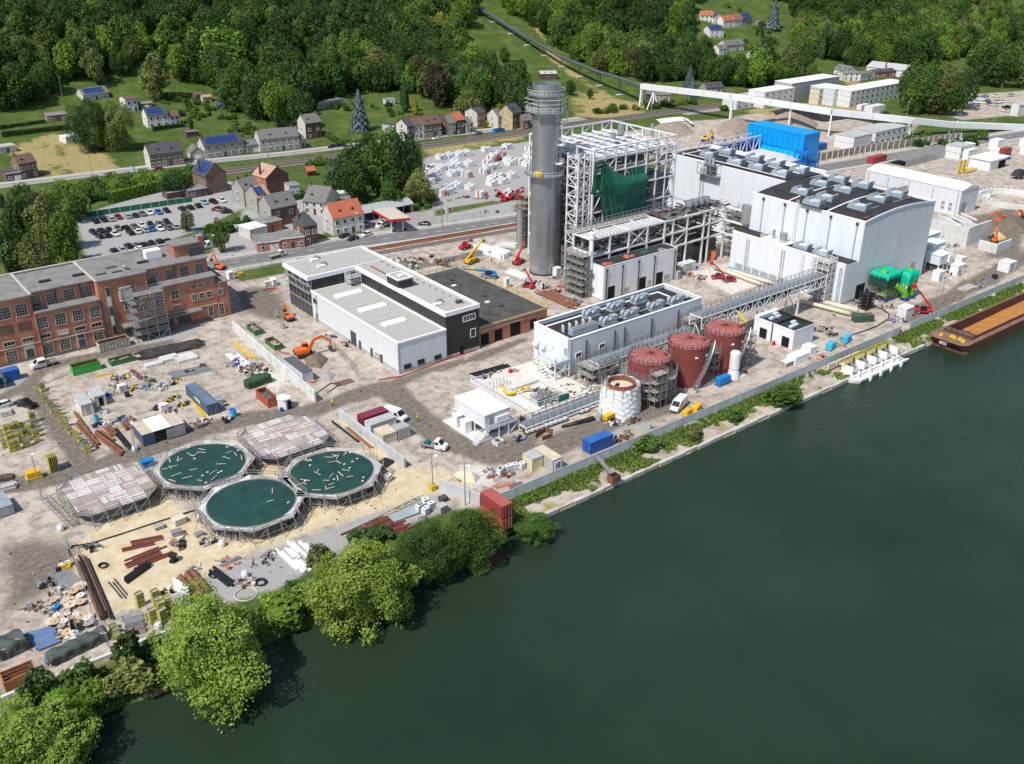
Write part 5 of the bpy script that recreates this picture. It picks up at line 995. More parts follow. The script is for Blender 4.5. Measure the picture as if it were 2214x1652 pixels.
m=MB();m.add(hi_+inn,[(i,(i+1)%k,k+(i+1)%k,k+i)for i in range(k)if(inn[i]!=inn[(i+1)%k])]+[(0,1,k+1),(4,5,k+4)]);m.build('deck',mt('rusty_deck',(.21,.115,.085),.9,var=.35,scale=.8),b)
for a in((5.5,1.3,LB-4,1.5),(5.5,WB-1.5,LB-4,WB-1.3),(5.5,1.5,5.7,WB-1.5),(LB-4.2,1.5,LB-4,WB-1.5)):bx('coaming',rustd,b,a[0],a[1],.3,a[2],a[3],HB+.75)
bx('hold_floor',mt('wet_hold',(.11,.05,.03),.3,var=.3,scale=.4),b,5.7,1.5,.3,LB-4.2,WB-1.5,.45)
m=MB();N1,N2=40,8;vs=[(15+(LB-20)*i/N1,1.55+(WB-3.1)*j/N2,.42+1.0*(1-abs(j-N2/2)/N2*1.0)*min(1,i/14)+.06*RND.random())for i in range(N1+1)for j in range(N2+1)];m.add(vs,[(i*(N2+1)+j,(i+1)*(N2+1)+j,(i+1)*(N2+1)+j+1,i*(N2+1)+j+1)for i in range(N1)for j in range(N2)]);m.build('cargo_sand',ochre,b,smooth= True)
for x,y in((2.2,7.6),(3.4,5.4),(3.2,4.6),(3.4,3.2),(2.6,2.0)):m=MB();m.tube((-.3,0,.35),(.3,0,.35),.4,10);m.box(-.35,-.5,0,.35,.5,.25);m.build('winch',yel,b,loc=(x,y,HB))
m=MB();rail_mb(m,[(5.2,1.5,HB+.75),(5.2,8.7,HB+.75)],.8,.05,1.2);m.build('hand_rail',scaf,b)
def text(par,s,size,loc,rot,mat,nm='lettering',ext=.01):
 c_=bpy.data.curves.new(nm,'FONT');c_.body=s;c_.size=size;c_.extrude=ext;c_.align_x='CENTER';c_.align_y='CENTER';c_.materials.append(mat);t_=bpy.data.objects.new(nm,c_);COL.objects.link(t_);bpy.context.view_layer.update();me_=bpy.data.meshes.new_from_object(t_.evaluated_get(bpy.context.evaluated_depsgraph_get()));bpy.data.objects.remove(t_);o=bpy.data.objects.new(nm,me_);COL.objects.link(o);o.parent=par;o.location=loc;o.rotation_euler=rot; return o
text(b,'0022',1.0,(-.02,5.6,1.75),(radians(75),0,-pi/2),wtrim)
# water intake pontoon
b=thing('intake_structure','white concrete water intake on the river with yellow rails and grey gates','intake',(187,108.3,0))
bx('pontoon',concp,b,0,-.2,-2.5,19.4,2.4,-1.3);m=MB();m.prism([(0,-.2),(-1.5,1.2),(-1.5,2.4),(0,2.4)],-2.5,-1.3);m.build('pontoon_bow',concp,b);bx('edge_beam',wtrim,b,-.2,-.5,-1.4,19.6,-.1,-1.0);[bx('fender',wtrim,b,3+4.2*k,-.95,-2.2,3.7+4.2*k,-.5,-1.2)for k in range(4)]
for k in range(4):bx('gate_bay',conc,b,.6+4.6*k,2.4,-2.5,4.6+4.6*k,4.4,-.6);bx('pier',wtrim,b,.1+4.6*k,2.2,-2.5,.6+4.6*k,5.2,.9);bx('gate_drive',galv,b,2+4.6*k,3.6,-.6,3.2+4.6*k,4.2,1.0);mem('gate_stem',blackp,b,(2.6+4.6*k,3.9,.9),(2.6+4.6*k,3.9,2.4),.25);mem('float',wtrim,b,(1.3+4.6*k,1.2,-1.3),(1.3+4.6*k,1.2,.1),.5)
bx('pier',wtrim,b,18.5,2.2,-2.5,19,5.2,.9);mem('pipe',wtrim,b,(0,1.8,-1.0),(19,1.8,-1.0),.25,kind='cyl');bx('walkway',mt('yellow_grating',(.62,.55,.22),.7),b,0,4.6,.6,19,5.9,.75)
m=MB();rail_mb(m,[(0,4.6,.75),(19,4.6,.75)],1.0,.07,.8);rail_mb(m,[(0,5.9,.75),(19,5.9,.75)],1.0,.07,.8);m.build('yellow_rail',MATS['yellow_grating'],b);[bx('panel_stack',pipe_b,b,-3+3.2*k,6.6,-.3,-.4+3.2*k,7.0,1.2)for k in range(4)];m=MB();m.path([(17,.5,-1.3),(17,.5,.9),(19.2,.8,.9),(19.2,2.2,.9),(19.2,2.2,-1)],.1);m.build('hoop_rail',galv,b)
# green cooling pipes with turquoise tarpaulin
gpipe=mt('green_pipe',(.10,.36,.03),.45,var=.12,scale=.8);teal=mt('turquoise_tarp',(.0,.42,.26),.55,var=.2,scale=.7,bump=.3);bvalve=mt('blue_valve',(.02,.09,.42),.5)
b=thing('cooling_pipework','fat bright green pipes on blue valves under a turquoise tarpaulin','pipework',(232,128,0))
for x,y,h_ in((1.4,4.4,7.4),(9.4,1.4,7.0)):m=MB();m.path([(x,y,1.0),(x,y,h_-1),(x+.1,y+.5,h_),(x+.2,y+2.0,h_+.4)],1.0,18);m.build('riser_pipe',gpipe,b);m=MB();m.tube((x,y,.8),(x,y,1.05),1.3,18);m.tube((x,y,h_-2),(x,y,h_-1.8),1.06,18);m.build('flange',dsteel,b);bx('valve',bvalve,b,x-1.0,y-1.0,0,x+1.0,y+1.0,.8)
for pts,r in((((3.8,4.0,.9),(3.8,4.0,2.4),(3.9,4.8,3.2)),.75),(((6.4,1.2,.9),(6.4,1.3,2.0),(5.0,3.0,3.9),(4.4,4.2,4.0)),.95)):m=MB();m.path(pts,r,16);m.build('elbow_pipe',gpipe,b);m=MB();p=pts[0];m.tube(p,(p[0],p[1],p[2]-.2),r+.3,16);m.build('flange',dsteel,b);bx('valve',bvalve,b,p[0]-.9,p[1]-.9,0,p[0]+.9,p[1]+.9,.7)
scaffold('frame', None,-.5,3.2,9.0,8.6,6.4,bay=2.2,parent=b,seed=51);bx('net_screen',cover,b,-.6,3.0,4.4,6,3.15,7.0);bx('net_screen',cover,b,-.7,3.2,4.2,-.55,8.6,7.0)
def tarp(nm,par,x0,y0,x1,y1,z,drop,mat,seed,n=18,loc= None):
 R=np.random.RandomState(seed);ph=[(R.uniform(0,6.3),R.uniform(.3,1.8),R.uniform(.3,1.8))for k in range(7)];vs=[];N_=n+4
 for j in range(N_+1):
  for i in range(N_+1):
   u,v=(i-2)/n,(j-2)/n;uu,vv=min(1,max(0,u)),min(1,max(0,v));e=max(abs(u-uu),abs(v-vv))*n;x,y=x0+(x1-x0)*uu,y0+(y1-y0)*vv
   zz=z-drop*(e/2.)+.14*sum(sin(p+a*x*1.6+c_*y*1.9)for p,a,c_ in ph)*(.5 if e else .45);x+=(u-uu)*(.15 if e else 0)*3+.1*sin(3*vv*9+seed)*(e>0);y+=.1*sin(3*uu*9+seed)*(e>0);vs.append((x,y,zz))
 w_=N_+1;m=MB().add(vs,[(j*w_+i,j*w_+i+1,(j+1)*w_+i+1,(j+1)*w_+i)for j in range(N_)for i in range(N_)]); return m.build(nm,mat,par,smooth= True,loc=loc)
tarp('tarpaulin',b,-.6,2.9,6.5,8.4,8.0,1.2,teal,3);tarp('tarpaulin',b,6.0,.6,10.8,4.6,7.8,3.4,teal,5)
# transformer modules and blast walls right of the hall
for k,(x,y,l,w_,h_,s_)in enumerate(((266,135.5,5.5,4.6,5.2,2.4),(270,140.5,7,4.5,6.4,2.6),(275,145.8,8,5,7.0,2.6))):
 b=thing('inverter_module',('smallest','middle','tallest')[k]+' of the white boxed modules on stilts beside the turbine hall','module',(x,y,0));bx('box',white,b,0,0,s_,l,w_,h_);bx('roof',wtrim,b,-.15,-.15,h_,l+.15,w_+.15,h_+.12)
 [mem('stilt',wsteel,b,(a,c_,0),(a,c_,s_),.3)for a in(.2,l/2,l-.2)for c_ in(.2,w_-.2)];bx('under_gear',casing,b,.8,.8,.1,l-.8,w_-.8,s_-.4);[bx('cabinet',wtrim,b,l*.75,-.7,s_+.3+1.2*i,l*.95,-.05,s_+1.3+1.2*i)for i in range(2)]
 m=MB();[rail_mb(m,[(l,-.3,z),(l+1.6,-.3,z),(l+1.6,w_,z)],1.1,.05,1.2)for z in(s_,s_+2.2)];m.build('gantry',wsteel,b)
for k,(x,y,l,w_,h_)in enumerate(((259.6,131.5,3.2,2.2,2.6),(268,130.6,4,2.4,3.0),(274,133,2.4,2.2,3.6))):b=thing('white_enclosure',('low white','wide white','tall white')[k]+' equipment enclosure in front of the boxed modules','enclosure',(x,y,0));bx('body',wtrim,b,0,0,0,l,w_,h_);bx('lid',whitec,b,-.1,-.1,h_,l+.1,w_+.1,h_+.15);flat(b,'hatch',galv,'S',0,.4,l*.5,.3,h_*.6,.05)
b=thing('blast_wall','tall pale concrete transformer bay walls with white busbar supports on top','wall',(296,143.5,0));bx('wall',concp,b,0,0,0,.6,14,6.2);bx('wall',concp,b,.6,0,0,14,.6,6.4);bx('wall',concp,b,6,.6,0,6.6,14,6.2);[mem('busbar_support',wsteel,b,(.4+3.2*k,3,6.4),(3.2+3.2*k,10,6.6),.5)for k in range(4)];[bx('joint',seam,b,-.04,2.4*k+1.2,.2,.02,2.4*k+1.28,6.0)for k in range(5)]
b=thing('low_wall','low pale concrete wall with sunlit end near the dirt road','wall',(297,134,0));bx('wall',concp,b,0,0,0,9,.5,3.2);bx('wall',concp,b,0,.5,0,.5,6,3.2)
b=thing('busbar_bridge','sloping bundle of fat white pipes rising from the turbine hall wall','pipe bridge',(260.2,150,0));[mem('duct',wtrim,b,(0,1.6*k,11.5),(26,1.6*k+5,9.2),.55,kind='cyl')for k in range(4)];[mem('strut',galv,b,(x,2+5*x/26,0),(x-2,2+5*x/26,10.4),.3)for x in(8,12,16,20,24)];[mem('strut',galv,b,(x,2+5*x/26,0),(x+3,3+5*x/26,10),.25)for x in(9,14,19)]
v=at(8,2110,130);b=thing('ring_basin','round white concrete ring basin under construction in the dirt yard','basin',(v.x,v.y,0));m=MB();m.lathe([(12.5,0),(12.5,1.6),(11.2,1.6),(11.2,-.0)],64);m.build('ring_wall',concp,b);m=MB();m.lathe([(11.2,.1),(8.2,.12)],64);m.build('ring_floor',slabm,b);m=MB();m.lathe([(8.2,0),(8.2,.9),(7.8,.9),(7.8,0)],64);m.build('inner_ring',concp,b);m=MB();rail_mb(m,[(12.3*cos(t),12.3*sin(t),1.6)for t in lin(.3,3.2,18)],1.1,.05,3);m.build('guard_rail',wsteel,b)
v=at(17,1280,70);b=thing('gas_pipework','bright yellow gas pipe manifold with tall hoops behind the warehouse','pipework',(v.x,v.y,0));[MB().path([(x,0,0),(x,0,5.5),(x+1.2,0,5.5),(x+1.2,0,.5)],.28,10).build('pipe_hoop',yel,b)for x in(-2,1.2)];[MB().path([(x,-1,.8),(x+3,-1,.8),(x+3,2,.8)],.3,10).build('pipe_run',yel,b)for x in(2,5,8)]
v=at(4,1900,1370);b=thing('white_shed','white flat roofed shed with dark open side near the ring basin','shed',(v.x-6,v.y-4,0));bx('wall',whitec,b,0,0,0,13,9,4.2);bx('roof',wtrim,b,-.5,-.5,4.2,15,9.5,4.5);flat(b,'opening',blk,'S',0,7,12.6,.1,3.4,.05)
v=at(17,1985,120);b=thing('black_hood','black sheet covered machine by the white shed','machine',(v.x,v.y,0));m=MB();m.tbox(-3,-2,1.2,3,2,3.4,1.2,.8);m.build('cover',blackp,b);[mem('leg',galv,b,(x,y,0),(x,y,1.3),.25)for x in(-2.6,2.6)for y in(-1.6,1.6)]
# beige process pipes along the annex and gear near the turbine hall
for k,(p,q,r)in enumerate((((8,340,960),(8,780,1075),.55),((8,560,980),(8,840,1050),.7),((7,1700,690),(7,2080,830),.5),((7,1740,690),(7,2200,830),.5))):a,c_=at(*p),at(*q);hose('process_pipe',('long thin beige pipe ending at the green steel box','short fat beige pipe at the foot of the annex corner','outer beige pipe along the annex louvres','inner beige pipe along the annex louvres')[k],'pipe',[(a.x,a.y,.9),(c_.x,c_.y,.9)],r,pipe_b,n=12)
v=at(8,880,1110);b=thing('steel_hopper','dark green steel hopper box with rusty inside lying by the beige pipes','hopper',(v.x,v.y,0),-.5);m=MB();m.tbox(-2.6,-1,0,2.6,1,1.9,-.1,-.1);m.build('body',mt('dark_green_steel',(.05,.09,.07),.6),b);bx('opening',rust,b,1.0,-.7,1.75,2.5,.7,1.97)
v=at(8,905,1010);b=thing('chip_drum','tall black ribbed conveyor tower section standing in a steel frame','machine',(v.x,v.y,0));[mem('frame_post',dsteel,b,(x,y,0),(x,y,5),.2)for x in(-1.6,1.6)for y in(-1.2,1.2)];[bx('flight',blackp,b,-1.5,-1.1,.6+.9*k,1.5,1.1,1.1+.9*k)for k in range(5)]
# containers, cabins and skips
def cont(label,x0,y0,L_,W_,H_,mat,along='X',z=0.,group= None,nm='container',cat='container',roof= None,doors='end',rz=0.):
 b=thing(nm,label,cat,(x0,y0,z),rz,group);X,Y=(L_,W_)if along=='X' else(W_,L_)
 bx('body',mat,b,.04,.04,.1,X-.04,Y-.04,H_-.04);bx('roof',roof or mat,b,.02,.02,H_-.04,X-.02,Y-.02,H_+.01)
 for x in(0,X-.16):
  for y in(0,Y-.16):bx('corner_post',mat,b,x,y,0,x+.16,y+.16,H_)
 if doors=='end':
  if along=='Y':[bx('door',mat,b,X*i/2+.1,-.03,.15,X*(i+1)/2-.08,.05,H_-.15)for i in(0,1)];[bx('lock_bar',galv,b,X*f_-.03,-.08,.2,X*f_+.03,-.02,H_-.2)for f_ in(.15,.35,.65,.85)]
  else:[bx('door',mat,b,-.03,Y*i/2+.1,.15,.05,Y*(i+1)/2-.08,H_-.15)for i in(0,1)]
 return b
cblue=ribs('container_blue',(.015,.09,.34),3,.28);cnavy=ribs('container_navy',(.06,.10,.16),3,.28);cred=ribs('container_red',(.33,.05,.045),3,.28);corg=ribs('container_orange',(.42,.10,.05),3,.28);ccrim=ribs('container_crimson',(.22,.025,.06),3,.28);cgrey=ribs('container_grey',(.40,.40,.40),3,.28);cwhite=ribs('container_white',(.66,.67,.68),3,.28)
cabw=mt('cabin_white',(.66,.67,.66),.6,var=.08);cream=mt('cabin_cream',(.60,.55,.42),.7,var=.08);cabroof=mt('cabin_grey_roof',(.42,.43,.43),.8,var=.2,scale=1.2);croof2=mt('blue_container_roof',(.03,.13,.38),.55,var=.15)
v=at(9,176,207);cont('long blue shipping container beside the red brick building',v.x-12.2,v.y,12.2,2.44,2.6,cblue,roof=croof2)
v=at(11,970,1103);cont('short blue shipping container standing by the river wall',v.x,v.y,6.06,2.44,2.6,cblue,roof=croof2)
v=at(21,380,748);b=cont('long faded navy shipping container in the storage yard with yellow poles beside it',v.x,v.y,12.2,2.44,2.6,cnavy,'Y',roof=mt('navy_roof',(.11,.16,.23),.7,var=.3,scale=1.0));[bx('white_mark',wtrim,b,-.02,4.2+.8*k,1.2+.2*(k%2),.045,4.7+.8*k,1.9)for k in range(4)]
v=at(11,243,1527,5.2);cont('faded red shipping container stacked on top of an orange one',v.x,v.y,6.06,2.44,2.6,cred,'Y',z=2.55,roof=mt('red_roof',(.36,.10,.09),.7,var=.15));cont('orange red shipping container underneath the faded red one',v.x+.05,v.y,6.06,2.44,2.55,corg,'Y',z=0)
def skip(label,x0,y0,L_,W_,H_,mat,along='X',fill= None,group= None,rz=0,inner= None):
 b=thing('skip',label,'skip',(x0,y0,0),rz,group);X,Y=(L_,W_)if along=='X' else(W_,L_);t=.1
 for a in((0,0,X,t),(0,Y-t,X,Y),(0,t,t,Y-t),(X-t,t,X,Y-t)):bx('side',mat,b,a[0],a[1],.12,a[2],a[3],H_)
 bx('floor',inner or rust,b,t,t,.1,X-t,Y-t,.25);n_=int(L_/.8)
 for i in range(n_+1):
  for e in(-.06,(Y if along=='X' else X)+.0):u=.05+(L_-.2)*i/n_;bx('rib',mat,b,*((u,e,.1,u+.12,e+.06,H_)if along=='X' else(e,u,.1,e+.06,u+.12,H_)))
 for a in((-.06,-.08,X+.06,.02),(-.06,Y-.02,X+.06,Y+.08)):bx('rim',mat,b,a[0],a[1],H_,a[2],a[3],H_+.1)
 for a in((t,t,t+.03,Y-t),(X-t-.03,t,X-t,Y-t),(t,Y-t-.03,X-t,Y-t)):bx('inner_lining',inner or rust,b,a[0],a[1],.25,a[2],a[3],H_-.03)
 if fill:
  R=random.Random(len(label));m=MB()
  for k in range(26):x,y,s_=R.uniform(.5,X-.5),R.uniform(.4,Y-.4),R.uniform(.15,.55);m.tbox(x-s_,y-s_*.6,.25,x+s_,y+s_*.6,H_*R.uniform(.35,.95),s_*.4,s_*.2)
  m.build('rubble',fill,b)
 return b
cgreen=mt('skip_green',(.06,.38,.06),.5,var=.15);cgreen2=mt('skip_dull_green',(.05,.20,.06),.6,var=.2);rubble=mt('rubble_mix',(.45,.40,.34),.9,var=.6,scale=2.5)
v=at(20,1208,372);skip('tall bright green roll-off skip with a plank inside',v.x,v.y,6.2,2.4,2.1,cgreen);v=at(20,1822,214);skip('low dull green skip full of white rubble by the gravel lane',v.x,v.y,5.6,2.3,1.2,cgreen2,fill=rubble)
v=at(5,822,1372);skip('large dirty white skip with rusty inside against the brick building',v.x,v.y,7.2,2.5,2.2,mt('dirty_white_steel',(.45,.40,.35),.8,var=.35,scale=1.5))
v=at(6,5,1236);skip('green skip of mixed rubble behind the pale panel wall, beside the small excavator',v.x+.6,v.y,5,2.2,1.3,cgreen2,'Y',rubble);v=at(6,215,1345);skip('green skip of mixed rubble behind the pale panel wall, nearest the red netting',v.x-1.0,v.y,5.4,2.2,1.3,cgreen2,'Y',rubble)
v=at(21,1362,618);skip('orange rusty skip holding scrap sheets near the white kiosk',v.x,v.y,6,2.3,2.1,corg,'Y',fill=galv)
def cabin(label,x0,y0,X,Y,H_,wall,trim= None,roof= None,door= None,z=0,group= None,wins=()):
 b=thing('site_cabin',label,'cabin',(x0,y0,z),0,group);bx('wall',wall,b,.06,.06,.08,X-.06,Y-.06,H_-.1);bx('roof',roof or cabroof,b,-.04,-.04,H_-.1,X+.04,Y+.04,H_+.06)
 for x in(0,X-.14):
  for y in(0,Y-.14):bx('frame_post',trim or wall,b,x,y,0,x+.14,y+.14,H_-.1)
 for a in((0,0,X,.12),(0,Y-.12,X,Y),(0,.12,.12,Y-.12),(X-.12,.12,X,Y-.12)):bx('frame_beam',trim or wall,b,a[0],a[1],H_-.25,a[2],a[3],H_-.1);bx('frame_beam',trim or wall,b,a[0],a[1],0,a[2],a[3],.12)
 if door:flat(b,'door',door,'S',.06,X*.35,X*.35+.95,.15,2.15,.04)
 for f_,u,w_ in wins:win(b,f_,.06,u,1.5,w_,1.0,fm=wtrim,bars=(2,1),t=.08)
 return b
ytrim=mt('ochre_trim',(.50,.33,.10),.7)
v=at(20,1358,1030);cabin('white cabin with ochre frame and grey roof with a closed grey door',v.x,v.y,2.4,6,2.6,cabw,ytrim,door=galv,wins=(('W',4.4,.8),));v=at(20,1655,885);cabin('white cabin with ochre frame and open dark doorway beside another cabin',v.x-.9,v.y+.6,2.4,5,2.6,cabw,ytrim,door=blk)
v=at(9,1178,762);q=at(9,1530,662);b=thing('container_shelter','workshop shelter of two dark containers spanned by a flat white roof','shelter',(v.x,v.y,0));Lx=q.x-v.x;[bx('container',cnavy,b,x,0,0,x+2.4,6.0,2.6)for x in(0,Lx-2.4)];[bx('container_roof',mt('dusty_roof',(.50,.44,.35),.9,var=.2),b,x-.02,0,2.6,x+2.42,6.0,2.66)for x in(0,Lx-2.4)];bx('white_roof',wtrim,b,2.2,-.1,2.68,Lx-2.6,6.2,2.8);bx('back_wall',casing,b,2.4,5.6,0,Lx-2.4,5.9,2.6);bx('mesh_panel',galv,b,Lx*.55,-.1,.2,Lx-.1,.02,2.3)
v=at(10,552,243);b=cabin('white container with dark grey roof built into the pale panel wall',v.x,v.y,2.5,9.5,2.7,cwhite,roof=mt('charcoal_roof',(.10,.105,.115),.8,var=.2))
v=at(10,925,505,0);cont('crimson shipping container behind the grey panel wall',83.2,155.6,6.06,2.44,2.6,ccrim);cabin('white site cabin open at the end next to the crimson container',83,152.2,6,2.5,2.5,cabw,roof=cabroof,door= None);cabin('cream site cabin with sandy roof beside the grey panel wall',82.9,147.3,3.2,3.6,2.3,cream,roof=mt('sandy_roof',(.58,.50,.38),.9,var=.2));cont('small grey storage container beside the cream cabin',86.3,147.3,2.4,3,2.5,cgrey,'Y')
v=at(18,790,1535);cabin('cream and yellow site cabin beside the container with a maroon emblem',v.x,v.y,2.6,3,2.5,cream,mt('pale_yellow_trim',(.66,.52,.18),.7));v=at(18,1062,1552)
b=cont('grey storage container with sandy roof and a maroon striped emblem on its end',v.x,v.y,6.0,2.44,2.6,cgrey,'Y',roof=MATS['sandy_roof'],doors='no');bx('emblem_panel',wtrim,b,.35,-.05,.35,2.1,.05,2.1);mar=mt('maroon_paint',(.20,.01,.06),.6);bx('white_banner',wtrim,b,-.05,3.0,.9,.05,5.2,2.2)
for k in range(3):bx('emblem_bar',mar,b,.62,-.075,.6+.34*k,1.45,-.04,.78+.34*k)
bx('emblem_bar',mar,b,1.5,-.075,.6,1.74,-.04,1.8);bx('emblem_bar',mar,b,.8,-.075,1.66,1.5,-.04,1.82);bx('banner_mark',doorm,b,-.07,4.6,1.4,-.04,4.9,1.7)
v=at(21,1715,628);b=thing('white_kiosk','white six-sided kiosk with dark doorway next to the orange skip','kiosk',(v.x-.6,v.y+1.4,0));m=MB();m.prism([(1.5*cos(t),1.5*sin(t))for t in[pi/3*i+.3 for i in range(6)]],0,2.5);m.build('wall',wtrim,b);m=MB();m.lathe([(1.7,2.5),(0.05,3.0)],6);m.build('roof',wtrim,b);bx('doorway',blk,b,.15,-1.52,.1,.95,-1.2,2.0);bx('waste_bin',bvalve,b,-1.6,-1.5,0,-1.1,-1.0,.9)
v=at(12,45,1125);b=thing('rusty_steel_box','open rusty steel box with cross bars at the corner of the storage yard','steel box',(v.x,v.y,0));[bx('side',mt('ochre_rust',(.36,.16,.06),.9,var=.35,scale=1.2),b,*a)for a in((0,0,0,4.2,.12,1.7),(0,2.4,0,4.2,2.52,1.7),(0,.12,0,.12,2.4,1.7),(4.08,.12,0,4.2,2.4,1.7))];bx('floor',rust,b,.12,.12,.05,4.08,2.4,.15);[bx('cross_bar',rust,b,.12,y,1.4,4.08,y+.15,1.65)for y in(.8,1.6)]
v=at(11,1160,1290);b=thing('rusty_pit_box','small rusty steel box on the river bank under a grey chute','steel box',(v.x,v.y,-.6));bx('body',rust,b,-1,-.8,0,1,.8,1.3);bx('opening',blk,b,-.8,-.6,1.28,.8,.6,1.32);a=at(11,1010,1110,1.0);b=thing('chute','long grey conveyor chute from the river wall to the rusty box','chute',(a.x,a.y,1.2));mem('trough',galv,b,(0,0,0),(v.x-a.x,v.y+.6-a.y,-.6),.7,.4)
v=at(14,1345,122);b=thing('white_unit','square white equipment unit beside the red boom lift by the river wall','unit',(v.x,v.y,0));bx('body',wbox,b,0,0,0,3.4,2.6,2.9);bx('lid',wtrim,b,-.1,-.1,2.9,3.5,2.7,3.05)
v=at(14,520,455);b=thing('covered_pallets','large white plastic covered stack near the pump house','stack',(v.x+.5,v.y-.5,0));bx('crate',wtrim,b,0,0,0,5.2,2.6,1.9);bx('side_crate',deckm,b,-2.8,.4,0,-.1,2.0,1.2);bx('cover',wrap,b,-2.9,.3,1.2,-.05,2.1,1.35);bx('cover',wrap,b,-.05,-.05,1.9,5.25,2.65,2.02);v=at(14,650,385);b=thing('covered_crate','white plastic covered crate between the pump house and the blue pumps','crate',(v.x,v.y,0));bx('crate',wtrim,b,0,0,0,2.6,2.6,1.9);bx('cover',wrap,b,-.06,-.06,1.9,2.66,2.66,2.0)
def genset(label,v,L_,W_,H_,mat,rz=0.,wheels= False,nm='generator'):
 b=thing(nm,label,'generator',(v.x,v.y,0),rz);z0=.35 if wheels else .15;bx('canopy',mat,b,-L_/2,-W_/2,z0,L_/2,W_/2,H_);m=MB();m.tbox(-L_/2,-W_/2,H_,L_/2,W_/2,H_+.12,.15,.12);m.build('lid',mat,b);bx('skid',blk,b,-L_/2-.05,-W_/2-.05,0 if not wheels else .3,L_/2+.05,W_/2+.05,z0)
 for k in range(int(L_/.9)):u=-L_/2+.12+k*.9;bx('side_door',mat,b,u,-W_/2-.03,z0+.15,u+.8,-W_/2,H_-.12)
 bx('grille',blackp,b,L_/2-.02,-W_/2+.2,z0+.3,L_/2+.03,W_/2-.2,H_-.2)
 if wheels:[MB().tube((x,-W_/2-.1,.3),(x,-W_/2+.12,.3),.3,12).build('wheel',blackp,b)for x in(-.3,.5)]
 return b
bgen=mt('generator_blue',(.01,.20,.55),.45,var=.1);cyan=mt('pump_cyan',(.05,.42,.62),.45,var=.1);ygen=mt('generator_yellow',(.70,.40,.02),.5,var=.12)
genset('blue boxed generator beside the white plastic silo',at(11,2050,520),3.6,1.5,1.9,bgen);genset('yellow towable generator at the foot of the wrapped tank',at(11,1118,815),2.6,1.3,1.4,ygen,.1, True);genset('taller yellow generator beside the white van near the tanks',at(11,1835,745),2.6,1.4,1.5,ygen,.3);genset('lower yellow generator behind the white van near the tanks',at(11,1755,775),2.3,1.3,1.2,ygen,.3)
genset('cyan pump unit beside the river wall, closer to the covered crates',at(14,800,335),2.8,1.5,1.8,cyan,.2);genset('cyan pump unit beside the river wall, farther from the covered crates',at(14,915,282),2.8,1.5,1.8,cyan,.2)
v=at(11,2135,470);b=thing('plastic_silo','slim white plastic wrapped silo on a skirt beside the blue generator','silo',(v.x,v.y,0));m=MB();m.lathe([(1.5,0),(1.15,2.0),(1.05,2.2),(1.2,2.5),(1.2,6.2),(.9,6.6),(0,6.75)],24);m.build('shell',wrap,b,smooth= False);m=MB();[m.tbox(R.uniform(-1,1)+1.5,R.uniform(-1,.5)-.8,0,R.uniform(1,2)+1.5,R.uniform(.5,1),R.uniform(.2,.6),.3,.2)for k in range(5)];m.build('plastic_heap',wrap,b)
b=thing('yellow_crane_arm','folded yellow pipe bend lying on a red tank roof','pipe',(169,130.2,9.9));MB().path([(0,0,.4),(1.4,-.6,.4),(2.2,.8,.8),(1.8,2.6,2.2)],.26,10).build('arm',yel,b)
# vehicles
tyre=mt('tyre',(.018,.018,.018),.85);rim_m=mt('wheel_rim',(.45,.45,.46),.4,.6);cglass=mt('car_glass',(.012,.014,.016),.05,spec=.7);lampm=mt('lamp_glass',(.6,.6,.58),.2);redl=mt('tail_lamp',(.35,.01,.01),.3)
PAINT={k:mt('car_paint_'+k,c_,.25,var=.03,spec=.6)for k,c_ in dict(black=(.012,.012,.014),navy=(.015,.02,.06),white=(.70,.71,.72),grey=(.16,.165,.17),silver=(.40,.42,.44),blue=(.02,.13,.42),red=(.20,.012,.02),sky=(.28,.42,.52)).items()}
def loft(secs):
 """closed loft through cross sections [(x, [(y, z)...])] of equal point count"""
 m=MB();k=len(secs[0][1]);vs=[(x,y,z)for x,P in secs for y,z in P];fs=[]
 for s_ in range(len(secs)-1):fs+=[(s_*k+i,s_*k+(i+1)%k,(s_+1)*k+(i+1)%k,(s_+1)*k+i)for i in range(k)]
 fs+=[tuple(range(k-1,-1,-1)),tuple((len(secs)-1)*k+i for i in range(k))]; return m.add(vs,fs)
def sec(w_,z0,z1): return[(-w_*.94,z0),(w_*.94,z0),(w_,z0+(z1-z0)*.35),(w_*.97,z1-.12),(w_*.88,z1),(-w_*.88,z1),(-w_*.97,z1-.12),(-w_,z0+(z1-z0)*.35)]
CARB=loft([(-2.12,sec(.70,.42,.62)),(-2.05,sec(.82,.30,.78)),(-1.5,sec(.88,.24,.88)),(-.7,sec(.89,.22,.95)),(.8,sec(.89,.22,.97)),(1.6,sec(.88,.24,.98)),(2.02,sec(.84,.30,.92)),(2.12,sec(.76,.40,.70))]).mesh('car_body',PAINT['black'])
CARG=loft([(-1.05,sec(.80,.92,.98)),(-.35,sec(.74,.92,1.40)),(.2,sec(.74,.92,1.45)),(1.1,sec(.72,.92,1.42)),(1.75,sec(.74,.92,1.10)),(1.85,sec(.74,.92,.99))]).mesh('car_glasshouse',cglass)
CARR=loft([(-.30,sec(.66,1.38,1.455)),(.2,sec(.68,1.38,1.50)),(1.1,sec(.66,1.38,1.47)),(1.25,sec(.62,1.36,1.43))]).mesh('car_roof',PAINT['black'])
WH=MB().tube((0,-.1,0),(0,.1,0),.31,14).mesh('wheel',tyre);RIM=MB().tube((0,-.11,0),(0,.11,0),.19,10).mesh('rim',rim_m)
def wheels(b,P,s_=1.):
 for x,y in P:o=ob('wheel',WH,b,(x,y,.31*s_),scale=(s_,s_,s_));ob('rim',RIM,o)
def slotmat(o,m):
 o.material_slots[0].link='OBJECT';o.material_slots[0].material=m
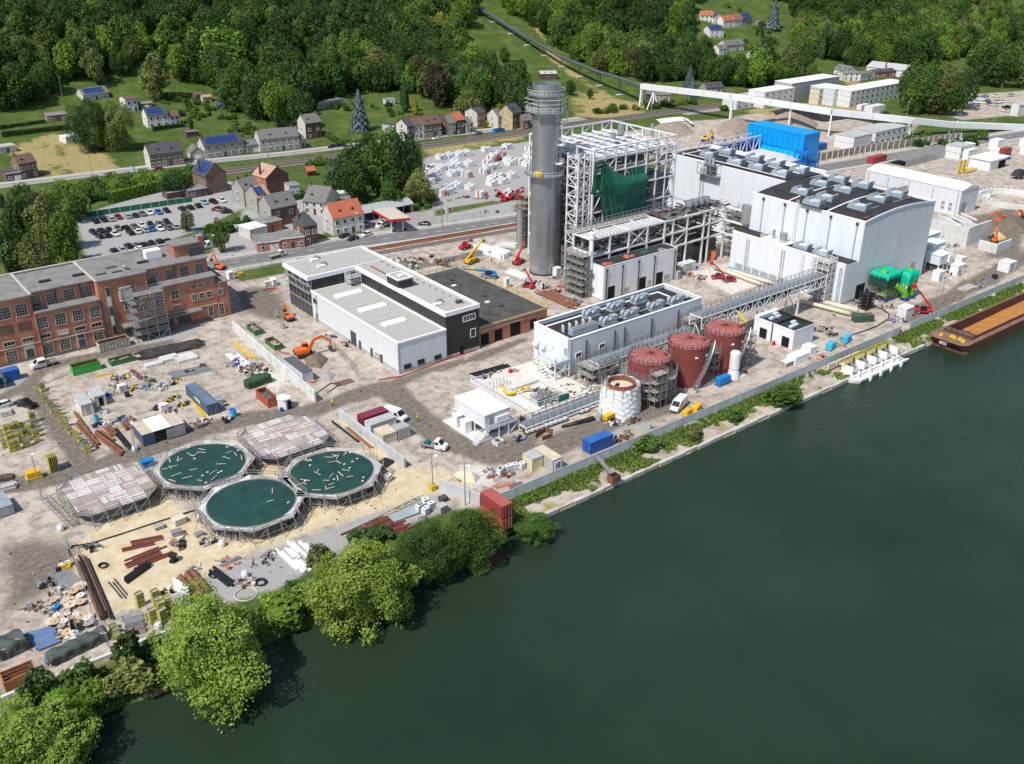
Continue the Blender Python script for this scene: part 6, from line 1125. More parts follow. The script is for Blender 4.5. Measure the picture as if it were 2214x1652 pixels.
def car(col,v,rz,label,group= None,s_=1.,full= True):
 b=thing('car',label,'car',(v[0],v[1],v[2]if len(v)>2 and v[2]>.9 else 0.02),rz,group);b.scale=(s_,s_,s_)
 slotmat(ob('body',CARB,b),PAINT[col]);ob('windows',CARG,b);slotmat(ob('roof',CARR,b),PAINT[col])
 if full:wheels(b,((-1.35,-.8),(-1.35,.8),(1.3,-.8),(1.3,.8)));bx('headlight',lampm,b,-2.1,-.7,.6,-2.0,-.42,.72);bx('headlight',lampm,b,-2.1,.42,.6,-2.0,.7,.72);bx('tail_light',redl,b,2.02,-.74,.7,2.1,-.5,.85);bx('tail_light',redl,b,2.02,.5,.7,2.1,.74,.85)
 return b
CN=dict(black='black',navy='navy blue',white='white',grey='dark grey',silver='silver',blue='bright blue',red='dark red',sky='pale blue')
row1=[(780,290,'black'),(850,280,'black'),(908,275,'silver'),(968,258,'red'),(1045,252,'silver'),(1105,243,'navy'),(1165,233,'grey'),(1225,222,'white'),(1295,218,'blue'),(1360,205,'black'),(1485,190,'black'),(1550,180,'black'),(1618,165,'black'),(1668,138,'sky'),(1743,132,'black'),(1815,122,'white')]
row2=[(760,380,'navy'),(825,370,'navy'),(890,362,'black'),(962,350,'grey'),(1028,345,'black'),(1095,332,'grey'),(1158,325,'white'),(1230,318,'black'),(1300,310,'grey'),(1362,298,'black')]
row3=[(815,415,'black'),(880,405,'black'),(940,395,'white'),(1065,385,'black'),(1128,375,'white'),(1190,363,'silver'),(1245,355,'blue'),(1308,352,'white'),(1375,345,'grey'),(1432,337,'silver')]
row4=[(932,535,'black'),(998,522,'silver'),(1048,493,'black'),(1126,487,'grey'),(1138,518,'white'),(1183,490,'black'),(1240,475,'black'),(1303,458,'black'),(1368,455,'black')]
for rw,nm in((row1,'along the green mesh fence of the gravel car park'),(row2,'in the rear half of the gravel car park double row'),(row3,'in the forward half of the gravel car park double row'),(row4,'in the row right behind the brick building')):
 for x,y,c_ in rw:car(c_,at(5,x,y,.6),-pi/2+RND.uniform(-.12,.12)+(pi if RND.random()<.4 else 0),'%s car parked %s'%(CN[c_],nm),'cars in the gravel car park',RND.uniform(.97,1.06))
for x,y,c_,l in((1775,192,'red','dark red car parked at the hedge corner by the old houses'),(1812,197,'grey','dark grey car squeezed between a red and a black one at the hedge corner'),(1850,214,'black','black car parked at the hedge corner by the old houses'),(1950,60,'black','black car in the narrow street beside the gravel car park'),(1955,110,'navy','navy car in the narrow street beside the gravel car park'),(1630,412,'blue','blue car under the tree behind the brick building'),(1672,446,'black','black car under the tree behind the brick building'),(700,598,'white','white car half hidden behind the brick building roof')):car(c_,at(5,x,y,.6),-.5+RND.uniform(-.1,.1),l)
for n_,x,y,c_,rz,l in((22,1155,460,'black',-.9,'black car leaving the petrol station forecourt'),(22,215,630,'white',.25,'white estate car parked before the red roofed house'),(22,210,455,'sky',.9,'pale blue car beside the petrol station shop'),(6,750,412,'black',.3,'black car parked at the corner of the red roofed house'),(6,820,430,'black',.3,'second black car in front of the red roofed house'),(1,1292,1382,'red',.05,'dark red car parked before the terraced houses'),(2,1503,1128,'white',.0,'white car parked before the brick terrace'),(2,1325,1152,'silver',0,'silver car parked before the white gabled terrace'),(2,1843,1088,'grey',0,'dark grey car parked in the terrace gap'),(2,650,1195,'black',.1,'black car parked by the tall gabled house'),(2,700,1188,'navy',.1,'navy car parked by the tall gabled house hedge'),(1,1105,1040,'silver',.6,'silver car under the large lime tree'),(1,1170,1058,'grey',-.4,'grey car beside the white house with blue solar roof'),(9,20,415,'white',.2,'white car parked at the edge of the yard next to plank stacks')):v=at(n_,x,y,.7);car(c_,v,rz,l)
R=random.Random(71)
for k,(x,y)in enumerate([(1800,775),(1880,785),(1975,785),(2095,780),(1740,805),(1790,805),(1850,810),(1745,832),(1800,835),(1860,838),(1920,850),(1975,830),(2010,830),(1950,858),(2000,858),(1780,850),(1830,855),(1900,825),(2060,905),(2120,890),(2060,875),(1060,705),(1110,700),(1000,712),(950,718),(1290,678),(1345,655),(1400,655),(1460,660),(1500,650),(1545,640),(1620,645),(1690,625),(1655,655)]):
 c_='blue' if k==1 else R.choice(['white','white','silver','black','grey','black','white']);car(c_,at(4,x,y,.6),R.choice([-.6,.9,-1.3])if k<21 else .2,'%s car in the far car park beyond the conveyor'%CN[c_],'cars in the far car park',1.05,k<21)
def van(label,v,rz,mat= None,s_=1.):
 b=thing('van',label,'van',(v.x,v.y,0),rz);b.scale=(s_,)*3;w_=mat or PAINT['white']
 loft([(-2.75,sec(.85,.45,1.0)),(-2.6,sec(.95,.35,1.15)),(-1.9,sec(.98,.32,1.35)),(-1.1,sec(.98,.32,2.3)),(-.6,sec(.98,.32,2.42)),(2.6,sec(.98,.32,2.42)),(2.75,sec(.95,.4,2.3))]).build('body',w_,b)
 loft([(-1.95,sec(.86,1.30,1.42)),(-1.22,sec(.84,1.5,2.22)),(-1.1,sec(.84,1.6,2.25))]).build('windscreen',cglass,b);[bx('side_window',cglass,b,-1.25,y,1.4,-.45,y+.04,2.0)for y in(-1.0,.96)]
 wheels(b,((-1.8,-.88),(-1.8,.88),(1.7,-.88),(1.7,.88)),1.1);[bx('headlight',lampm,b,-2.72,y,.85,-2.62,y+.3,1.05)for y in(-.85,.55)];bx('bumper',doorm,b,-2.85,-.85,.4,-2.7,.85,.62);bx('mirror',doorm,b,-1.5,-1.15,1.4,-1.35,-.98,1.65);bx('mirror',doorm,b,-1.5,.98,1.4,-1.35,1.15,1.65); return b
def truck(label,v,rz,cab= None,bedc= None,load= None,crew= False):
 b=thing('flatbed_truck',label,'truck',(v.x,v.y,0),rz);w_=cab or PAINT['white'];e=.9 if crew else 0
 loft([(-2.8,sec(.85,.45,1.05)),(-2.6,sec(.95,.38,1.2)),(-1.95,sec(.97,.36,1.38)),(-1.25,sec(.95,.36,2.1)),(-.5+e,sec(.95,.36,2.2)),(-.4+e,sec(.93,.36,2.1))]).build('cab',w_,b);loft([(-2.0,sec(.84,1.33,1.45)),(-1.32,sec(.82,1.5,2.06)),(-1.2,sec(.82,1.6,2.08))]).build('windscreen',cglass,b)
 [bx('side_window',cglass,b,-1.3,y,1.38,-.55+e,y+.04,1.95)for y in(-.99,.95)];bx('flatbed',bedc or galv,b,-.3+e,-1.02,.72,3.0,1.02,.84);bx('headboard',galv,b,-.3+e,-1.0,.84,-.2+e,1.0,1.9);[bx('side_board',bedc or galv,b,-.2+e,y,.84,3.0,y+.05,1.12)for y in(-1.02,.97)];bx('chassis',doorm,b,-2.0,-.5,.45,2.9,.5,.72)
 wheels(b,((-1.9,-.85),(-1.9,.85),(1.8,-.85),(1.8,.85)),1.12)
 if load:bx('load',load,b,.9,-.6,.84,1.9,.6,1.4)
 return b
van('white long van parked behind the grey panel wall',at(10,1305,530),2.35-1.0+pi*.0+.55);van('white van with dark windows next to the yellow generators',at(11,1688,722),.35);van('white panel van under the tree behind the brick building',at(5,1716,512),.15)
van('white minibus in the pallet storage yard',at(2,1465,1390),.1);truck('white flatbed truck with a green net load on the muddy track',at(10,1620,770),pi-1.0+.0,load=gnet);truck('white flatbed truck with blue door beside the red brick building',at(5,360,1482),.05,crew= True);truck('white flatbed truck driving along the main road',at(6,210,585),pi+.1,bedc=deckm);truck('white pickup refuelling under the petrol station canopy',at(22,480,525),.2)
b=thing('pickup','black pickup truck on the muddy track near the timber stacks','pickup',tuple(at(20,430,860)[:2])+(0,),2.1);loft([(-2.5,sec(.85,.45,.95)),(-2.3,sec(.93,.38,1.05)),(2.4,sec(.93,.38,1.05)),(2.5,sec(.88,.45,1.0))]).build('body',PAINT['black'],b);loft([(-1.3,sec(.82,1.0,1.1)),(-.6,sec(.76,1.0,1.72)),(.5,sec(.76,1.0,1.75)),(.8,sec(.8,1.0,1.1))]).build('cabin',cglass,b);bx('roof',PAINT['black'],b,-.6,-.7,1.72,.5,.7,1.8);bx('load_bed',doorm,b,.9,-.75,1.04,2.3,.75,1.07);wheels(b,((-1.6,-.85),(-1.6,.85),(1.6,-.85),(1.6,.85)),1.2)
v=at(20,-40,600);b=thing('bus_shelter','dark framed shelter at the edge of the yard beside the blue container','shelter',(v.x-1,v.y,0));bx('roof',MATS['charcoal_roof'],b,-3,0,2.6,3,5,2.8);[mem('post',galv,b,(x,y,0),(x,y,2.6),.14)for x in(-2.8,2.8)for y in(.2,4.8)];bx('sign',cgreen,b,2.6,-.1,1.6,3.2,0,2.4)
# machines
ored=mt('machine_red',(.50,.02,.03),.4,var=.1);oorg=mt('machine_orange',(.68,.14,.02),.45,var=.12);oyel=mt('machine_yellow',(.75,.40,.01),.45,var=.1);oblu=mt('machine_blue',(.02,.22,.62),.45,var=.1);trk=mt('track_rubber',(.03,.028,.026),.9)
def excavator(label,v,rz,mat,s_=1.,arm=((0,0),(1.6,2.6),(3.6,3.2),(5.4,1.6),(5.2,.4))):
 b=thing('excavator',label,'excavator',(v.x,v.y,0),rz);b.scale=(s_,)*3
 for y in(-1.15,1.15):loft([(-1.9,[(y-.28,.3),(y+.28,.3),(y+.28,.6),(y-.28,.6)]),(-1.6,[(y-.28,.02),(y+.28,.02),(y+.28,.85),(y-.28,.85)]),(1.6,[(y-.28,.02),(y+.28,.02),(y+.28,.85),(y-.28,.85)]),(1.9,[(y-.28,.3),(y+.28,.3),(y+.28,.6),(y-.28,.6)])]).build('track',trk,b)
 bx('undercarriage',doorm,b,-1.2,-.9,.35,1.2,.9,.9);h=ob('house', None,b,(0,0,.9));loft([(-2.3,sec(1.1,.1,.9)),(-2.0,sec(1.3,.05,1.25)),(.2,sec(1.3,.05,1.25)),(.9,sec(1.25,.05,.9))]).build('engine_cover',mat,h)
 loft([(-.4,[(.35,.1),(1.25,.1),(1.2,1.9),(.4,1.9)]),(.8,[(.35,.1),(1.25,.1),(1.2,1.9),(.4,1.9)]),(1.3,[(.35,.1),(1.25,.1),(1.2,1.0),(.4,1.0)])]).build('cab',cglass,h);bx('cab_roof',mat,h,-.5,.32,1.88,.9,1.28,2.0);bx('counterweight',doorm,h,-2.5,-1.2,.1,-2.2,1.2,.8)
 P=[(x+.6,-.1,z+1.1)for x,z in arm]
 for i,(w_,h_)in enumerate(((.45,.7),(.42,.6),(.36,.5))[:len(P)-2]):mem('boom' if i<2 else 'stick',mat,b,P[i],P[i+1],w_,h_)
 if len(P)>4:mem('stick',mat,b,P[3],P[4],.3,.4)
 mem('hydraulic_ram',galv,b,(P[0][0]+.5,-.1,P[0][2]-.1),(P[1][0]+.3,-.1,P[1][2]-.2),.14);e=P[-1];m=MB();m.add([(e[0]-.5,-.65,e[2]),(e[0]+.4,-.65,e[2]+.1),(e[0]+.5,-.65,e[2]-.7),(e[0]-.2,-.65,e[2]-1.0),(e[0]-.5,.45,e[2]),(e[0]+.4,.45,e[2]+.1),(e[0]+.5,.45,e[2]-.7),(e[0]-.2,.45,e[2]-1.0)],[(0,1,2,3),(7,6,5,4),(0,4,5,1),(1,5,6,2),(2,6,7,3),(3,7,4,0)]);m.build('bucket',doorm,b); return b
excavator('large orange excavator digging beside the white hall',at(6,430,1395),-.25,oorg,1.05);excavator('small orange excavator with raised boom near the glazed hall end',at(6,300,1100),1.5,oorg,.72,((0,0),(.9,2.4),(2.4,4.2),(3.4,3.2),(3.6,1.6)))
excavator('yellow excavator on the earth mound behind the plant',at(19,800,400,0)+Vector((0,0,0)),.3,oyel,1.1);excavator('orange excavator on the dirt pile beside the ring basin',at(17,1815,670),2.6,oorg,.95);excavator('orange excavator at the far side of the ring basin',at(17,2055,630),3.0,oorg,.95);v=at(5,1795,690);excavator('orange excavator half hidden behind the brick building',v,2.0,oorg,.8,((0,0),(.6,2.6),(1.4,4.4),(2.6,4.0),(3.0,2.6)))
def telehandler(label,v,rz,mat,up=.5,L_=7.,s_=1.,nm='telehandler',basket= False):
 b=thing(nm,label,nm.replace('_',' '),(v.x,v.y,0),rz);b.scale=(s_,)*3;loft([(-2.6,sec(.7,.6,1.3)),(-2.2,sec(1.0,.55,1.5)),(1.8,sec(1.0,.55,1.3)),(2.3,sec(.8,.6,1.0))]).build('chassis',mat,b)
 for x in(-1.7,1.6):
  for y in(-1.1,1.1):o=ob('wheel',WH,b,(x,y,.62),scale=(2,2,2));ob('rim',RIM,o)
 loft([(-.7,[(.3,1.2),(1.05,1.2),(1.0,2.5),(.35,2.5)]),(.8,[(.3,1.2),(1.05,1.2),(1.0,2.5),(.35,2.5)]),(1.1,[(.3,1.2),(1.05,1.2),(1.0,1.6),(.35,1.6)])]).build('cab',cglass,b);bx('engine_cover',mat,b,-1.9,-1.05,1.3,.9,-.3,1.75)
 p=Vector((-2.1,-.05,1.9));d=Vector((cos(up),0,sin(up)));mem('boom',mat,b,p,p+d*L_*.62,.5,.55);mem('boom_extension',mat if not basket else doorm,b,p+d*L_*.6,p+d*L_,.36,.4);e=p+d*L_;mem('boom_ram',galv,b,(-.2,-.05,1.4),p+d*L_*.4,.2)
 if basket:bx('basket',mat,b,e.x-.2,-.95,e.z-.5,e.x+.9,.85,e.z+.6)
 else:bx('fork_carriage',doorm,b,e.x-.1,-.6,e.z-.8,e.x+.2,.5,e.z+.1);[bx('fork',doorm,b,e.x+.2,y,e.z-.8,e.x+1.3,y+.15,e.z-.7)for y in(-.45,.25)]
 return b
telehandler('red telehandler with raised boom at the foot of the chimney, by the thin stack',at(7,110,640),.35,ored,.72,7.5,.9);telehandler('red telehandler with raised boom next to a wooden cable drum',at(7,185,835),1.9,ored,.95,6.5,.75);telehandler('red telehandler parked beside yellow pallets near the site railway',at(22,1830,870),.2,ored,.15,5,.9);telehandler('yellow rotating telehandler with raised boom near the stacked white beams',at(22,1930,1100),.25,oyel,.5,8.5)
telehandler('red boom lift working between precast building and turbine annex',at(16,1830,960),2.4,ored,.75,6,.8,'boom_lift', True);telehandler('red telehandler with lowered boom beside the beige annex pipes',at(16,1950,990),2.6,ored,.12,4.6,.75);telehandler('red articulated boom lift near the green cooling pipes',at(8,1375,1045),2.3,ored,.85,8.5,.9,'boom_lift', True);telehandler('orange boom lift beside the pale low wall',at(17,1690,890),.5,oorg,.6,8,.9,'boom_lift', True)
b=telehandler('blue boom lift with long lattice arm beside the dark workshop roof',at(6,1925,760),2.55,oblu,.12,9,1.0,'boom_lift', True)
for k,(x,y)in enumerate(((2020,80),(2060,105),(2110,90),(2170,60),(2180,90))):telehandler('red telehandler among the machines parked in the yard beyond the main road',at(6,x,y+20),R.uniform(0,3),ored,.3,5,.8)['group']='machines in the yard beyond the road'
telehandler('red crane arm truck among the white pallet stacks',at(2,2010,1310),.3,ored,.5,8,.8)
# people
hiv=mt('hi_vis_yellow',(.62,.75,.05),.8);hio=mt('hi_vis_orange',(.75,.22,.03),.8);trous=mt('work_trousers',(.03,.035,.06),.9);skin=mt('skin',(.50,.32,.24),.6);helm=mt('white_helmet',(.75,.75,.72),.4)
def skinned(nm,V_,E_,rad,mat,par):
 me_=bpy.data.meshes.new(nm);me_.from_pydata(V_,E_,[]);o=ob(nm,me_,par);o.modifiers.new('s','SKIN');sk=me_.skin_vertices[0].data if me_.skin_vertices else None
 if sk is None: return o
 for i,r in enumerate(rad):sk[i].radius=(r,r)
 sk[0].use_root= True ;o.modifiers.new('d','SUBSURF').levels=1;o.modifiers['d'].render_levels=1;dg=bpy.context.evaluated_depsgraph_get();me2=bpy.data.meshes.new_from_object(o.evaluated_get(dg));o.modifiers.clear();o.data=me2;me2.materials.clear();me2.materials.append(mat); return o
_pm={}
def person(label,v,rz,jacket,pose=0,z=0.):
 b=thing('person',label,'person',(v.x,v.y,z),rz);st=.16 if pose else .06
 if pose not in _pm:
  V_=[(0,0,.95),(0,0,1.15),(.02,0,1.40),(.03,0,1.52),(.05,0,1.63),(.05,0,1.74),(0,.1,.90),(st,.11,.50),(st*.5,.11,.08),(st*.5+.16,.12,.04),(0,-.1,.90),(-st,-.11,.50),(-st*1.6,-.11,.08),(-st*1.6+.16,-.12,.04),(.0,.2,1.40),(-st*.6,.27,1.13),(.06,.27,.90),(.12,.27,.80),(.0,-.2,1.40),(st,-.27,1.13),(.22,-.26,.95),(.28,-.25,.88)]
  E_=[(0,1),(1,2),(2,3),(3,4),(4,5),(0,6),(6,7),(7,8),(8,9),(0,10),(10,11),(11,12),(12,13),(2,14),(14,15),(15,16),(16,17),(2,18),(18,19),(19,20),(20,21)]
  r_=[.14,.13,.15,.06,.09,.07,.10,.07,.05,.045,.10,.07,.05,.045,.07,.05,.04,.035,.07,.05,.04,.035];o=skinned('body',V_,E_,r_,trous,b);body=o.data
  J=[V_[1],V_[0],V_[2],V_[14],V_[15],V_[16],V_[18],V_[19],V_[20]];j=skinned('jacket',J,[(0,1),(0,2),(2,3),(3,4),(4,5),(2,6),(6,7),(7,8)],[.16,.165,.175,.085,.065,.055,.085,.065,.055],hiv,b);_pm[pose]=(body,j.data)
 else:ob('body',_pm[pose][0],b);j=ob('jacket',_pm[pose][1],b)
 slotmat(j,jacket);m=MB();m.lathe([(.14,1.70),(.13,1.78),(.08,1.85),(0.005,1.87)],12,.05,0);m.build('helmet',helm,b);m=MB();m.lathe([(.02,1.53),(.085,1.58),(.095,1.66),(.09,1.72)],10,.055,0);m.build('face',skin,b)
for l,n_,x,y,j,p,rz in(('person in yellow hi-vis walking on the track near the white kiosk',10,790,428,hiv,1,.3),('person in yellow hi-vis beside the rubble near the stilted building',10,1490,552,hiv,0,1.2),('person in yellow hi-vis standing between the blue container and wrapped tank',11,1262,925,hiv,1,2),('person in white and yellow vest next to the river wall',11,1462,890,hiv,0,0),('person in hi-vis working at the foot of the red tank',11,1840,595,hiv,0,2.),('person in hi-vis beside the green cooling pipes',8,1040,1000,hiv,1,1.),('person in hi-vis walking by the beige pipe ends',8,645,1070,hiv,0,2.4),('person in hi-vis next to the small orange excavator',6,200,1085,hiv,0,.4),('person in orange hi-vis by the petrol pumps',22,462,580,hio,0,1.),('person in hi-vis by the ring basin edge',17,1650,325,hiv,1,1.),('person in hi-vis between the warehouse and the ring basin',17,1528,415,hiv,0,2.),('person in hi-vis near the yellow telehandler',6,1950,625,hiv,0,2.),('person in hi-vis standing on a clarifier scaffold walkway',13,707,215,hio,0,1.)):person(l,at(n_,x,y),rz,j,p)
# houses
slate=mt('slate_tiles',(.07,.072,.08),.7,var=.3,scale=1.5,detail=7);slateg=mt('grey_tiles',(.16,.155,.15),.8,var=.3,scale=1.2,detail=7);redt=mt('red_tiles',(.42,.13,.07),.8,var=.22,scale=1.5);brownt=mt('brown_tiles',(.14,.085,.07),.8,var=.25,scale=1.5);tant=mt('tan_tiles',(.42,.27,.19),.85,var=.2,scale=1.2)
rendw=mt('white_render',(.68,.67,.64),.85,var=.1,scale=.5);rendg=mt('grey_render',(.36,.34,.31),.9,var=.15,scale=.6);rendo=mt('old_white_wall',(.55,.52,.47),.9,var=.25,scale=.8);stn=mt('rubble_stone',(.34,.30,.25),.9,var=.3,scale=1.2);solar=mt('solar_panel',(.02,.05,.17),.12,var=.25,scale=1.0,spec=.7)
shut=mt('white_shutter',(.66,.66,.64),.6)
def house(label,n,pl,pr,D,eave,rise,wall,roof,gable= None,ridge='x',floors=2,nw=3,sol=0,chim=1,door= True,nm='house',back=0,fb= None,cat='house',garage=0,zoff=0.):
 """a house from the picture positions of its front wall's foot; front looks to local -Y"""
 a,c_=tat(n,*pl),tat(n,*pr);d=c_-a;W_=hypot(d.x,d.y);rz=atan2(d.y,d.x);z=min(a.z,c_.z)+zoff
 b=thing(nm,label,cat,(a.x,a.y,z),rz);g=gable or wall;o=.3
 bx('front_wall',wall,b,0,0,-.5,W_,.3,eave);bx('rear_wall',g,b,0,D-.3,-.5,W_,D,eave)
 if roof is None or ridge=='flat':
  bx('side_wall',g,b,0,.3,-.5,.3,D-.3,eave);bx('side_wall',g,b,W_-.3,.3,-.5,W_,D-.3,eave);bx('roof',roof or rgrey,b,-.12,-.12,eave,W_+.12,D+.12,eave+.22);bx('roof_edge',wtrim if fb is None else fb,b,-.16,-.2,eave-.05,W_+.16,-.12,eave+.28)
 elif ridge=='hip':
  bx('side_wall',g,b,0,.3,-.5,.3,D-.3,eave);bx('side_wall',g,b,W_-.3,.3,-.5,W_,D-.3,eave);m=MB();i=min(W_,D)*.42
  m.add([(-o,-o,eave),(W_+o,-o,eave),(W_+o,D+o,eave),(-o,D+o,eave),(i,D/2,eave+rise),(max(i,W_-i),D/2,eave+rise)],[(0,1,5,4),(1,2,5),(2,3,4,5),(3,0,4),(3,2,1,0)]);m.build('roof',roof,b)
 else:
  for k,s_ in enumerate((0,1)):
   m=MB()
   if ridge=='x':x0,x1=((0,.3),(W_-.3,W_))[s_];P=[(.3 if 0 else 0,-.5),(D,-.5),(D,eave),(D/2,eave+rise),(0,eave)];m.add([(x,y,zz)for x in(x0,x1)for y,zz in P],[(0,4,3,2,1),(5,6,7,8,9),(0,5,9,4),(4,9,8,3),(3,8,7,2),(2,7,6,1),(1,6,5,0)])
   else:y0,y1=((-.01,.32),(D-.32,D+.01))[s_];P=[(0,-.5),(W_,-.5),(W_,eave),(W_/2,eave+rise),(0,eave)];m.add([(x,y,zz)for y in(y0,y1)for x,zz in P],[(0,1,2,3,4),(9,8,7,6,5),(0,4,9,5),(4,3,8,9),(3,2,7,8),(2,1,6,7),(1,0,5,6)])
   m.build('gable_wall',g if ridge=='x' else(wall if s_==0 else g),b)
  if ridge!='x':bx('side_wall',g,b,0,.32,-.5,.3,D-.32,eave);bx('side_wall',g,b,W_-.3,.32,-.5,W_,D-.32,eave)
  t=.18;L_=D if ridge=='x' else W_;e=.35;q=rise*e/(L_/2)
  for s_ in(0,1):
   m=MB();u0,u1=(-e,L_/2)if s_==0 else(L_+e,L_/2);z0,z1=eave-q+.04,eave+rise+.04;E0,E1=(-.15,W_+.15)if ridge=='x' else(-.2,D+.2)
   Q=[(E0,u0,z0),(E1,u0,z0),(E1,u1,z1),(E0,u1,z1)];Q=Q if ridge=='x' else[(y,x,zz)for x,y,zz in Q];m.add(Q+[(x,y,zz+t)for x,y,zz in Q],[(0,1,2,3),(7,6,5,4),(0,4,5,1),(1,5,6,2),(2,6,7,3),(3,7,4,0)]);rf=m.build('roof_slope',roof,b)
   if sol and s_==0:
    nx_,ny_=(max(2,int(W_*.8/1.7)),3)if ridge=='x' else(max(2,int(D*.8/1.7)),3)
    for i in range(nx_):
     for j in range(ny_):
      f0_,f1_=.12+.26*j,.12+.26*(j+.93);x0,x1=.1*W_+i*1.7,.1*W_+i*1.7+1.6;yy= lambda f_:(u0+(u1-u0)*f_,z0+(z1-z0)*f_+t+.06);(ya,za_),(yb,zb_)=yy(f0_),yy(f1_);Q=[(x0,ya,za_),(x1,ya,za_),(x1,yb,zb_),(x0,yb,zb_)];Q=Q if ridge=='x' else[(y,x,zz)for x,y,zz in Q]
      MB().add(Q+[(x,y,zz-.05)for x,y,zz in Q],[(0,1,2,3),(7,6,5,4),(0,4,5,1),(1,5,6,2),(2,6,7,3),(3,7,4,0)]).build('solar_panel',solar,rf)
  if rise>1 and not sol and W_>6:
   for i in range(2 if W_>9 else 1):f_=.45;y0,zz=-e+(L_/2+e)*f_,eave-q+(rise+q)*f_+.22;u=W_*(.3+.4*i);(bx('roof_window',glass,b,u-.4,y0-.5,zz-.15,u+.4,y0+.5,zz+.25)if ridge=='x' else None)
 for i in range(chim):xx=W_*(.03 if i==0 else .9);top=eave+rise+.9;bx('chimney_stack',brickd,b,xx,D/2-.35,eave,xx+.6,D/2+.35,top);bx('chimney_pot',rust,b,xx+.15,D/2-.15,top,xx+.45,D/2+.15,top+.4)
 if nw:
  st=W_/nw;dk=nw//2
  for f_ in range(floors):
   zc=1.45+2.85*f_
   if zc>eave-.7:zc=eave-.9
   for i in range(nw):
    u=st*(i+.5)
    if f_==0 and i==dk and door:dd=flat(b,'door',doorm if not garage else shut,'S',0,u-.5-garage*.8,u+.5+garage*.8,.05,2.15,.1)
    else:win(b,'S',0,u,zc,min(1.1,st*.5),1.35 if eave>4 else 1.0,fm=wtrim,bars=(2,1),t=.12)
  if D>6 and gable is not None:[win(b,'W',0,D*.5,1.5+2.8*k,.9,1.2,fm=wtrim,bars=(2,1),t=.1)for k in range(min(2,floors))]
 return b
H=house
H('brown brick double house with white gable and black slate roof beside the dry meadow',1,(1237,1378),(1510,1342),8.5,5.6,3.4,brickb,slate,rendo,nw=6)
H('grey terraced house with blue solar roof across the railway',1,(1682,1302),(2003,1256),8,5.6,2.8,rendg,slate,rendo,nw=5,sol=1);H('small grey garage house at the end of the solar terrace',1,(1572,1312),(1672,1300),7,3.2,2.2,rendg,slateg,rendo,ridge='y',floors=1,nw=1,garage=1,chim=0);H('low garage block with two white doors between the terraces',1,(2005,1256),(2126,1240),7,3.4,1.6,rendg,slateg,floors=1,nw=2,garage=1,chim=0)
H('long grey terrace with weathered grey roof beside the tall gabled house',2,(66,1250),(385,1215),8,5.8,3.2,rendg,slateg,rendo,nw=6,chim=2);H('tall dark brick house with twin gables and white side wall',2,(440,1142),(570,1122),8,7.4,3.2,brickd,slateg,rendo,nw=2,chim=2);H('narrow low house attached to the tall gabled house',2,(386,1215),(440,1205),6,3.6,1.5,rendg,slateg,floors=1,nw=1,chim=0)
for i,(l,a,c_,e,r_,wl,rf,gb)in enumerate((('dark brick end house of the terrace with white gable',(1268,1150),(1320,1140),6.4,2.8,brickd,slate,rendo),('cream fronted terrace house with brown roof',(1321,1140),(1396,1130),6.4,2.9,rendo,brownt,brickd),('wide brown brick terrace house with brown tiled roof',(1400,1134),(1550,1112),6.3,3.1,brickb,brownt,rendg),('grey fronted terrace house with grey roof',(1602,1112),(1664,1104),6,3,rendg,slateg,brickd),('terrace house with red dormer roof',(1666,1103),(1735,1092),6.8,3,brickd,redt,brickd),('low white fronted cottage in the terrace',(1746,1092),(1802,1082),4.4,2.4,rendw,slateg,rendg),('red brick house with slate mansard roof',(1838,1042),(1902,1028),6.8,2.0,brick,slate,rendo),('weathered white gabled house with red front beside the blue skip',(2006,1052),(2052,1044),5.6,3.2,brick,slateg,rendo),('tall yellow gabled house with dark steep roof beside the railway',(2126,1062),(2200,1042),7.8,3.6,brickd,slate,bricky))):H(l,2,a,c_,8.5,e,r_,wl,rf,gb,nw=2 if i!=2 else 4)
H('low dark brick annexe beside the tall yellow gabled house',3,(150,1058),(232,1046),7,4.2,2.2,brickd,slateg,brickb,nw=2);v=tat(2,2010,1078);skip('blue skip parked before the weathered gabled house',v.x-3,v.y-1,6,2.2,1.5,bgen)
H('brown split level house at the foot of the dry meadow',1,(182,1470),(322,1442),8,6.2,2.6,brickd,brownt,brickb,nw=3);H('dark garage wing next to the brown split level house',1,(60,1490),(182,1470),7,3.2,.2,brickd,slate,ridge='flat',floors=1,nw=2,chim=0,garage=1);H('low shed with corrugated roof behind the brown split level house',1,(0,1262),(140,1240),6,2.8,.2,rendo,mt('fibre_cement',(.42,.39,.36),.9),ridge='flat',floors=1,nw=1,chim=0)
H('white rendered house with bright blue solar roof beside the lime tree',1,(1215,1052),(1390,1032),8,6,2.8,rendw,slate,rendw,nw=3,sol=1);H('white annexe with brown roof joined to the solar roofed house',1,(1392,1032),(1478,1022),7,4.4,2,rendw,brownt,rendw,nw=2,chim=0)
H('boxy white two storey house with low brown roof up the slope',1,(1040,918),(1138,906),9,6,1.0,rendw,brownt,rendw,nw=2,chim=0);H('bungalow with broad solar panel roof above the lime tree',1,(690,835),(900,800),9,3.4,2.6,rendo,slateg,rendo,nw=3,floors=1,sol=1);H('house with solar roof at the forest edge',1,(140,770),(250,735),8,4.2,2.8,rendo,slateg,rendo,nw=2,sol=1,chim=0)
H('modern flat roofed timber house beside the clipped hedge',1,(395,1002),(560,985),7,3.2,.2,mt('timber_cladding',(.30,.17,.10),.8),rgrey,brickb,ridge='flat',floors=1,nw=3,chim=0);H('white flat roofed pavilion on the dry meadow',1,(545,1178),(680,1152),6,2.8,.2,rendw,wtrim,rendw,ridge='flat',floors=1,nw=1,chim=0,garage=1);H('small dark timber shed behind the solar terrace',1,(1525,1120),(1625,1108),4,2.2,.2,brickd,brownt,ridge='flat',floors=1,nw=0,chim=0,nm='shed',cat='shed')
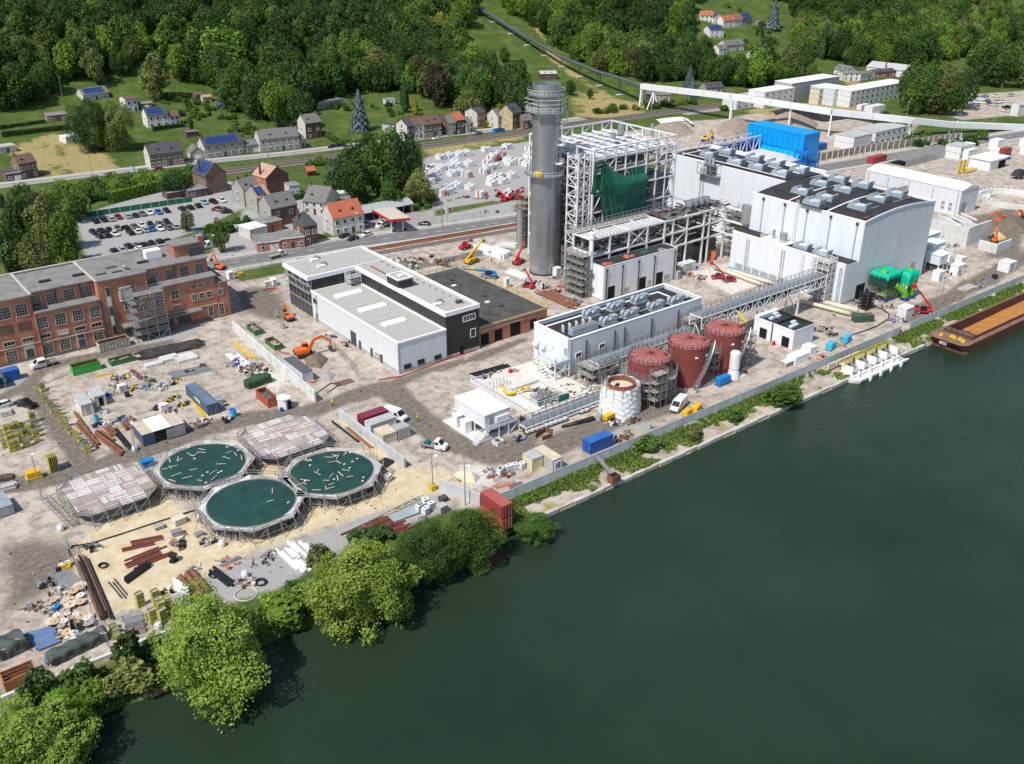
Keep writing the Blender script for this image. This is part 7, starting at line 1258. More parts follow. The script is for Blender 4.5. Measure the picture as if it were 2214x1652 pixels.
H('garden shed with brown roof in the upper gardens',1,(1600,812),(1660,805),4,2.2,1,brickb,brownt,floors=1,nw=0,chim=0,nm='shed',cat='shed');H('pale garden shed in the upper gardens',1,(1660,832),(1735,825),4,2.2,.8,rendo,tant,floors=1,nw=0,chim=0,nm='shed',cat='shed');H('small brick garage up the slope beside the boxy white house',1,(1150,898),(1250,890),5,3,.2,brickb,rgrey,ridge='flat',floors=1,nw=1,garage=1,chim=0);H('little white hut with two windows in the sloping garden',2,(1085,862),(1165,858),5,3,.2,rendw,rgrey,rendw,ridge='flat',floors=1,nw=2,door= False,chim=0,nm='hut',cat='hut');H('long low grey outbuilding in the walled garden',2,(535,895),(740,850),4,3,.2,rendg,slateg,ridge='flat',floors=1,nw=4,chim=0,nm='outbuilding',cat='outbuilding');H('long garden annexe with dark roof behind the terrace',2,(1060,1070),(1158,1088),7,3,.2,rendo,slate,ridge='flat',floors=1,nw=0,chim=0,nm='outbuilding',cat='outbuilding')
H('brown brick house with big plain gable and dark solar roof near the car park',1,(1700,1592),(1866,1560),11,7,4.2,brickb,slate,brickb,ridge='y',nw=0,sol=1);H('flat roofed brick annexe with white awning near the car park',1,(1545,1625),(1698,1598),6,3,.2,brickb,rgrey,ridge='flat',floors=1,nw=2,chim=0);H('low dark timber shed at the car park hedge',5,(1370,118),(1530,90),5,2.4,.2,brickd,mt('old_felt',(.13,.12,.11),.9),ridge='flat',floors=1,nw=0,chim=0,nm='shed',cat='shed')
H('brick house with tan tiled roof and large dark gable',6,(125,95),(305,55),9,7,3.4,brickd,tant,brick,ridge='y',nw=0);H('pale blue flat roofed annexe with white windows',2,(305,1605),(390,1592),5,4,.2,mt('pale_blue_wall',(.40,.52,.60),.7),rgrey,rendo,ridge='flat',floors=1,nw=2,door= False,chim=0)
H('grey rendered corner house with solar panels near the car park street',6,(-60,180),(75,150),8,6.2,3.2,rendg,slateg,rendg,nw=2);H('terraced house with reddish roof near the car park street',6,(50,240),(160,215),8,6,3,rendo,tant,rendg,nw=2,sol=1);H('dark gabled house with grey slate roof behind the corner house',6,(165,345),(375,300),9,6.4,3.6,brickd,slateg,rendg,ridge='x',nw=2,floors=2)
H('corner brick house with steep hipped slate roof at the street crossing',6,(430,498),(538,478),9,6.4,3.6,brickd,slate,brickd,ridge='hip',nw=2);H('flat roofed red brick bungalow on the main road',6,(232,528),(430,505),8,3.4,.2,brick,rgrey,brick,ridge='flat',floors=1,nw=3,chim=0);H('red brick garages with flat grey roof on the main road',6,(40,552),(230,530),9,3.0,.2,brick,rgrey,brick,ridge='flat',floors=1,nw=2,garage=1,chim=0);H('low building with white flat roof behind the brick garages',5,(2050,445),(2190,410),7,3.2,.2,rendo,wtrim,rendo,ridge='flat',floors=1,nw=0,chim=0)
H('brick annexe with flat roof between the corner house and the dark gabled house',6,(90,400),(245,365),6,3.6,.2,brick,rgrey,brickb,ridge='flat',floors=1,nw=1,chim=0);H('white house with bright orange tiled roof beside the petrol station',6,(668,418),(916,368),8,6.0,4.0,rendw,redt,rendo,nw=4,chim=0)
H('grey roofed farmhouse with several gables behind the orange roofed house',6,(420,232),(600,250),11,4.6,4.2,rendo,slateg,rendw,nw=3);H('white flat roofed extension behind the orange roofed house',6,(690,165),(806,150),6,4,.2,rendw,concp,rendw,ridge='flat',floors=1,nw=0,chim=0);H('little dark garden shed with red roof beside the tree grove',2,(448,1445),(520,1435),3.5,2.2,1.4,brickd,redt,floors=1,nw=0,chim=0,nm='shed',cat='shed')
H('old grey house with hipped roof among the trees left of the car park',5,(60,640),(172,612),10,4.4,3.4,rendg,slateg,rendg,ridge='hip',nw=2)
for l,n_,a,c_,D_,e,r_,wl,rf,nw_,sol_ in(('white village house with red roof at the wood edge',3,(1592,165),(1695,188),8,5.4,2.8,rendw,redt,3,0),('white village house with long black roof',3,(1700,196),(1788,196),12,5.2,3,rendw,slate,2,0),('village house with bright orange roof',3,(1778,232),(1862,226),8,5.6,3,rendw,redt,2,0),('village house with faded red roof and awning',3,(1864,228),(1936,216),8,6,3,rendw,mt('faded_red_tiles',(.32,.12,.10),.8),2,0),('grey stone village house with dark solar roof',3,(1938,216),(2012,200),8,6,3,stn,slate,2,1),('white cubic village house with dark solar roof',3,(1668,305),(1780,308),9,6,2.4,rendw,slate,3,1),('white village bungalow with grey hipped roof',3,(2045,232),(2150,238),9,3.4,3,rendw,slateg,3,0),('grey roofed village house along the steep lane',3,(1800,425),(1950,412),9,4.4,3,rendo,slateg,4,0),('low white village house below the steep lane',3,(1745,445),(1812,440),8,3.6,2.4,rendw,slateg,2,0),('stone village house with brown roof among trees',3,(2062,508),(2190,478),9,5,3.4,rendo,brownt,2,0),('small brick shed in the green meadow',3,(1792,662),(1872,652),6,3.2,2,brick,brownt,2,0),('stone farmhouse below the conveyor bend',3,(1145,850),(1345,855),10,5.2,3.4,stn,slateg,4,0),('white villa with grey hipped roof and terrace on the meadow',2,(1822,562),(1952,572),9,4.4,2.4,rendw,slate,3,0),('open carport with dark flat roof beside the white villa',2,(1985,592),(2075,585),6,2.6,.3,rendw,slate,1,0),('little barn with pale metal roof behind the chimney',3,(285,650),(420,650),8,3.4,1.2,brickd,cabroof,0,0),('white bungalow with grey roof beside the railway',4,(645,600),(755,625),9,3.4,2.6,rendw,slateg,2,0),('white two level house with balcony beside the railway',4,(722,662),(852,660),8,4.6,.6,rendw,rgrey,3,0),('white flat house next to the red brick bungalow',4,(862,662),(962,645),8,4,.6,rendw,slateg,2,0),('red brick bungalow with dark roof beside the railway',4,(985,642),(1150,625),8,3.6,1.2,brick,slate,4,0),('long white hall with pale sheet roof beside the railway',4,(1215,632),(1300,612),26,4,2.8,rendw,cabroof,2,0),('stone cottage half hidden below the conveyor',3,(1640,765),(1780,760),8,3.4,2.4,stn,slate,2,0),('white warehouse corner at the far car park',4,(2150,955),(2300,935),5,6,1.,rendw,cabroof,0,0)):H(l,n_,a,c_,D_,e,r_,wl,rf,nw=nw_,sol=sol_,chim=0 if r_<2 else 1,floors=2 if e>4 else 1,ridge='hip' if 'hipped' in l else('y' if 'long white hall' in l or 'long black' in l else 'x'))
# petrol station
fc=[at(22,*q)for q in((130,600),(30,420),(950,270),(1140,270),(1420,400),(1400,500),(600,640))];m=MB();m.add([(p.x,p.y,.1)for p in fc],[tuple(range(len(fc)))[::-1]if 0 else tuple(range(len(fc)))]);m.build('forecourt',asph2,kind='structure')
hcan=5.2;cn=[at(22,*q,hcan)for q in((590,395),(920,365),(650,185),(300,225))];b=thing('fuel_canopy','flat petrol station canopy with red edges on white columns','canopy',(cn[0].x,cn[0].y,0));P=[(p.x-cn[0].x,p.y-cn[0].y)for p in cn]
m=MB();m.prism(P,hcan-.1,hcan);m.build('canopy_roof',mt('dusty_canopy',(.50,.45,.38),.9,var=.12),b);m=MB();m.prism([(x*.99,y*.99)for x,y in P],hcan-.75,hcan-.12);m.build('soffit',wtrim,b)
for i in range(4):a,c_=P[i],P[(i+1)%4];mem('fascia',mt('canopy_red',(.50,.02,.03),.5)if i in(0,3)else wtrim,b,(*a,hcan-.42),(*c_,hcan-.42),.12,.8)
mid=[((P[0][0]+P[1][0])/2*.9+(P[2][0]+P[3][0])/2*.1,0)]
for f_,g_ in((.18,.15),(.18,.8),(.75,.15),(.75,.8)):x=P[0][0]*(1-f_)*(1-g_)+P[1][0]*f_*(1-g_)+P[2][0]*f_*g_+P[3][0]*(1-f_)*g_;y=P[0][1]*(1-f_)*(1-g_)+P[1][1]*f_*(1-g_)+P[2][1]*f_*g_+P[3][1]*(1-f_)*g_;mem('column',wtrim,b,(x,y,0),(x,y,hcan-.7),.35);pm_=thing('fuel_pump','fuel pump under the petrol station canopy','fuel pump',(cn[0].x+x+.9,cn[0].y+y,.1),0,'fuel pumps');bx('cabinet',doorm,pm_,-.3,-.5,0,.3,.5,1.7);bx('display',wtrim,pm_,-.32,-.4,1.2,.32,.4,1.6);bx('plinth',kerbm,pm_,-.6,-1.2,-.05,.6,1.2,.12)
a,c_=at(6,912,305),at(6,1312,222);b=thing('station_shop','long open shed with curved ribbed grey roof behind the petrol canopy','shed',(a.x,a.y,0),atan2(c_.y-a.y,c_.x-a.x));L_=hypot(c_.x-a.x,c_.y-a.y);n_=10;m=MB();vs=[]
for x in(-.3,L_+.3):vs+=[(x,-.3+8.6*i/n_,3.2+1.9*sin(pi*(.08+.84*i/n_))-.5)for i in range(n_+1)]
m.add(vs,[(i,n_+1+i,n_+2+i,i+1)for i in range(n_)]);m.build('curved_roof',ribs('ribbed_grey_sheet',(.38,.40,.41),0,.9),b);[bx('rear_wall',rendo,b,0,7.6,0,L_,8,3.2),bx('end_wall',rendo,b,L_-.2,0,0,L_,7.6,3.4),bx('end_wall',rendo,b,0,0,0,.2,7.6,3.4),bx('shop_front',doorm,b,.3,3,.1,L_*.3,3.2,2.9)];[mem('post',galv,b,(L_*k/5,.2,0),(L_*k/5,.2,3.3),.2)for k in range(1,5)]
for n_,x,y,h_,l in((22,40,735,9.5,'grey street lamp pole before the orange roofed house'),(22,1438,535,9.5,'grey street lamp pole at the end of the petrol forecourt'),(22,1460,530,7,'thin signal pole beside the forecourt street lamp'),(22,1525,445,5.5,'white price sign pole at the petrol station exit'),(22,925,960,6.5,'dark signal pole by the site railway'),(6,430,575,4,'white flag pole by the main road'),(10,1610,1110,8,'lamp pole with yellow base near the sand heap'),(10,1875,1240,9,'thin lamp pole near the short grey wall'),(9,345,1185,10,'tall lamp pole at the edge of the plank deck'),(9,1122,875,9,'lamp pole between the plank deck and the blue skip'),(8,1515,975,8,'lamp pole on the dirt road by the flood wall'),(5,335,700,9,'street lamp behind the brick building near the bright green tree'),(6,45,560,9,'street lamp pole before the brick garages'),(5,1755,605,8,'street lamp pole near the white panel van'),(1,515,815,12,'concrete utility pole at the forest edge'),(1,758,1440,11,'wooden utility pole beside the dry meadow')):
 v=tat(n_,x,y);b=thing('lamp_post' if 'lamp' in l else 'pole',l,'lamp post' if 'lamp' in l else 'pole',v);m=MB();m.tube((0,0,0),(0,0,h_),.13,8,.08);m.build('mast',galv,b)
 if 'lamp' in l:bx('arm',galv,b,-.05,-1.3,h_-.1,.05,0,h_);bx('lantern',wtrim,b,-.18,-1.9,h_-.15,.18,-1.1,h_+.05)
 if 'yellow base' in l:bx('ballast',yel,b,-.6,-.6,0,.6,.6,1.1)
 if 'price' in l:bx('sign_panel',wtrim,b,-.6,-.1,2.5,.6,.1,h_+.3)
for n_,x,y in((4,120,715),(4,1270,1220),(4,1610,1170),(4,885,1290),(4,1945,1060),(4,1240,970)):v=at(n_,x,y);b=thing('lamp_post','grey street lamp standing along the retaining wall road','lamp post',v,0,'street lamps by the retaining wall');MB().tube((0,0,0),(0,0,10),.14,8,.09).build('mast',galv,b);bx('arm',galv,b,0,-.05,9.9,1.6,.05,10);bx('lantern',wtrim,b,1.3,-.2,9.85,2.2,.2,10.05)
for x in(60,112,165,205,262,318,372,430,490,550,610,660):
 y=rail_y(x)+(1.2 if x>250 else 0);b=thing('catenary_mast','railway overhead line mast with cross arm beside the tracks','mast',(x,y-6,0),0,'railway overhead line masts');mem('mast',galv,b,(0,0,0),(0,0,8),.3);mem('cross_arm',galv,b,(0,0,7),(0,5,7.4),.14)
 # conveyor gallery
SP=[((391,385),(3,1115,705)),((393.3,323.5),(3,1850,790)),((401.9,294),(4,290,862)),((408,275),(4,615,915)),((436.6,250),(4,1275,985)),((457,241.5),(4,1590,1018)),((520,214),(4,2160,1055))]
PT=[]
for(x,y),q in SP:PT.append(Vector((x,y,hz((x,y),*q))))
PT.append(PT[-1]+(PT[-1]-PT[-2])*1.6)
b=thing('conveyor_gallery','long elevated white conveyor gallery crossing behind the plant','conveyor',(391,385,0));O=Vector((391,385,0));galw=mt('gallery_white',(.70,.72,.73),.5,var=.06)
for k,(p,q)in enumerate(zip(PT,PT[1:])):
 n_=max(1,round((q-p).length/9));d=(q-p)/n_
 for i in range(n_):mem('gallery_section',galw,b,p+d*i-O,p+d*(i+.985)-O,3.0,2.7)
for k,p in enumerate(PT[:7]):
 e=Vector((0,2.2,0))if k>3 else Vector((2.4,1.5,0));foot=Vector((p.x,p.y,0))-O;tp=p-O-Vector((0,0,1.2))
 if k in(0,1,3):[mem('trestle_leg',wsteel,b,foot+e*s_*1.4,tp+e*s_*.4,.55)for s_ in(-1,1)];[mem('trestle_brace',wsteel,b,foot+e*s_*1.3,tp*.5+foot*.5-e*s_*.8,.35)for s_ in(-1,1)];mem('trestle_brace',wsteel,b,foot*.5+tp*.5-e*.85,foot*.5+tp*.5+e*.85,.35)
 else:mem('column',wsteel,b,foot,tp,.8)
v0=at(3,1200,890);[mem('trestle_leg',wsteel,b,Vector((v0.x+s_*4,v0.y,0))-O,PT[0]*.85+PT[1]*.15-O-Vector((0,0,1.3)),.5)for s_ in(-1,0,1)]
b=thing('hill_conveyor','dark narrow belt conveyor on short trestles climbing the wooded hill','conveyor',(391,385,0));dk=mt('conveyor_dark_roof',(.07,.085,.08),.7,var=.15);UP=[PT[0]+Vector((0,1,0))]
for ft,tp in(((930,775),(935,640)),((765,700),(765,592)),((607,625),(607,530)),((460,545),(460,468)),((318,455),(318,385)),((178,370),(178,305)),((45,275),(45,228))):f_=tat(3,*ft);UP.append(Vector((f_.x,f_.y,hz(f_,3,*tp))))
for q,h_ in(((1960,165),4),((1800,80),4)):f_=tat(2,q[0],q[1]+14);UP.append(Vector((f_.x,f_.y,f_.z+h_)))
for p,q in zip(UP,UP[1:]):
 n_=max(1,round((q-p).length/12));d=(q-p)/n_
 for i in range(n_):mem('belt_section',dk,b,p+d*i-O,p+d*(i+.99)-O,2.2,1.5)
 mem('side_rail',galv,b,p-O+Vector((-1.3,-.6,.6)),q-O+Vector((-1.3,-.6,.6)),.3)
for p in UP[1:]:z=terr(p.x,p.y);[mem('trestle',dsteel,b,(p.x-O.x+s_*1.2,p.y-O.y,z),(p.x-O.x+s_*.6,p.y-O.y,p.z-.6),.3)for s_ in(-1,1)];bx('footing',concp,b,p.x-O.x-2,p.y-O.y-1.2,z-.3,p.x-O.x+2,p.y-O.y+1.2,z+.3)
# cabin villages near the conveyor
def stack(label,n_,pa,L_,W_,H_,levels,mat,along='X',k=3,roof= None,dark= False,rz=0.):
 v=at(n_,*pa);b=thing('cabin_block',label,'cabins',(v.x,v.y,0),rz);X,Y=(L_,W_)if along=='X' else(W_,L_)
 for lv in range(levels):
  for i in range(k):
   x0,x1,y0,y1=(X*i/k+.06,X*(i+1)/k-.06,0,Y)if along=='X' else(0,X,Y*i/k+.06,Y*(i+1)/k-.06)
   u=bx('cabin_unit',mat,b,x0,y0,H_*lv+.06,x1,y1,H_*(lv+1)-.06)
   if not dark:(flat(b,'window',glass,'S',0,(x0+x1)/2-.6,(x0+x1)/2+.6,H_*lv+1.0,H_*lv+1.9,.05)if along=='X' else flat(b,'window',glass,'W',0,(y0+y1)/2-.6,(y0+y1)/2+.6,H_*lv+1.0,H_*lv+1.9,.05))
 bx('roof',roof or cabroof,b,-.1,-.1,H_*levels-.04,X+.1,Y+.1,H_*levels+.14); return b
stack('two storey white cabin block on the dirt terrace, with plain end wall',4,(800,1232),14,10,2.9,2,cabw,'X',4,dark= True);stack('longer two storey white cabin block behind another on the dirt terrace',4,(975,1190),26,12,2.9,2,cabw,'X',6)
stack('two storey white cabins beside the main road in the dirt yard',4,(1670,1310),9,7,2.8,2,cabw,'X',3);stack('two storey white cabin row under the conveyor',4,(-150,900),26,10,2.9,2,cabw,'X',5);stack('tall white cabin stack beside the grey sheeted block',4,(70,890),26,11,2.9,3,cabw,'X',5,roof=wtrim);stack('long grey sheeted block behind the white cabins',4,(290,838),44,12,3.4,3,cgrey,'X',6,roof=wtrim,dark= True)
stack('cream three storey cabin stack behind the conveyor',4,(515,860),9,6,2.8,3,cream,'X',2);stack('pale blue grey stacked cabins behind the conveyor',4,(640,870),14,16,3,3,mt('pale_cabin',(.55,.60,.64),.6),'X',3,dark= True,roof=wtrim);stack('very long three storey white cabin block near the far grove',4,(770,882),56,12,2.9,3,cabw,'X',12,roof=wtrim);cont('white container with red door behind the conveyor',*at(4,870,905)[:2],8,3,2.8,cwhite);cont('wide white container beside the grove edge behind the conveyor',*at(4,960,925)[:2],12,5,3.2,cwhite)
v=at(4,965,1348);cont('red shipping container beside the main road behind the warehouse',v.x,v.y,10,3,3,cred);v=at(4,2040,1270,2.6);cont('red shipping container stacked on a blue one in the far yard',v.x,v.y,6,2.5,2.6,cred,z=2.6);cont('blue shipping container beneath the stacked red one in the far yard',v.x+2.5,v.y,3.5,2.5,2.6,cblue);v=at(4,545,1230);cont('blue site container beside the blue filter house',v.x-4,v.y,8,3,2.8,cblue);b=thing('glass_pavilion','low grey roofed enclosure with mesh fence beside the main road','enclosure',(*at(4,1230,1370)[:2],0));bx('roof',rgrey,b,0,0,2.6,40,9,2.8);[bx('fence_panel',galv,b,2.5*k,-.1,0,2.5*k+2.4,0,3.0)for k in range(16)]
for k in range(6):v=at(4,1480+260*(k%3),1310+70*(k//3)-20*(k%3));b=thing('white_equipment_box','white equipment box in the far construction yard','equipment',(v.x+25,v.y,0),0,'equipment boxes in the far yard');bx('body',wtrim,b,0,0,0,7-k%3,4,3+k%2);bx('lid',whitec,b,-.1,-.1,3+k%2,7.1-k%3,4.1,3.2+k%2)
def mound(nm,label,n_,pts,h_,mat,seed,kind='structure'):
 P=[at(n_,*q)for q in pts];cx_,cy_=sum(p.x for p in P)/len(P),sum(p.y for p in P)/len(P);xs_=[p.x for p in P];ys_=[p.y for p in P];N_=36;x0,x1,y0,y1=min(xs_),max(xs_),min(ys_),max(ys_);gx_,gy_=np.meshgrid(np.linspace(x0,x1,N_),np.linspace(y0,y1,N_));poly=[(p.x,p.y)for p in P];i_=pin(poly,gx_,gy_);d_=pdist(poly,gx_,gy_, True);hh=np.where(i_,h_*np.clip(d_/(.32*min(x1-x0,y1-y0)),0,1)**.8*(.7+.6*fbm(gx_,gy_,9,seed)),-.3)
 m=MB().add([(float(gx_[j,i]),float(gy_[j,i]),float(hh[j,i]))for j in range(N_)for i in range(N_)],[(j*N_+i,j*N_+i+1,(j+1)*N_+i+1,(j+1)*N_+i)for j in range(N_-1)for i in range(N_-1)]); return m.build(nm,mat, None,smooth= True,kind=kind)
soil=mt('earth_heap',(.30,.245,.19),.95,var=.3,scale=.5,detail=8,bump=.5);soild=mt('dark_earth',(.17,.135,.10),.95,var=.35,scale=.8,detail=8,bump=.5)
mound('earth_mound','',19,[(0,110),(480,100),(620,260),(300,330),(0,300)],3,soil,5);mound('earth_mound','',19,[(980,170),(1060,90),(1500,80),(1600,200),(1300,330),(1000,300)],5,soil,6);mound('earth_mound','',4,[(40,990),(280,930),(520,1010),(500,1070),(150,1080)],5,soil,7);mound('earth_mound','',17,[(1600,690),(1760,600),(2100,650),(2100,800),(1800,820),(1620,760)],3,soild,8);mound('earth_mound','',6,[(420,1420),(560,1375),(620,1420),(560,1500),(440,1480)],1.6,soild,9);mound('sand_heap','',17,[(1660,800),(1740,780),(1850,860),(1760,880),(1660,850)],1.6,mt('yellow_sand',(.58,.42,.20),.95,var=.2),10);mound('gravel_heap','',6,[(545,1560),(620,1515),(680,1550),(640,1590),(560,1590)],1.0,mt('grey_gravel',(.32,.32,.31),.95,var=.3,scale=3),11);mound('sand_heap','',10,[(1780,985),(1900,955),(2000,1010),(1960,1060),(1820,1040)],1.3,mt('pale_sand',(.62,.54,.40),.95,var=.15),12)
for n_,P,mat,l in((4,[(150,985),(300,945),(500,985),(700,960),(850,985),(1000,1010)],mt('black_sheeting',(.035,.037,.045),.5,var=.5,scale=.6),'black plastic sheeting over the earth slope behind the cabins'),(19,[(0,90),(200,60),(400,45),(500,80),(590,160)],wrap,'white plastic sheeting over the crest of the earth mound')):
 b=thing('sheeting',l,'sheeting',(0,0,0));m=MB();q=[at(n_,*p)for p in P];w_=5 if n_==4 else 2.2;vs=[]
 for i in range(61):f_=i/60*(len(q)-1);k=min(int(f_),len(q)-2);p=q[k]+(q[k+1]-q[k])*(f_-k);vs+=[(p.x,p.y-w_+.5*sin(i*1.7),.3),(p.x,p.y+.4*sin(i*2.3),w_*.8+.3*sin(i*1.3)),(p.x,p.y+w_*.7,w_*.75)]
 m.add(vs,[(3*i+j,3*i+3+j,3*i+4+j,3*i+1+j)for i in range(60)for j in(0,1)]);m.build('sheet',mat,b)
 # pallet yard
R=random.Random(3);yard=W([(912,352),(1000,335),(1160,308),(1160,425),(1000,440),(940,447)]);A_=at(0,930,440);stacks=[]
def pst(v):
 b=thing('pallet_stack','','pallets',(0,0,0))
 for i in range(2):
  for j in range(3):
   if v==2 and(i,j)==(1,2): continue
   bx('wrapped_block',(wrap,galw,mt('pallet_goods_%d'%v,((.66,.67,.68),(.45,.22,.18),(.52,.55,.58))[v],.7,var=.25,scale=1.5))[(i+j+v)%3 if v else 0],b,i*1.65,j*1.25,.15,i*1.65+1.5,j*1.25+1.15,1.9+(.5 if(i+j+v)%2 else 0))
 bx('pallet',deckm,b,-.05,-.05,0,3.2,3.7,.15); return b
PS=[pst(k)for k in range(3)];used=[0]*3;xs_=[p[0]for p in yard];ys_=[p[1]for p in yard]
y=min(ys_)
while y<max(ys_):
 x=min(xs_)
 while x<max(xs_):
  if pin(yard,np.array([x]),np.array([y]))[0]and R.random()<.62:
   k=R.choice([0,0,0,1,2]);l=('white plastic wrapped pallet block stack','stack of pallets with reddish wrapped goods','stack of grey white pallets with one missing block')[k]+' in the storage yard beyond the road';loc=(x+R.uniform(-.5,.5),y+R.uniform(-.5,.5),0);rz=R.uniform(-.08,.08)
   if used[k]:copy_thing(PS[k],loc,rz)
   else:PS[k].location=loc;PS[k].rotation_euler=(0,0,rz);PS[k]['label']=l;PS[k]['group']='pallet stacks in the storage yard';used[k]=1
  x+=R.choice([4.4,4.4,4.4,11])
 y+=R.choice([5.2,11])
 # stored materials in the yards
def bundle(nm,label,cat,n_,a,c_,k,w_,mat,gap=1.15,h= None,jit=.1,rows=1,round_= False,group= None,z=0.):
 """k parallel members laid side by side between two picture positions"""
 p,q=at(n_,*a),at(n_,*c_);d=q-p;L_=d.length;b=thing(nm,label,cat,(p.x,p.y,z),atan2(d.y,d.x),group);R=random.Random(len(label)+k);h=h or w_
 for r in range(rows):
  for i in range(k-r):
   y=(i+r/2-(k-1)/2)*w_*gap;zz=h/2+r*h*.9;j=R.uniform(-jit,jit)*L_;s_=R.uniform(-jit,jit)*.4
   mem('pipe' if round_ else 'beam',mat[i%len(mat)]if isinstance(mat,(list,tuple))else mat,b,(j,y-s_,zz),(L_+j,y+s_,zz),w_/(2 if round_ else 1),h/(2 if round_ else 1),'cyl' if round_ else 'box')
 [bx('bearer',deckm,b,L_*f_-.06,-k*w_*gap/2-.1,-.02,L_*f_+.06,k*w_*gap/2+.1,.06)for f_ in(.2,.8)]; return b
for l,a,c_,k,w_ in(('long rusty steel pipe beside the ochre framed cabin',(1200,945),(1455,1290),1,.62),('longest rusty steel pipe pointing at the muddy track',(1250,1130),(1590,1505),2,.6),('pair of long rusty pipes near the plank deck',(1540,1305),(1985,1640),2,.62),('thin rusty pipe between longer pipes',(1645,1275),(1870,1425),1,.55),('three short rusty pipes by the blue mixer',(1740,1200),(1880,1345),3,.45),('rusty pipe stub beside the container shelter',(2130,1050),(2203,1100),1,.6),('rusty pipe next to the dark shelter wall',(2030,1150),(2110,1245),2,.6)):bundle('pipe_bundle',l,'pipes',20,a,c_,k,w_,rust,round_= True)
bundle('pipe_bundle','bundle of thin dark plastic pipes near the rusty pipes','pipes',20,(1850,1215),(2120,1540),5,.22,blackp,round_= True);bundle('pipe_bundle','bundle of black pipes under the rusty pair','pipes',20,(1600,1290),(2020,1590),3,.25,blackp,round_= True)
bundle('beam_heap','broad heap of long black steel profiles beside the gravel lane','beams',5,(1155,1400),(1630,1300),14,.34,dsteel,1.1,jit=.12,rows=2);[bundle('concrete_beams',l,'beams',5,a,c_,k,.9,concp,1.08,.7,.03)for l,a,c_,k in(('row of white concrete beams, the widest of three stacks',(1190,1490),(1330,1455),2),('middle stack of white concrete beams',(1320,1440),(1450,1405),3),('stack of white concrete beams closest to the black profiles',(1440,1440),(1600,1400),4))];bundle('steel_bundle','grey galvanised frames stacked before the white concrete beams','frames',5,(1400,1560),(1690,1500),8,.35,galv,1.3,jit=.1)
bundle('beam_heap','yellow poles leaning beside the navy container','poles',21,(90,410),(350,800),4,.2,yel,1.4);bundle('beam_heap','yellow steel post lying beside white tubes','poles',5,(1915,1290),(2070,1415),2,.35,yel);bundle('beam_heap','white tubes fanned out beside the yellow post','tubes',5,(1895,1385),(2010,1490),6,.3,wtrim,1.6,jit=.15);bundle('beam_heap','yellow and black barrier beam lying by the bright green skip','beams',20,(1520,400),(1835,320),2,.28,yel);bundle('beam_heap','short yellow post lying on the bare dirt','posts',20,(2060,320),(2115,400),1,.35,yel);bundle('beam_heap','red steel profiles lying behind the yellow short post','beams',9,(1075,135),(1160,205),3,.3,redox)
for l,n_,a,c_,k in(('spread of long dark red steel beams on the pale sand',12,(930,60),(1165,10),5),('tidy stack of dark red steel beams below the spread ones',12,(960,190),(1215,90),7),('large stack of dark red steel beams behind the dark riverside tree',13,(770,430),(1040,310),8),('second stack of dark red beams with white end caps',13,(830,460),(1110,350),6)):bundle('beam_heap',l,'beams',n_,a,c_,k,.3,[redox,mt('dull_red',(.13,.04,.035),.7),rust],1.75,jit=.16)
for k,(a,c_)in enumerate((((280,520),(425,655)),((340,510),(405,570)),((405,585),(475,650)),((355,465),(430,540)),((435,470),(560,595)),((460,540),(535,620)),((545,505),(600,560)))):bundle('beam_heap','white painted steel beam pair on the grey gravel above the willow','beams',13,a,c_,2,.4,wtrim,1.15,group='white beams on the gravel')
bundle('beam_heap','blue steel beams stacked beside the cable reels','beams',12,(190,745),(400,690),6,.42,mt('dull_blue_steel',(.13,.20,.34),.6),1.15);bundle('beam_heap','short blue steel beams nearest the dark tarpaulin','beams',12,(255,800),(415,735),5,.45,MATS['dull_blue_steel'],1.15);bundle('beam_heap','blue grey sheets partly under the long tarpaulin','sheets',12,(325,890),(500,830),5,.4,MATS['dull_blue_steel']);bundle('beam_heap','light blue angle irons fanned out near the wooden pallet','beams',12,(410,250),(560,350),8,.2,galv,2.0,jit=.15);bundle('pipe_bundle','very long bundle of black pipes in frames across the sand yard','pipes',12,(600,150),(775,565),6,.3,[rust,dsteel,blackp],round_= True,rows=2);bundle('pipe_bundle','black hoses bundled in a steel cradle near the dark red beams','hoses',12,(925,310),(1095,190),5,.3,blackp,round_= True,rows=2);bundle('steel_bundle','empty steel cradle frame on the pale sand','frames',12,(820,310),(920,430),3,.16,dsteel,3)
bundle('pipe_bundle','short fat rusty pipes stacked under the white folded panels','pipes',12,(1360,260),(1490,420),3,.9,rust,round_= True);b=thing('panel_stack','white sheet metal panels standing in a V beside the rusty pipe stack','panels',at(12,1330,400));[mem('panel',wtrim,b,p,q,.1,2.4)for p,q in(((-.4,1.6,1.2),(.6,-2.2,1.2)),((-2.8,-1.2,.5),(.4,-2.4,.5)))];bundle('beam_heap','black beams and coil lying on grey gravel near the white bag','beams',12,(1560,230),(1700,340),3,.4,blackp)
bundle('timber_stack','grey timber planks stacked at the edge of the yard track','timber',20,(0,1010),(185,960),8,.35,plank,1.05,rows=3,jit=.02);bundle('timber_stack','long dark profiles beside the yellow crane frame','beams',9,(0,1030),(110,1010),6,.3,[dsteel,rust],rows=2);bundle('timber_stack','yellowish beam pallet at the yard corner','beams',9,(0,1120),(130,1085),4,.5,plank,rows=2)
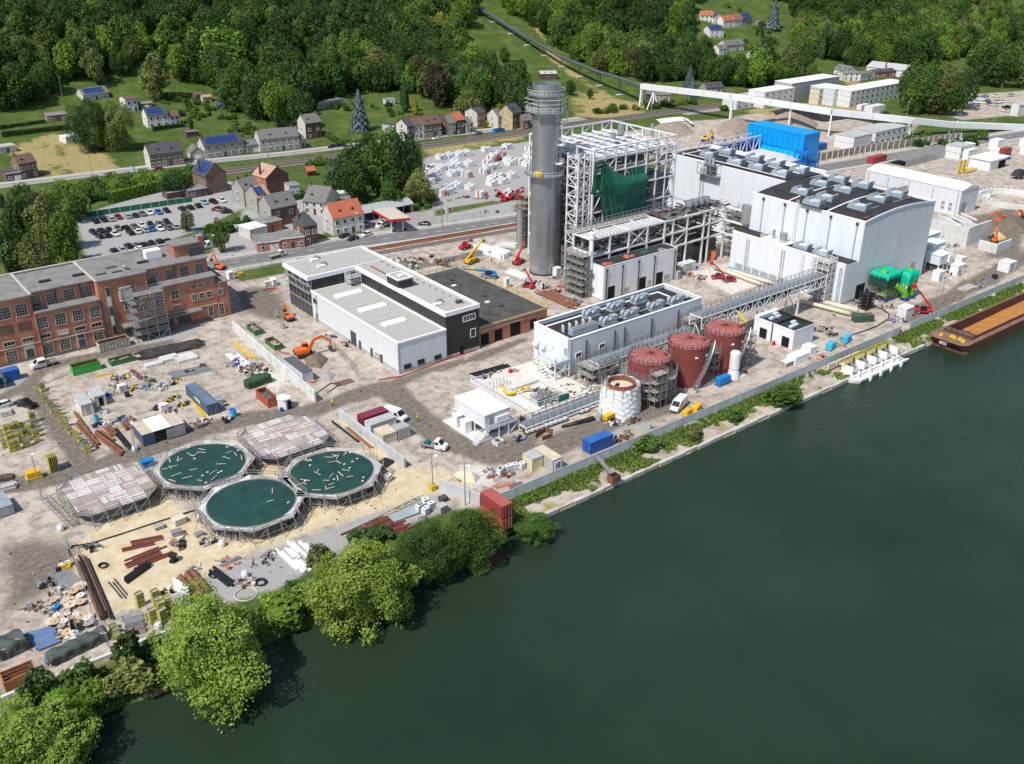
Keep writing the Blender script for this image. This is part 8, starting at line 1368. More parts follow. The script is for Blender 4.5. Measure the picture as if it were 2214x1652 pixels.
bundle('beam_heap','long black plastic pipes along the foundation slab','pipes',18,(0,290),(440,165),4,.4,blackp,round_= True);bundle('pipe_bundle','rusty pipes scattered at the foot of the scaffolded rack','pipes',7,(330,880),(570,1000),5,.7,rust,1.3,round_= True,jit=.2);bundle('pipe_bundle','dark rusty pipes beside the fat ones near the rack','pipes',7,(240,870),(470,960),4,.35,rust,2,round_= True,jit=.2);bundle('beam_heap','white beams stacked in front of the thin stack','beams',22,(2010,830),(2200,900),4,.8,wtrim,1.15,rows=1);bundle('beam_heap','white framed panels stacked near the yellow telehandler','panels',6,(1930,545),(2075,590),6,.8,wtrim,1.1,1.4);bundle('beam_heap','long pale slabs behind the thin stack','slabs',6,(2000,490),(2160,500),3,1.4,concp,1.2,.6);bundle('beam_heap','white tubes spread near the ladder base of the chimney','tubes',7,(30,700),(170,760),7,.35,wtrim,1.3);bundle('pipe_bundle','dark drain pipe lying by the grey panel wall','pipes',10,(800,570),(1015,735),1,.5,blackp,round_= True);bundle('pipe_bundle','rusty pipe and post beside the grey panel wall','pipes',10,(900,600),(1105,770),2,.3,rust,1.5,round_= True)
bundle('beam_heap','wooden formwork beams near the river wall by the cream cabin','beams',11,(190,1365),(350,1330),4,.25,[orng,deckm],1.3);bundle('beam_heap','rusty red and grey bars near the river wall','beams',11,(300,1375),(410,1345),5,.25,[redox,galv],1.2);bundle('beam_heap','timber planks beside the flood wall near the barge','planks',17,(1290,1500),(1430,1440),6,.4,plank,1.2);bundle('beam_heap','blue grey steel props beside the flood wall','props',17,(1600,1420),(1720,1370),6,.3,galv,1.4)
oliv=mt('stillage_olive',(.42,.40,.10),.7,var=.25,scale=1.5)
def stl(k):
 b=thing('stillage','','crate',(0,0,0));h_=.8
 for i in range(1 if k==0 else 3 if k==1 else 2):
  z=i*.85;[bx('side',oliv,b,*a)for a in((-.6,-.42,z+.1,.6,-.38,z+h_),(-.6,.38,z+.1,.6,.42,z+h_),(-.6,-.38,z+.1,-.56,.38,z+h_),(.56,-.38,z+.1,.6,.38,z+h_))];bx('contents',(scaf,galv,deckm)[i%3],b,-.55,-.37,z+.12,.55,.37,z+.55+.15*(k==2))
 if k==2:[mem('tube',scaf,b,(-1.2,-.3+.15*j,1.75),(1.2,-.3+.15*j,1.75),.08)for j in range(5)]
 return b
ST=[stl(k)for k in range(3)];stu=[0,0,0];R=random.Random(8);SL=['single olive yellow scaffold crate filled with fittings','three olive yellow scaffold crates piled into a column','two olive yellow crates with grey tubes laid on top']
def stil(n_,x,y,k,where):
 v=at(n_,x,y);rz=R.uniform(-.3,.3)
 if stu[k]:copy_thing(ST[k],(v.x,v.y,.02),rz,SL[k]+where,'scaffold crates'+where)
 else:ST[k].location=(v.x,v.y,.02);ST[k].rotation_euler=(0,0,rz);ST[k]['label']=SL[k]+where;ST[k]['group']='scaffold crates'+where;stu[k]=1
for i in range(7):
 for j in range(5):
  if R.random()<.85:stil(20,40+i*82+j*22+R.uniform(-12,12),1300-i*28+j*78+R.uniform(-12,12),R.choice([0,1,1,2]),' by the muddy track')
for x,y in((640,560),(720,620),(690,600),(750,790),(800,850),(830,900),(880,960),(930,1010),(1000,1060),(1030,1120),(1080,1190),(1130,1260),(1180,1310),(1240,1330),(1270,1400),(1330,1440),(1380,1500),(1400,1560),(1440,1610)):stil(20,x,y,R.choice([0,0,2]),' strung along the fence line')
for x,y in((1035,490),(1150,470),(1160,500),(1170,530),(1225,490),(1240,520),(1195,555),(1230,590),(1250,540),(1100,580),(1130,610),(835,660),(845,690),(850,725),(1290,520),(1200,610)):stil(12,x,y,R.choice([0,1,0]),' beside the huge willow')
for k,(x,y)in enumerate(((960,570),(985,600),(990,640),(1000,680))):bundle('tube_rack','rack of scaffold tubes laid between the olive crates, %s'%('topped with boards','with pale tubes','with dark clamps','with reddish boards')[k],'tubes',12,(x-60,y+15),(x+70,y-20),8,.16,[scaf,(deckm,galv,dsteel,redox)[k]],1.2,rows=2)
for k in range(14):x=830+k*32;bundle('tube_rack','bundle of yellowish scaffold tubes on the gravel strip','tubes',13,(x-90,400-k*16),(x-10,372-k*16),5,.16,[oliv,scaf,wtrim],1.3,group='scaffold tube bundles on the gravel strip')
b=thing('ladder_frame_stack','upright yellow lattice frames stacked beside the yellow cabin box','frames',at(9,405,960));[bx('frame',oliv,b,.3*k,-1.2,0,.3*k+.08,1.2,3.4)for k in range(6)];b=thing('yellow_box','bright yellow machine box standing at the yard track','machine',at(9,280,1020));bx('body',oyel,b,-1.2,-.8,.5,1.2,.8,1.7);bx('skid',oliv,b,-1.4,-.9,.0,1.4,.9,.5)
wood=[mt('reel_wood_%d'%k,c_,.85,var=.2,scale=2)for k,c_ in enumerate(((.50,.36,.22),(.58,.48,.36),(.36,.31,.27),(.62,.60,.56)))]
def reel(label,v,r,w_,m_,cable,lay= True,group= None):
 b=thing('cable_reel',label,'cable reel',(v.x,v.y,0),R.uniform(0,3),group)
 f_=( lambda a,c_:((0,0,a),(0,0,c_)))if lay else( lambda a,c_:((0,a-w_/2,r),(0,c_-w_/2,r)))
 for nm,a,c_,rr,mm in(('flange',0,.08,r,m_),('drum',.08,w_-.08,r*.6,cable),('flange',w_-.08,w_,r,m_)):MB().tube(*f_(a,c_),rr,20).build(nm,mm,b)
 MB().tube(*f_(w_,w_+.03),r*.16,10).build('hub',dsteel,b)
for k,(x,y)in enumerate(((540,400),(590,360),(600,380),(595,430),(595,480),(520,500),(480,540),(420,575),(440,600),(500,565),(520,600),(470,625),(410,635),(380,630),(455,660),(560,570),(600,580),(640,590),(650,630),(645,605),(430,590),(490,470),(640,740),(680,745),(500,700),(520,735),(490,760),(540,775),(395,470))):reel('flat lying wooden cable reel with %s flange among the heaped reels'%('tan','pale brown','grey','whitish')[k%4],at(12,x,y),R.uniform(.5,1.05),R.uniform(.5,.8),wood[k%4],[blackp,dsteel,scaf][k%3], True,'heaped cable reels')
reel('big tan cable reel standing upright among the heaped reels',at(12,545,665),1.15,.8,wood[0],blackp, False);reel('bright blue cable reel beside the tan ones',at(12,415,515),.6,.7,bgen,cgreen);reel('small cyan drum near the light blue beams',at(12,570,750),.45,.5,cyan,cyan);reel('black cable drum with blue base on the pale sand',at(12,1275,160),.75,1.2,blackp,blackp);reel('wooden cable drum beside the red telehandler at the chimney',at(7,303,845),1.0,1.0,wood[3],blackp, False);reel('orange cable reel under the pipe rack',at(16,1760,760),1.5,1.2,orng,dsteel, False)
grt=mt('grey_green_tarp',(.07,.085,.075),.8,var=.3,scale=.8);gdk=mt('dark_green_tarp',(.03,.07,.035),.7,var=.25)
for l,n_,a,X,Y,z,m_,rz in(('long heap under a grey green tarpaulin at the kerb wall',12,(385,955),8.5,2.2,1.6,grt,.12),('bulky heap under a grey green tarpaulin at the yard corner',12,(-20,925),4.5,3.4,2.,grt,.1),('work table covered by a dark green tarpaulin behind the orange skip',21,(1040,330),6.0,2.4,2.0,gdk,.1)):v=at(n_,*a);b=thing('tarp_heap',l,'covered heap',(v.x,v.y,0),rz);tarp('tarpaulin',b,.2,.2,X,Y,z,z*.85,m_,len(l));bx('goods',deckm,b,.4,.4,0,X-.2,Y-.2,z-.3)
for l,n_,x,y,r,h_,m_ in(('cyan ribbed plastic shaft ring beside the navy container',21,785,745,.75,1.6,cyan),('tall grey plastic tank behind the navy container',21,575,600,.65,2.1,ventm),('second grey plastic tank behind the navy container',21,545,540,.6,1.9,ventm),('small blue mixer drum near the rusty pipes',20,1580,1090,.5,1.2,cyan),('black barrel beside the white pump box',20,2085,700,.55,1.0,blackp),('grey drum at the foot of the wrapped tank',18,1662,870,.5,1.4,ventm),('second grey drum at the foot of the wrapped tank',18,1715,775,.5,1.2,ventm),('red extinguisher drum at the pump house door',14,385,305,.4,1.0,ored),('round concrete ring with black lid beside the green rails',18,640,865,.75,.6,blackp),('grey water drum with lid before the glazed hall end',6,250,1170,.6,1.4,galv)):v=at(n_,x,y);b=thing('drum',l,'drum',(v.x,v.y,0));m=MB();m.lathe([(r,0),(r,h_*.3),(r*1.05,h_*.33),(r,h_*.36),(r,h_*.64),(r*1.05,h_*.67),(r,h_*.7),(r,h_),(r*.9,h_)],20);m.build('shell',m_,b);m=MB();m.disc(0,0,h_*.98,r*.9,20);m.build('lid',m_ if m_ is not cyan else bvalve,b)
def ibc(l,n_,x,y,m_= None,s_=1.,g= None):v=at(n_,x,y);b=thing('tote_tank',l,'tank',(v.x,v.y,0),R.uniform(-.4,.4),g);b.scale=(s_,)*3;bx('bottle',m_ or wtrim,b,-.55,-.45,.18,.55,.45,1.1);bx('pallet',deckm,b,-.6,-.5,0,.6,.5,.14);m=MB();[m.beam((-.58,y_,z_),(.58,y_,z_),.05)for z_ in(.4,.8,1.12)for y_ in(-.48,.48)];[m.beam((x_,-.48,z_),(x_,.48,z_),.05)for z_ in(.4,.8,1.12)for x_ in(-.58,.58)];m.build('cage',galv,b);MB().tube((0,0,1.1),(0,0,1.2),.15,10).build('cap',blackp,b)
for n_,P in((13,((1200,255),(1240,215),(1275,240),(1215,245),(1240,275))),(18,((375,1560),(650,1500),(565,1510),(480,1530))),(10,((1245,1035),(2160,985)))):
 for x,y in P:ibc('white plastic tote tank %s'%('in the cluster near the lamp pole with yellow base' if n_==13 else 'in the row beside the cream cabin' if n_==18 else 'standing alone on the sand track'),n_,x,y, None,1.15,'white tote tanks')
for l,n_,x,y,X,Y,h_,m_ in(('white switch cabinet beside the orange excavator behind the brick building',5,1895,775,1.6,1.4,2.4,wtrim),('yellow sand bin beside the white switch cabinet',5,1970,745,1.2,1.,1.0,yel),('white control cabinet tower beside the blue boom lift',6,2085,840,1.2,1.2,2.8,wtrim),('white tool container before the precast building',7,1500,700,5.6,2.4,2.5,cwhite),('grey kiosk next to the precast building end',7,1418,770,1.3,1.3,2.4,cgrey),('white cabinet at the foot of the chimney',7,435,745,2.0,1.6,2.6,wtrim),('white pump box among black hoses in the storage yard',20,2020,640,1.6,1.2,1.8,wtrim),('white trailer box near the container shelter',9,1350,470,1.6,1.4,1.5,wtrim),('blue tipping skip beside the plank deck',9,1215,930,2.6,1.3,1.4,bgen),('white board stack near the glazed hall end',6,185,825,1.2,2.2,2.0,wtrim),('brown box stack near the glazed hall end',6,135,825,2.2,1.4,1.4,pipe_b),('white wrapped machine crate by the far flood wall',17,1905,1275,4.2,3.4,3.2,wrap),('black waste bin with green lid by the far flood wall',17,1720,1360,1.4,1.2,1.3,blackp),('blue plastic sheet pile at the annex foot',7,1830,700,3.4,2.2,.5,cyan),('grey pallet of blocks near the short wall',10,1705,1310,1.6,1.4,1.6,conc),('black mesh crate near the short wall',10,1710,1215,1.4,1.2,.9,dsteel),('light grey glass sheet stack on the gravel strip',10,1395,1345,5,2.2,.4,mt('glass_stack',(.32,.38,.40),.2)),('wooden box of fittings on the sand below the plank deck',9,1310,1440,1.6,1.2,.7,deckm),('grey tool chest on the yellow sand',9,1455,1490,1.8,1.1,.9,galv),('stack of cable rolls on the yellow sand',9,1485,1400,2.0,1.6,1.2,pipe_b),('grey open crate beside the small blue valves',9,1640,1500,1.4,1.0,.7,galv),('blue crane hook block near the red tank base',11,1860,560,.8,.6,1.8,bvalve),('small trailer with red box at the yard corner',9,60,1330,2.6,5.5,2.0,mt('blue_grey_trailer',(.28,.33,.36),.6))):v=at(n_,x,y);b=thing('equipment_box' if h_>.6 else 'sheet_stack',l,'equipment',(v.x-X/2,v.y,0),R.uniform(-.1,.1));bx('body',m_,b,0,0,.12,X,Y,h_-.08);bx('lid',m_,b,-.05,-.05,h_-.08,X+.05,Y+.05,h_);bx('skid',dsteel,b,.05,.05,0,X-.05,Y-.05,.12);(flat(b,'door',galv,'S',0,X*.2,X*.7,.3,h_-.3,.04)if h_>1.5 else None)
for l,n_,x,y in(('white big bag beside the lattice boom sections',9,500,1440),('white big bag on the sand below the clarifier',9,1815,1570),('white big bag on the gravel near the coiled hose',12,1800,275),('crumpled white bag near the lamp pole base',9,1105,790),('blue and white sheet heap under the huge willow',12,1165,655)):v=at(n_,x,y);b=thing('big_bag',l,'bag',(v.x,v.y,0));m=MB();m.lathe([(.5,0),(.62,.4),(.58,.8),(.3,1.05),(.05,1.1)],10);m.build('bag',wrap,b,smooth= True);m=MB();[m.beam((.3*cos(t),.3*sin(t),.95),(.5*cos(t),.5*sin(t),1.25),.08)for t in(0,1.6,3.1,4.7)];m.build('loop',wrap,b)
for l,n_,x,y,r in(('coil of black hose on the grey gravel',12,1912,325,.9),('large loop of yellow hose on the gravel',12,1805,408,1.7),('small black tyre coil on the sand',12,757,202,.7),('black hose loops by the narrow sand yard pipes',12,1570,270,.8)):v=at(n_,x,y);b=thing('hose_coil',l,'hose',(v.x,v.y,.12));[MB().path([(rr*cos(t),rr*sin(t),.08*k)for t in lin(0,2*pi,20)],.07 if 'yellow' not in l else .09,6).build('loop',blackp if 'yellow' not in l else pipe_b,b)for k,rr in enumerate(lin(r*.75,r,3)if 'yellow' not in l else[r])]
v=at(10,1215,900);b=thing('black_plastic_frame','black plastic pipe frame lying on the sand by the wall end','frame',(v.x,v.y,.2),.3);[mem('tube',blackp,b,p,q,.5,.3)for p,q in(((-2,1,0),(1.4,1,0)),((-2,-1,0),(1.4,-1,0)),((1.4,1,0),(1.4,-1,0)),((-1.2,0,0),(1.2,0,0)),((-2,1,0),(-2,.3,0)))]
def fence(label,n_,pts,h_,mat,st=3.2,infill= None,alpha= None):
 P=[at(n_,*q)for q in pts];b=thing('mesh_fence',label,'fence',P[0]);O=P[0];m=MB()
 for a,c_ in zip(P,P[1:]):
  k=max(1,round((c_-a).length/st));d=(c_-a)/k
  for i in range(k):
   p,q=a+d*i-O,a+d*(i+.96)-O;m=MB();m.beam(p,p+Vector((0,0,h_)),.08);m.beam(p+Vector((0,0,h_)),q+Vector((0,0,h_)),.06);m.beam(p+Vector((0,0,.1)),q+Vector((0,0,.1)),.06);m.beam(q,q+Vector((0,0,h_)),.06);[m.beam(p+(q-p)*f_,p+(q-p)*f_+Vector((0,0,h_)),.022)for f_ in lin(.1,.9,8)];fp=m.build('fence_panel',mat,b)
   if infill:mem('mesh_sheet',infill,fp,p+Vector((0,0,h_/2)),q+Vector((0,0,h_/2)),.03,h_-.15)
fence('green screened fence along the upper side of the car park',5,[(705,265),(900,235),(1240,185),(1575,135)],2.0,galv,infill=mt('fence_screen_green',(.015,.14,.09),.8));fence('grey mesh fence between the grass verge and the main road',5,[(1860,735),(2140,690),(2300,655)],2,galv);fence('site mesh fence dividing the sand yard',12,[(500,60),(610,330),(700,640),(810,810)],2.0,galv);fence('site mesh fence around the mixed storage yard',20,[(650,540),(900,420),(1150,330)],2.0,galv);fence('site mesh fence before the dug pits at the hall',6,[(640,1310),(800,1480),(860,1560)],2.0,galv);fence('grey chain link fence low on the planted bank',12,[(640,1150),(880,1050),(1120,970)],1.5,galv);fence('chain link fence on the bank under the light willow',13,[(270,970),(470,880)],1.5,galv);fence('green mesh fence behind the petrol station shed',6,[(1030,150),(1200,118)],2,galv,infill=MATS['fence_screen_green']);fence('grey mesh fence by the yard opposite the chimney',22,[(1640,440),(1950,380),(2203,340)],2,galv)
rnet=mt('red_barrier',(.55,.03,.03),.7)
for l,n_,P in(('red barrier netting along the foot of the white hall',6,((1030,1595),(1210,1570),(1400,1500),(1640,1410),(1830,1355))),('red barrier netting heaped beside the dark roofed container',10,((600,235),(640,240),(670,215))),('red netting tangle beside the rubble skips',6,((190,1345),(240,1375),(300,1385))),('red ground hose before the glazed hall end',6,((85,865),(140,850),(200,848)))):
 q=[at(n_,*p)for p in P];b=thing('barrier_netting',l,'netting',(0,0,0));[mem('net_strip',rnet,b,Vector((p.x,p.y,.2)),Vector((c_.x,c_.y,.3)),.06,.26)for p,c_ in zip(q,q[1:])]
hose('ground_hose','long thin dark hose crossing the yellow sand','hose',[at(9,*q,.12)for q in((1630,1265),(1300,1370),(1000,1470),(740,1550),(600,1570),(560,1600),(580,1652))],.14,blackp);hose('ground_hose','black hose snaking from the cyan pumps past the hopper','hose',[at(8,*q,.15)for q in((700,1250),(800,1220),(900,1190),(1000,1150),(1100,1090),(1100,1050),(1040,1010),(900,970))],.16,blackp)
b=thing('excavation_pit','rectangular dug pit edged with dark boards by the pale panel wall','pit',at(10,765,290));[mem('board',dsteel,b,p,q,.15,.25)for p,q in(((-3.2,-.2,.1),(1.6,2.4,.1)),((1.6,2.4,.1),(3.2,.8,.1)),((3.2,.8,.1),(-1.4,-1.6,.1)))];b=thing('steel_plate','rusty steel road plate lying near the dug pit','plate',at(10,885,235));bx('plate',mt('brown_plate',(.16,.10,.07),.8),b,-2.2,-1.2,0,2.2,1.2,.06)
v=at(18,960,1080);b=thing('shuttering','rusty steel formwork walls around a hole beside the footing blocks','formwork',(v.x,v.y,0));[mem('plate',rust,b,p,q,.1,1.2)for p,q in(((-2,.6,.5),(1.2,1.5,.5)),((1.2,1.5,.5),(1.9,-.6,.5)),((-1.6,-1.0,.4),(1.0,-1.2,.4)))];bx('notice',wtrim,b,1.0,-1.4,.3,1.8,-1.3,1.5)
b=thing('mast_section','grey lattice mast sections lying beside the plank deck','mast',at(9,330,1190));m=MB();d=Vector((1.5,-13,0));[m.beam(Vector((x,0,z)),Vector((x,0,z))+d,.1)for x in(0,1)for z in(.1,1)];[m.beam(Vector((k%2,0,.1))+d*(k/16),Vector((1-k%2,0,1))+d*((k+1)/16),.08)for k in range(16)];m.build('lattice',galv,b)
def heap(l,n_,x,y,r,mats,k,seed,g):
 R=random.Random(seed);v=at(n_,x,y);b=thing('scrap_heap',l,'heap',(v.x,v.y,0),0,g);ms=[MB()for _ in mats]
 for i in range(k):
  a,q=R.uniform(0,6.28),r*sqrt(R.random());X,Y=q*cos(a),q*sin(a);s_=R.uniform(.12,.5);m=ms[i%len(ms)];t=R.random()
  if t<.45:m.tbox(X-s_,Y-s_*.6,0,X+s_,Y+s_*.6,R.uniform(.15,.8),s_*.2,s_*.1)
  elif t<.8:l2=R.uniform(.5,1.8);c_=R.uniform(0,3.1);m.beam((X,Y,.15),(X+l2*cos(c_),Y+l2*sin(c_),R.uniform(.1,.5)),R.uniform(.08,.22))
  else:m.tube((X,Y,0),(X,Y,R.uniform(.3,.8)),R.uniform(.15,.4),10)
 [m.build('pieces',mm,b,kind='stuff')for m,mm in zip(ms,mats)]
hs=0
for n_,P,l in((9,((930,280),(1040,300),(1090,280),(1200,290),(1270,270),(1320,290),(1400,240),(1450,230),(960,210),(1130,190),(1230,220),(900,340),(1010,540),(800,590),(870,580),(1420,370),(1500,420),(1280,450),(1620,580),(1680,540),(1860,540),(1400,480),(850,480),(1660,110),(1560,160)),'mixed valves, pumps and scrap heaped in the middle storage yard'),(5,((1900,1470),(1960,1440),(2010,1500),(2080,1480),(2130,1500),(2170,1520),(1990,1540),(2060,1540)),'pipe fittings and valves heaped near the pale panel wall'),(22,((700,1060),(800,1080),(860,1110),(900,1170),(1000,1120),(1100,1050),(1200,1080),(1290,1100),(1370,1090),(1450,1130),(1260,1000),(1560,1060),(1500,1150),(980,1030),(1040,1190)),'building material heap behind the black hall wing'),(7,((330,840),(400,870),(470,830),(540,950),(600,960),(250,800),(420,760),(360,730),(460,700),(1510,740),(1600,760),(1560,690)),'pipe parts and scrap heaped around the chimney and rack foot'),(12,((480,690),(560,740),(600,760),(380,520),(350,340),(420,400),(470,210),(250,500),(1290,30),(1310,60),(1530,20),(1700,180),(1440,250),(1260,400),(700,60),(1820,320),(1930,170),(1980,130)),'loose fittings and scrap in the sand and reel yards'),(18,((170,330),(240,350),(300,270),(560,250),(680,1000),(900,500),(1300,560),(1420,520),(1500,330),(1330,330),(1250,450),(1500,480),(1600,430),(1900,900),(2100,870),(2100,1060),(2030,1090),(1900,1150),(650,1130),(450,1580),(250,1600),(300,1570)),'formwork parts and site scrap between the slab and the tanks'),(8,((500,1190),(560,1180),(610,1190),(640,1230),(700,1310),(560,1410),(1140,1110),(1190,1100),(1180,1200),(780,930),(820,960),(1110,1000),(1500,760),(1560,720),(1650,720),(1820,830),(1900,790),(1640,500),(1690,440),(1760,470),(1900,500)),'site scrap near the turbine hall and river wall'),(6,((1900,110),(1680,110),(1600,130),(1750,100),(1850,110),(2000,130),(1620,200),(1900,220),(2000,220),(1300,1470),(640,1250),(800,1300)),'stored goods in the yard opposite the chimney')):
 for x,y in P:hs+=1;heap(l,n_,x,y,RND.uniform(.9,2.0),RND.sample([scaf,rust,dsteel,galv,deckm,blackp,concp],2)+[RND.choice([wtrim,galv,rust,pipe_b,bvalve,orng,yel,dsteel,scaf])],16,hs,l)
for nm,mat,n_,lo_,hi_,sd in(('scattered_timber',deckm,700,.12,.7,1),('scattered_stones',concp,1500,.06,.25,2),('scattered_scrap',dsteel,600,.08,.5,3),('scattered_rust',rust,350,.1,.7,4)):
 R=random.Random(sd);m=MB()
 while n_:
  x,y=R.uniform(5,330),R.uniform(119,256);n_-=1
  if(24<x<77 and 132<y<167)or(100<x<150 and 172<y<230)or(133<x<262 and 137<y<225)or(x<89 and y>228): continue
  l_=R.uniform(lo_,hi_);a=R.uniform(0,3.14);m.beam((x,y,.08),(x+l_*cos(a),y+l_*sin(a),.1),lo_*R.uniform(.8,1.6),R.uniform(.05,.2))
 m.build(nm,mat, None,kind='stuff')
 # vegetation
def leafmat(name,c1,c2,tr=.3,rv=.32):
 m=bpy.data.materials.new(name);m.use_nodes= True ;n=m.node_tree;N=n.nodes;L=n.links;b=N['Principled BSDF'];b.inputs['Roughness'].default_value=.6;b.inputs['Specular IOR Level'].default_value=.25
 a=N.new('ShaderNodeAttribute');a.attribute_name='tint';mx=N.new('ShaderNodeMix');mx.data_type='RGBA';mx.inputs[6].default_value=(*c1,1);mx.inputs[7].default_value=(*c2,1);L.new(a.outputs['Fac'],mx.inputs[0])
 oi=N.new('ShaderNodeObjectInfo');h=N.new('ShaderNodeHueSaturation');r=N.new('ShaderNodeMapRange');r.inputs[3].default_value=1.1-rv;r.inputs[4].default_value=1.1+rv;L.new(oi.outputs['Random'],r.inputs[0]);L.new(r.outputs[0],h.inputs['Value'])
 r2=N.new('ShaderNodeMapRange');r2.inputs[3].default_value=.484;r2.inputs[4].default_value=.512;mm=N.new('ShaderNodeMath');mm.operation='MULTIPLY';mm.inputs[1].default_value=7.31;fr=N.new('ShaderNodeMath');fr.operation='FRACT';L.new(oi.outputs['Random'],mm.inputs[0]);L.new(mm.outputs[0],fr.inputs[0]);L.new(fr.outputs[0],r2.inputs[0]);L.new(r2.outputs[0],h.inputs['Hue'])
 L.new(mx.outputs[2],h.inputs['Color']);L.new(h.outputs[0],b.inputs['Base Color']);t=N.new('ShaderNodeBsdfTranslucent');L.new(h.outputs[0],t.inputs[0]);ms=N.new('ShaderNodeMixShader');ms.inputs[0].default_value=tr;L.new(b.outputs[0],ms.inputs[1]);L.new(t.outputs[0],ms.inputs[2]);L.new(ms.outputs[0],N['Material Output'].inputs[0]);MATS[name]=m; return m
LF=dict(dark=leafmat('leaf_dark',(.022,.06,.014),(.075,.14,.028)),mid=leafmat('leaf_mid',(.038,.095,.016),(.12,.205,.036)),light=leafmat('leaf_light',(.07,.155,.018),(.19,.31,.04)),olive=leafmat('leaf_olive',(.07,.105,.025),(.21,.24,.07)),purple=leafmat('leaf_purple',(.035,.03,.02),(.085,.07,.045)),blue=leafmat('needle_blue',(.05,.085,.085),(.14,.20,.21),.05),conif=leafmat('needle_green',(.014,.045,.018),(.045,.10,.034),.05),yellow=leafmat('leaf_yellow',(.18,.22,.02),(.42,.44,.05)),willow=leafmat('leaf_willow',(.085,.165,.022),(.31,.42,.075),.3,.08))
barkm=mt('bark',(.10,.075,.055),.95,var=.3,scale=3)
def leaves(P,Nn,size,tint,rs,jit=.55,asp=.75):
 """numpy arrays -> quads facing roughly Nn"""
 n=len(P);Nn=Nn+rs.normal(0,jit,(n,3));Nn/=np.linalg.norm(Nn,axis=1)[:, None]+1e-9;t=rs.normal(0,1,(n,3));U=np.cross(Nn,t);U/=np.linalg.norm(U,axis=1)[:, None]+1e-9;V_=np.cross(Nn,U);s=(size*rs.uniform(.6,1.35,n))[:, None]
 Q=np.stack([P-U*s-V_*s*asp,P+U*s-V_*s*asp,P+U*s+V_*s*asp,P-U*s+V_*s*asp],1).reshape(-1,3); return Q,np.repeat(np.clip(tint,0,1),4)
def leafmesh(name,Q,T,mat):
 me=bpy.data.meshes.new(name);nv=len(Q);me.vertices.add(nv);me.vertices.foreach_set('co',Q.astype(np.float32).ravel());me.loops.add(nv);me.loops.foreach_set('vertex_index',np.arange(nv,dtype=np.int32));me.polygons.add(nv//4);me.polygons.foreach_set('loop_start',np.arange(0,nv,4,dtype=np.int32));me.update(calc_edges= True)
 a=me.attributes.new('tint','FLOAT','POINT');a.data.foreach_set('value',T.astype(np.float32));me.materials.append(mat); return me
def sph(n,rs):
 v=rs.normal(0,1,(n,3)); return v/np.linalg.norm(v,axis=1)[:, None]
def crown(name,seed,nl,size,nlobe=15,spread=.62,lr=(.30,.5),zs=1.,droop=0.,mat='mid'):
 rs=np.random.RandomState(seed);C=sph(nlobe,rs)*rs.uniform(.4,1.12,(nlobe,1))*spread*rs.uniform(.85,1.15,3);C[:,2]=C[:,2]*.85*zs;C=np.vstack([C,[[0,0,0.1],[0,0,.45]]]);rad=np.append(rs.uniform(*lr,nlobe),[.55,.45]);Ps,Ns,Ts=[],[],[];A=rad**2/(rad**2).sum()
 for c_,r,w_ in zip(C,rad,A):
  k=int(nl*w_*1.7);d=sph(k,rs);sub=sph(7,rs);bump=np.max(d@sub.T,axis=1);p=c_+d*(r*(.80+.24*bump+rs.normal(0,.05,k)))[:, None];p[:,2]-=droop*np.maximum(0,-d[:,2])*.3;q=np.min(np.linalg.norm(p[:, None]-C[ None],axis=2)/rad[ None],axis=1);keep=(q>.80)&((d[:,2]>-.75)|(rs.rand(k)<.3))
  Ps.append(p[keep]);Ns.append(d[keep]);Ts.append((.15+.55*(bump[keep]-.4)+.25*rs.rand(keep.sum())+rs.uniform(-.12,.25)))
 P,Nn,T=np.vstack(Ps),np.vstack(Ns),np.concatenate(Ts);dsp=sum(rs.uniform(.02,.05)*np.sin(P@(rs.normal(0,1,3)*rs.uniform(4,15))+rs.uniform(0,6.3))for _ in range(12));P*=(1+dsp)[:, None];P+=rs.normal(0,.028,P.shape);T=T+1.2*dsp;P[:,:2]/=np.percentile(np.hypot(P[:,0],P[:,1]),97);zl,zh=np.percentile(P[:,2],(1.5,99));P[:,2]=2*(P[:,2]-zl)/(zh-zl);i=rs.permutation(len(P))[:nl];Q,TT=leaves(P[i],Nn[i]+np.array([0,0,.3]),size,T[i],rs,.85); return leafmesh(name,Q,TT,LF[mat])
def conifer(name,seed,nl,size,mat,w=1.,col= False):
 rs=np.random.RandomState(seed);z=1-np.sqrt(rs.rand(nl))if not col else rs.rand(nl);a=rs.uniform(0,6.283,nl)
 if col:r=.92*np.minimum(1,np.sqrt(np.clip(z*5,0,1)))*(1-z**3*.85)*(.85+.12*np.sin(a*4+z*9))
 else:tier=np.floor(z*13)/13;f_=z*13-tier*13;r=(1-tier)*(1.0-.45*f_)*(.82+.18*np.sin(a*7+tier*40))
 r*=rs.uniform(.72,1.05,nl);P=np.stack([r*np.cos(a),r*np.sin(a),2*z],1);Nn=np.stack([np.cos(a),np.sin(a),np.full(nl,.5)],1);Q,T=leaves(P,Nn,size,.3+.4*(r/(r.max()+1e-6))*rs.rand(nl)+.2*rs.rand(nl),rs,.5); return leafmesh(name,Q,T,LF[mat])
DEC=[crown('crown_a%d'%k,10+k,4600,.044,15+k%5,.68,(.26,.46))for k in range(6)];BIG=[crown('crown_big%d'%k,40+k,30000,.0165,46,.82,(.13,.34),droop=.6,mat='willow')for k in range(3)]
CON=[conifer('spruce_%d'%k,60+k,3000,.055,'blue')for k in range(2)];CYP=conifer('cypress',70,2600,.075,'conif',col= True);BSH=[crown('shrub_%d'%k,80+k,900,.10,7,.55,(.35,.5))for k in range(3)]
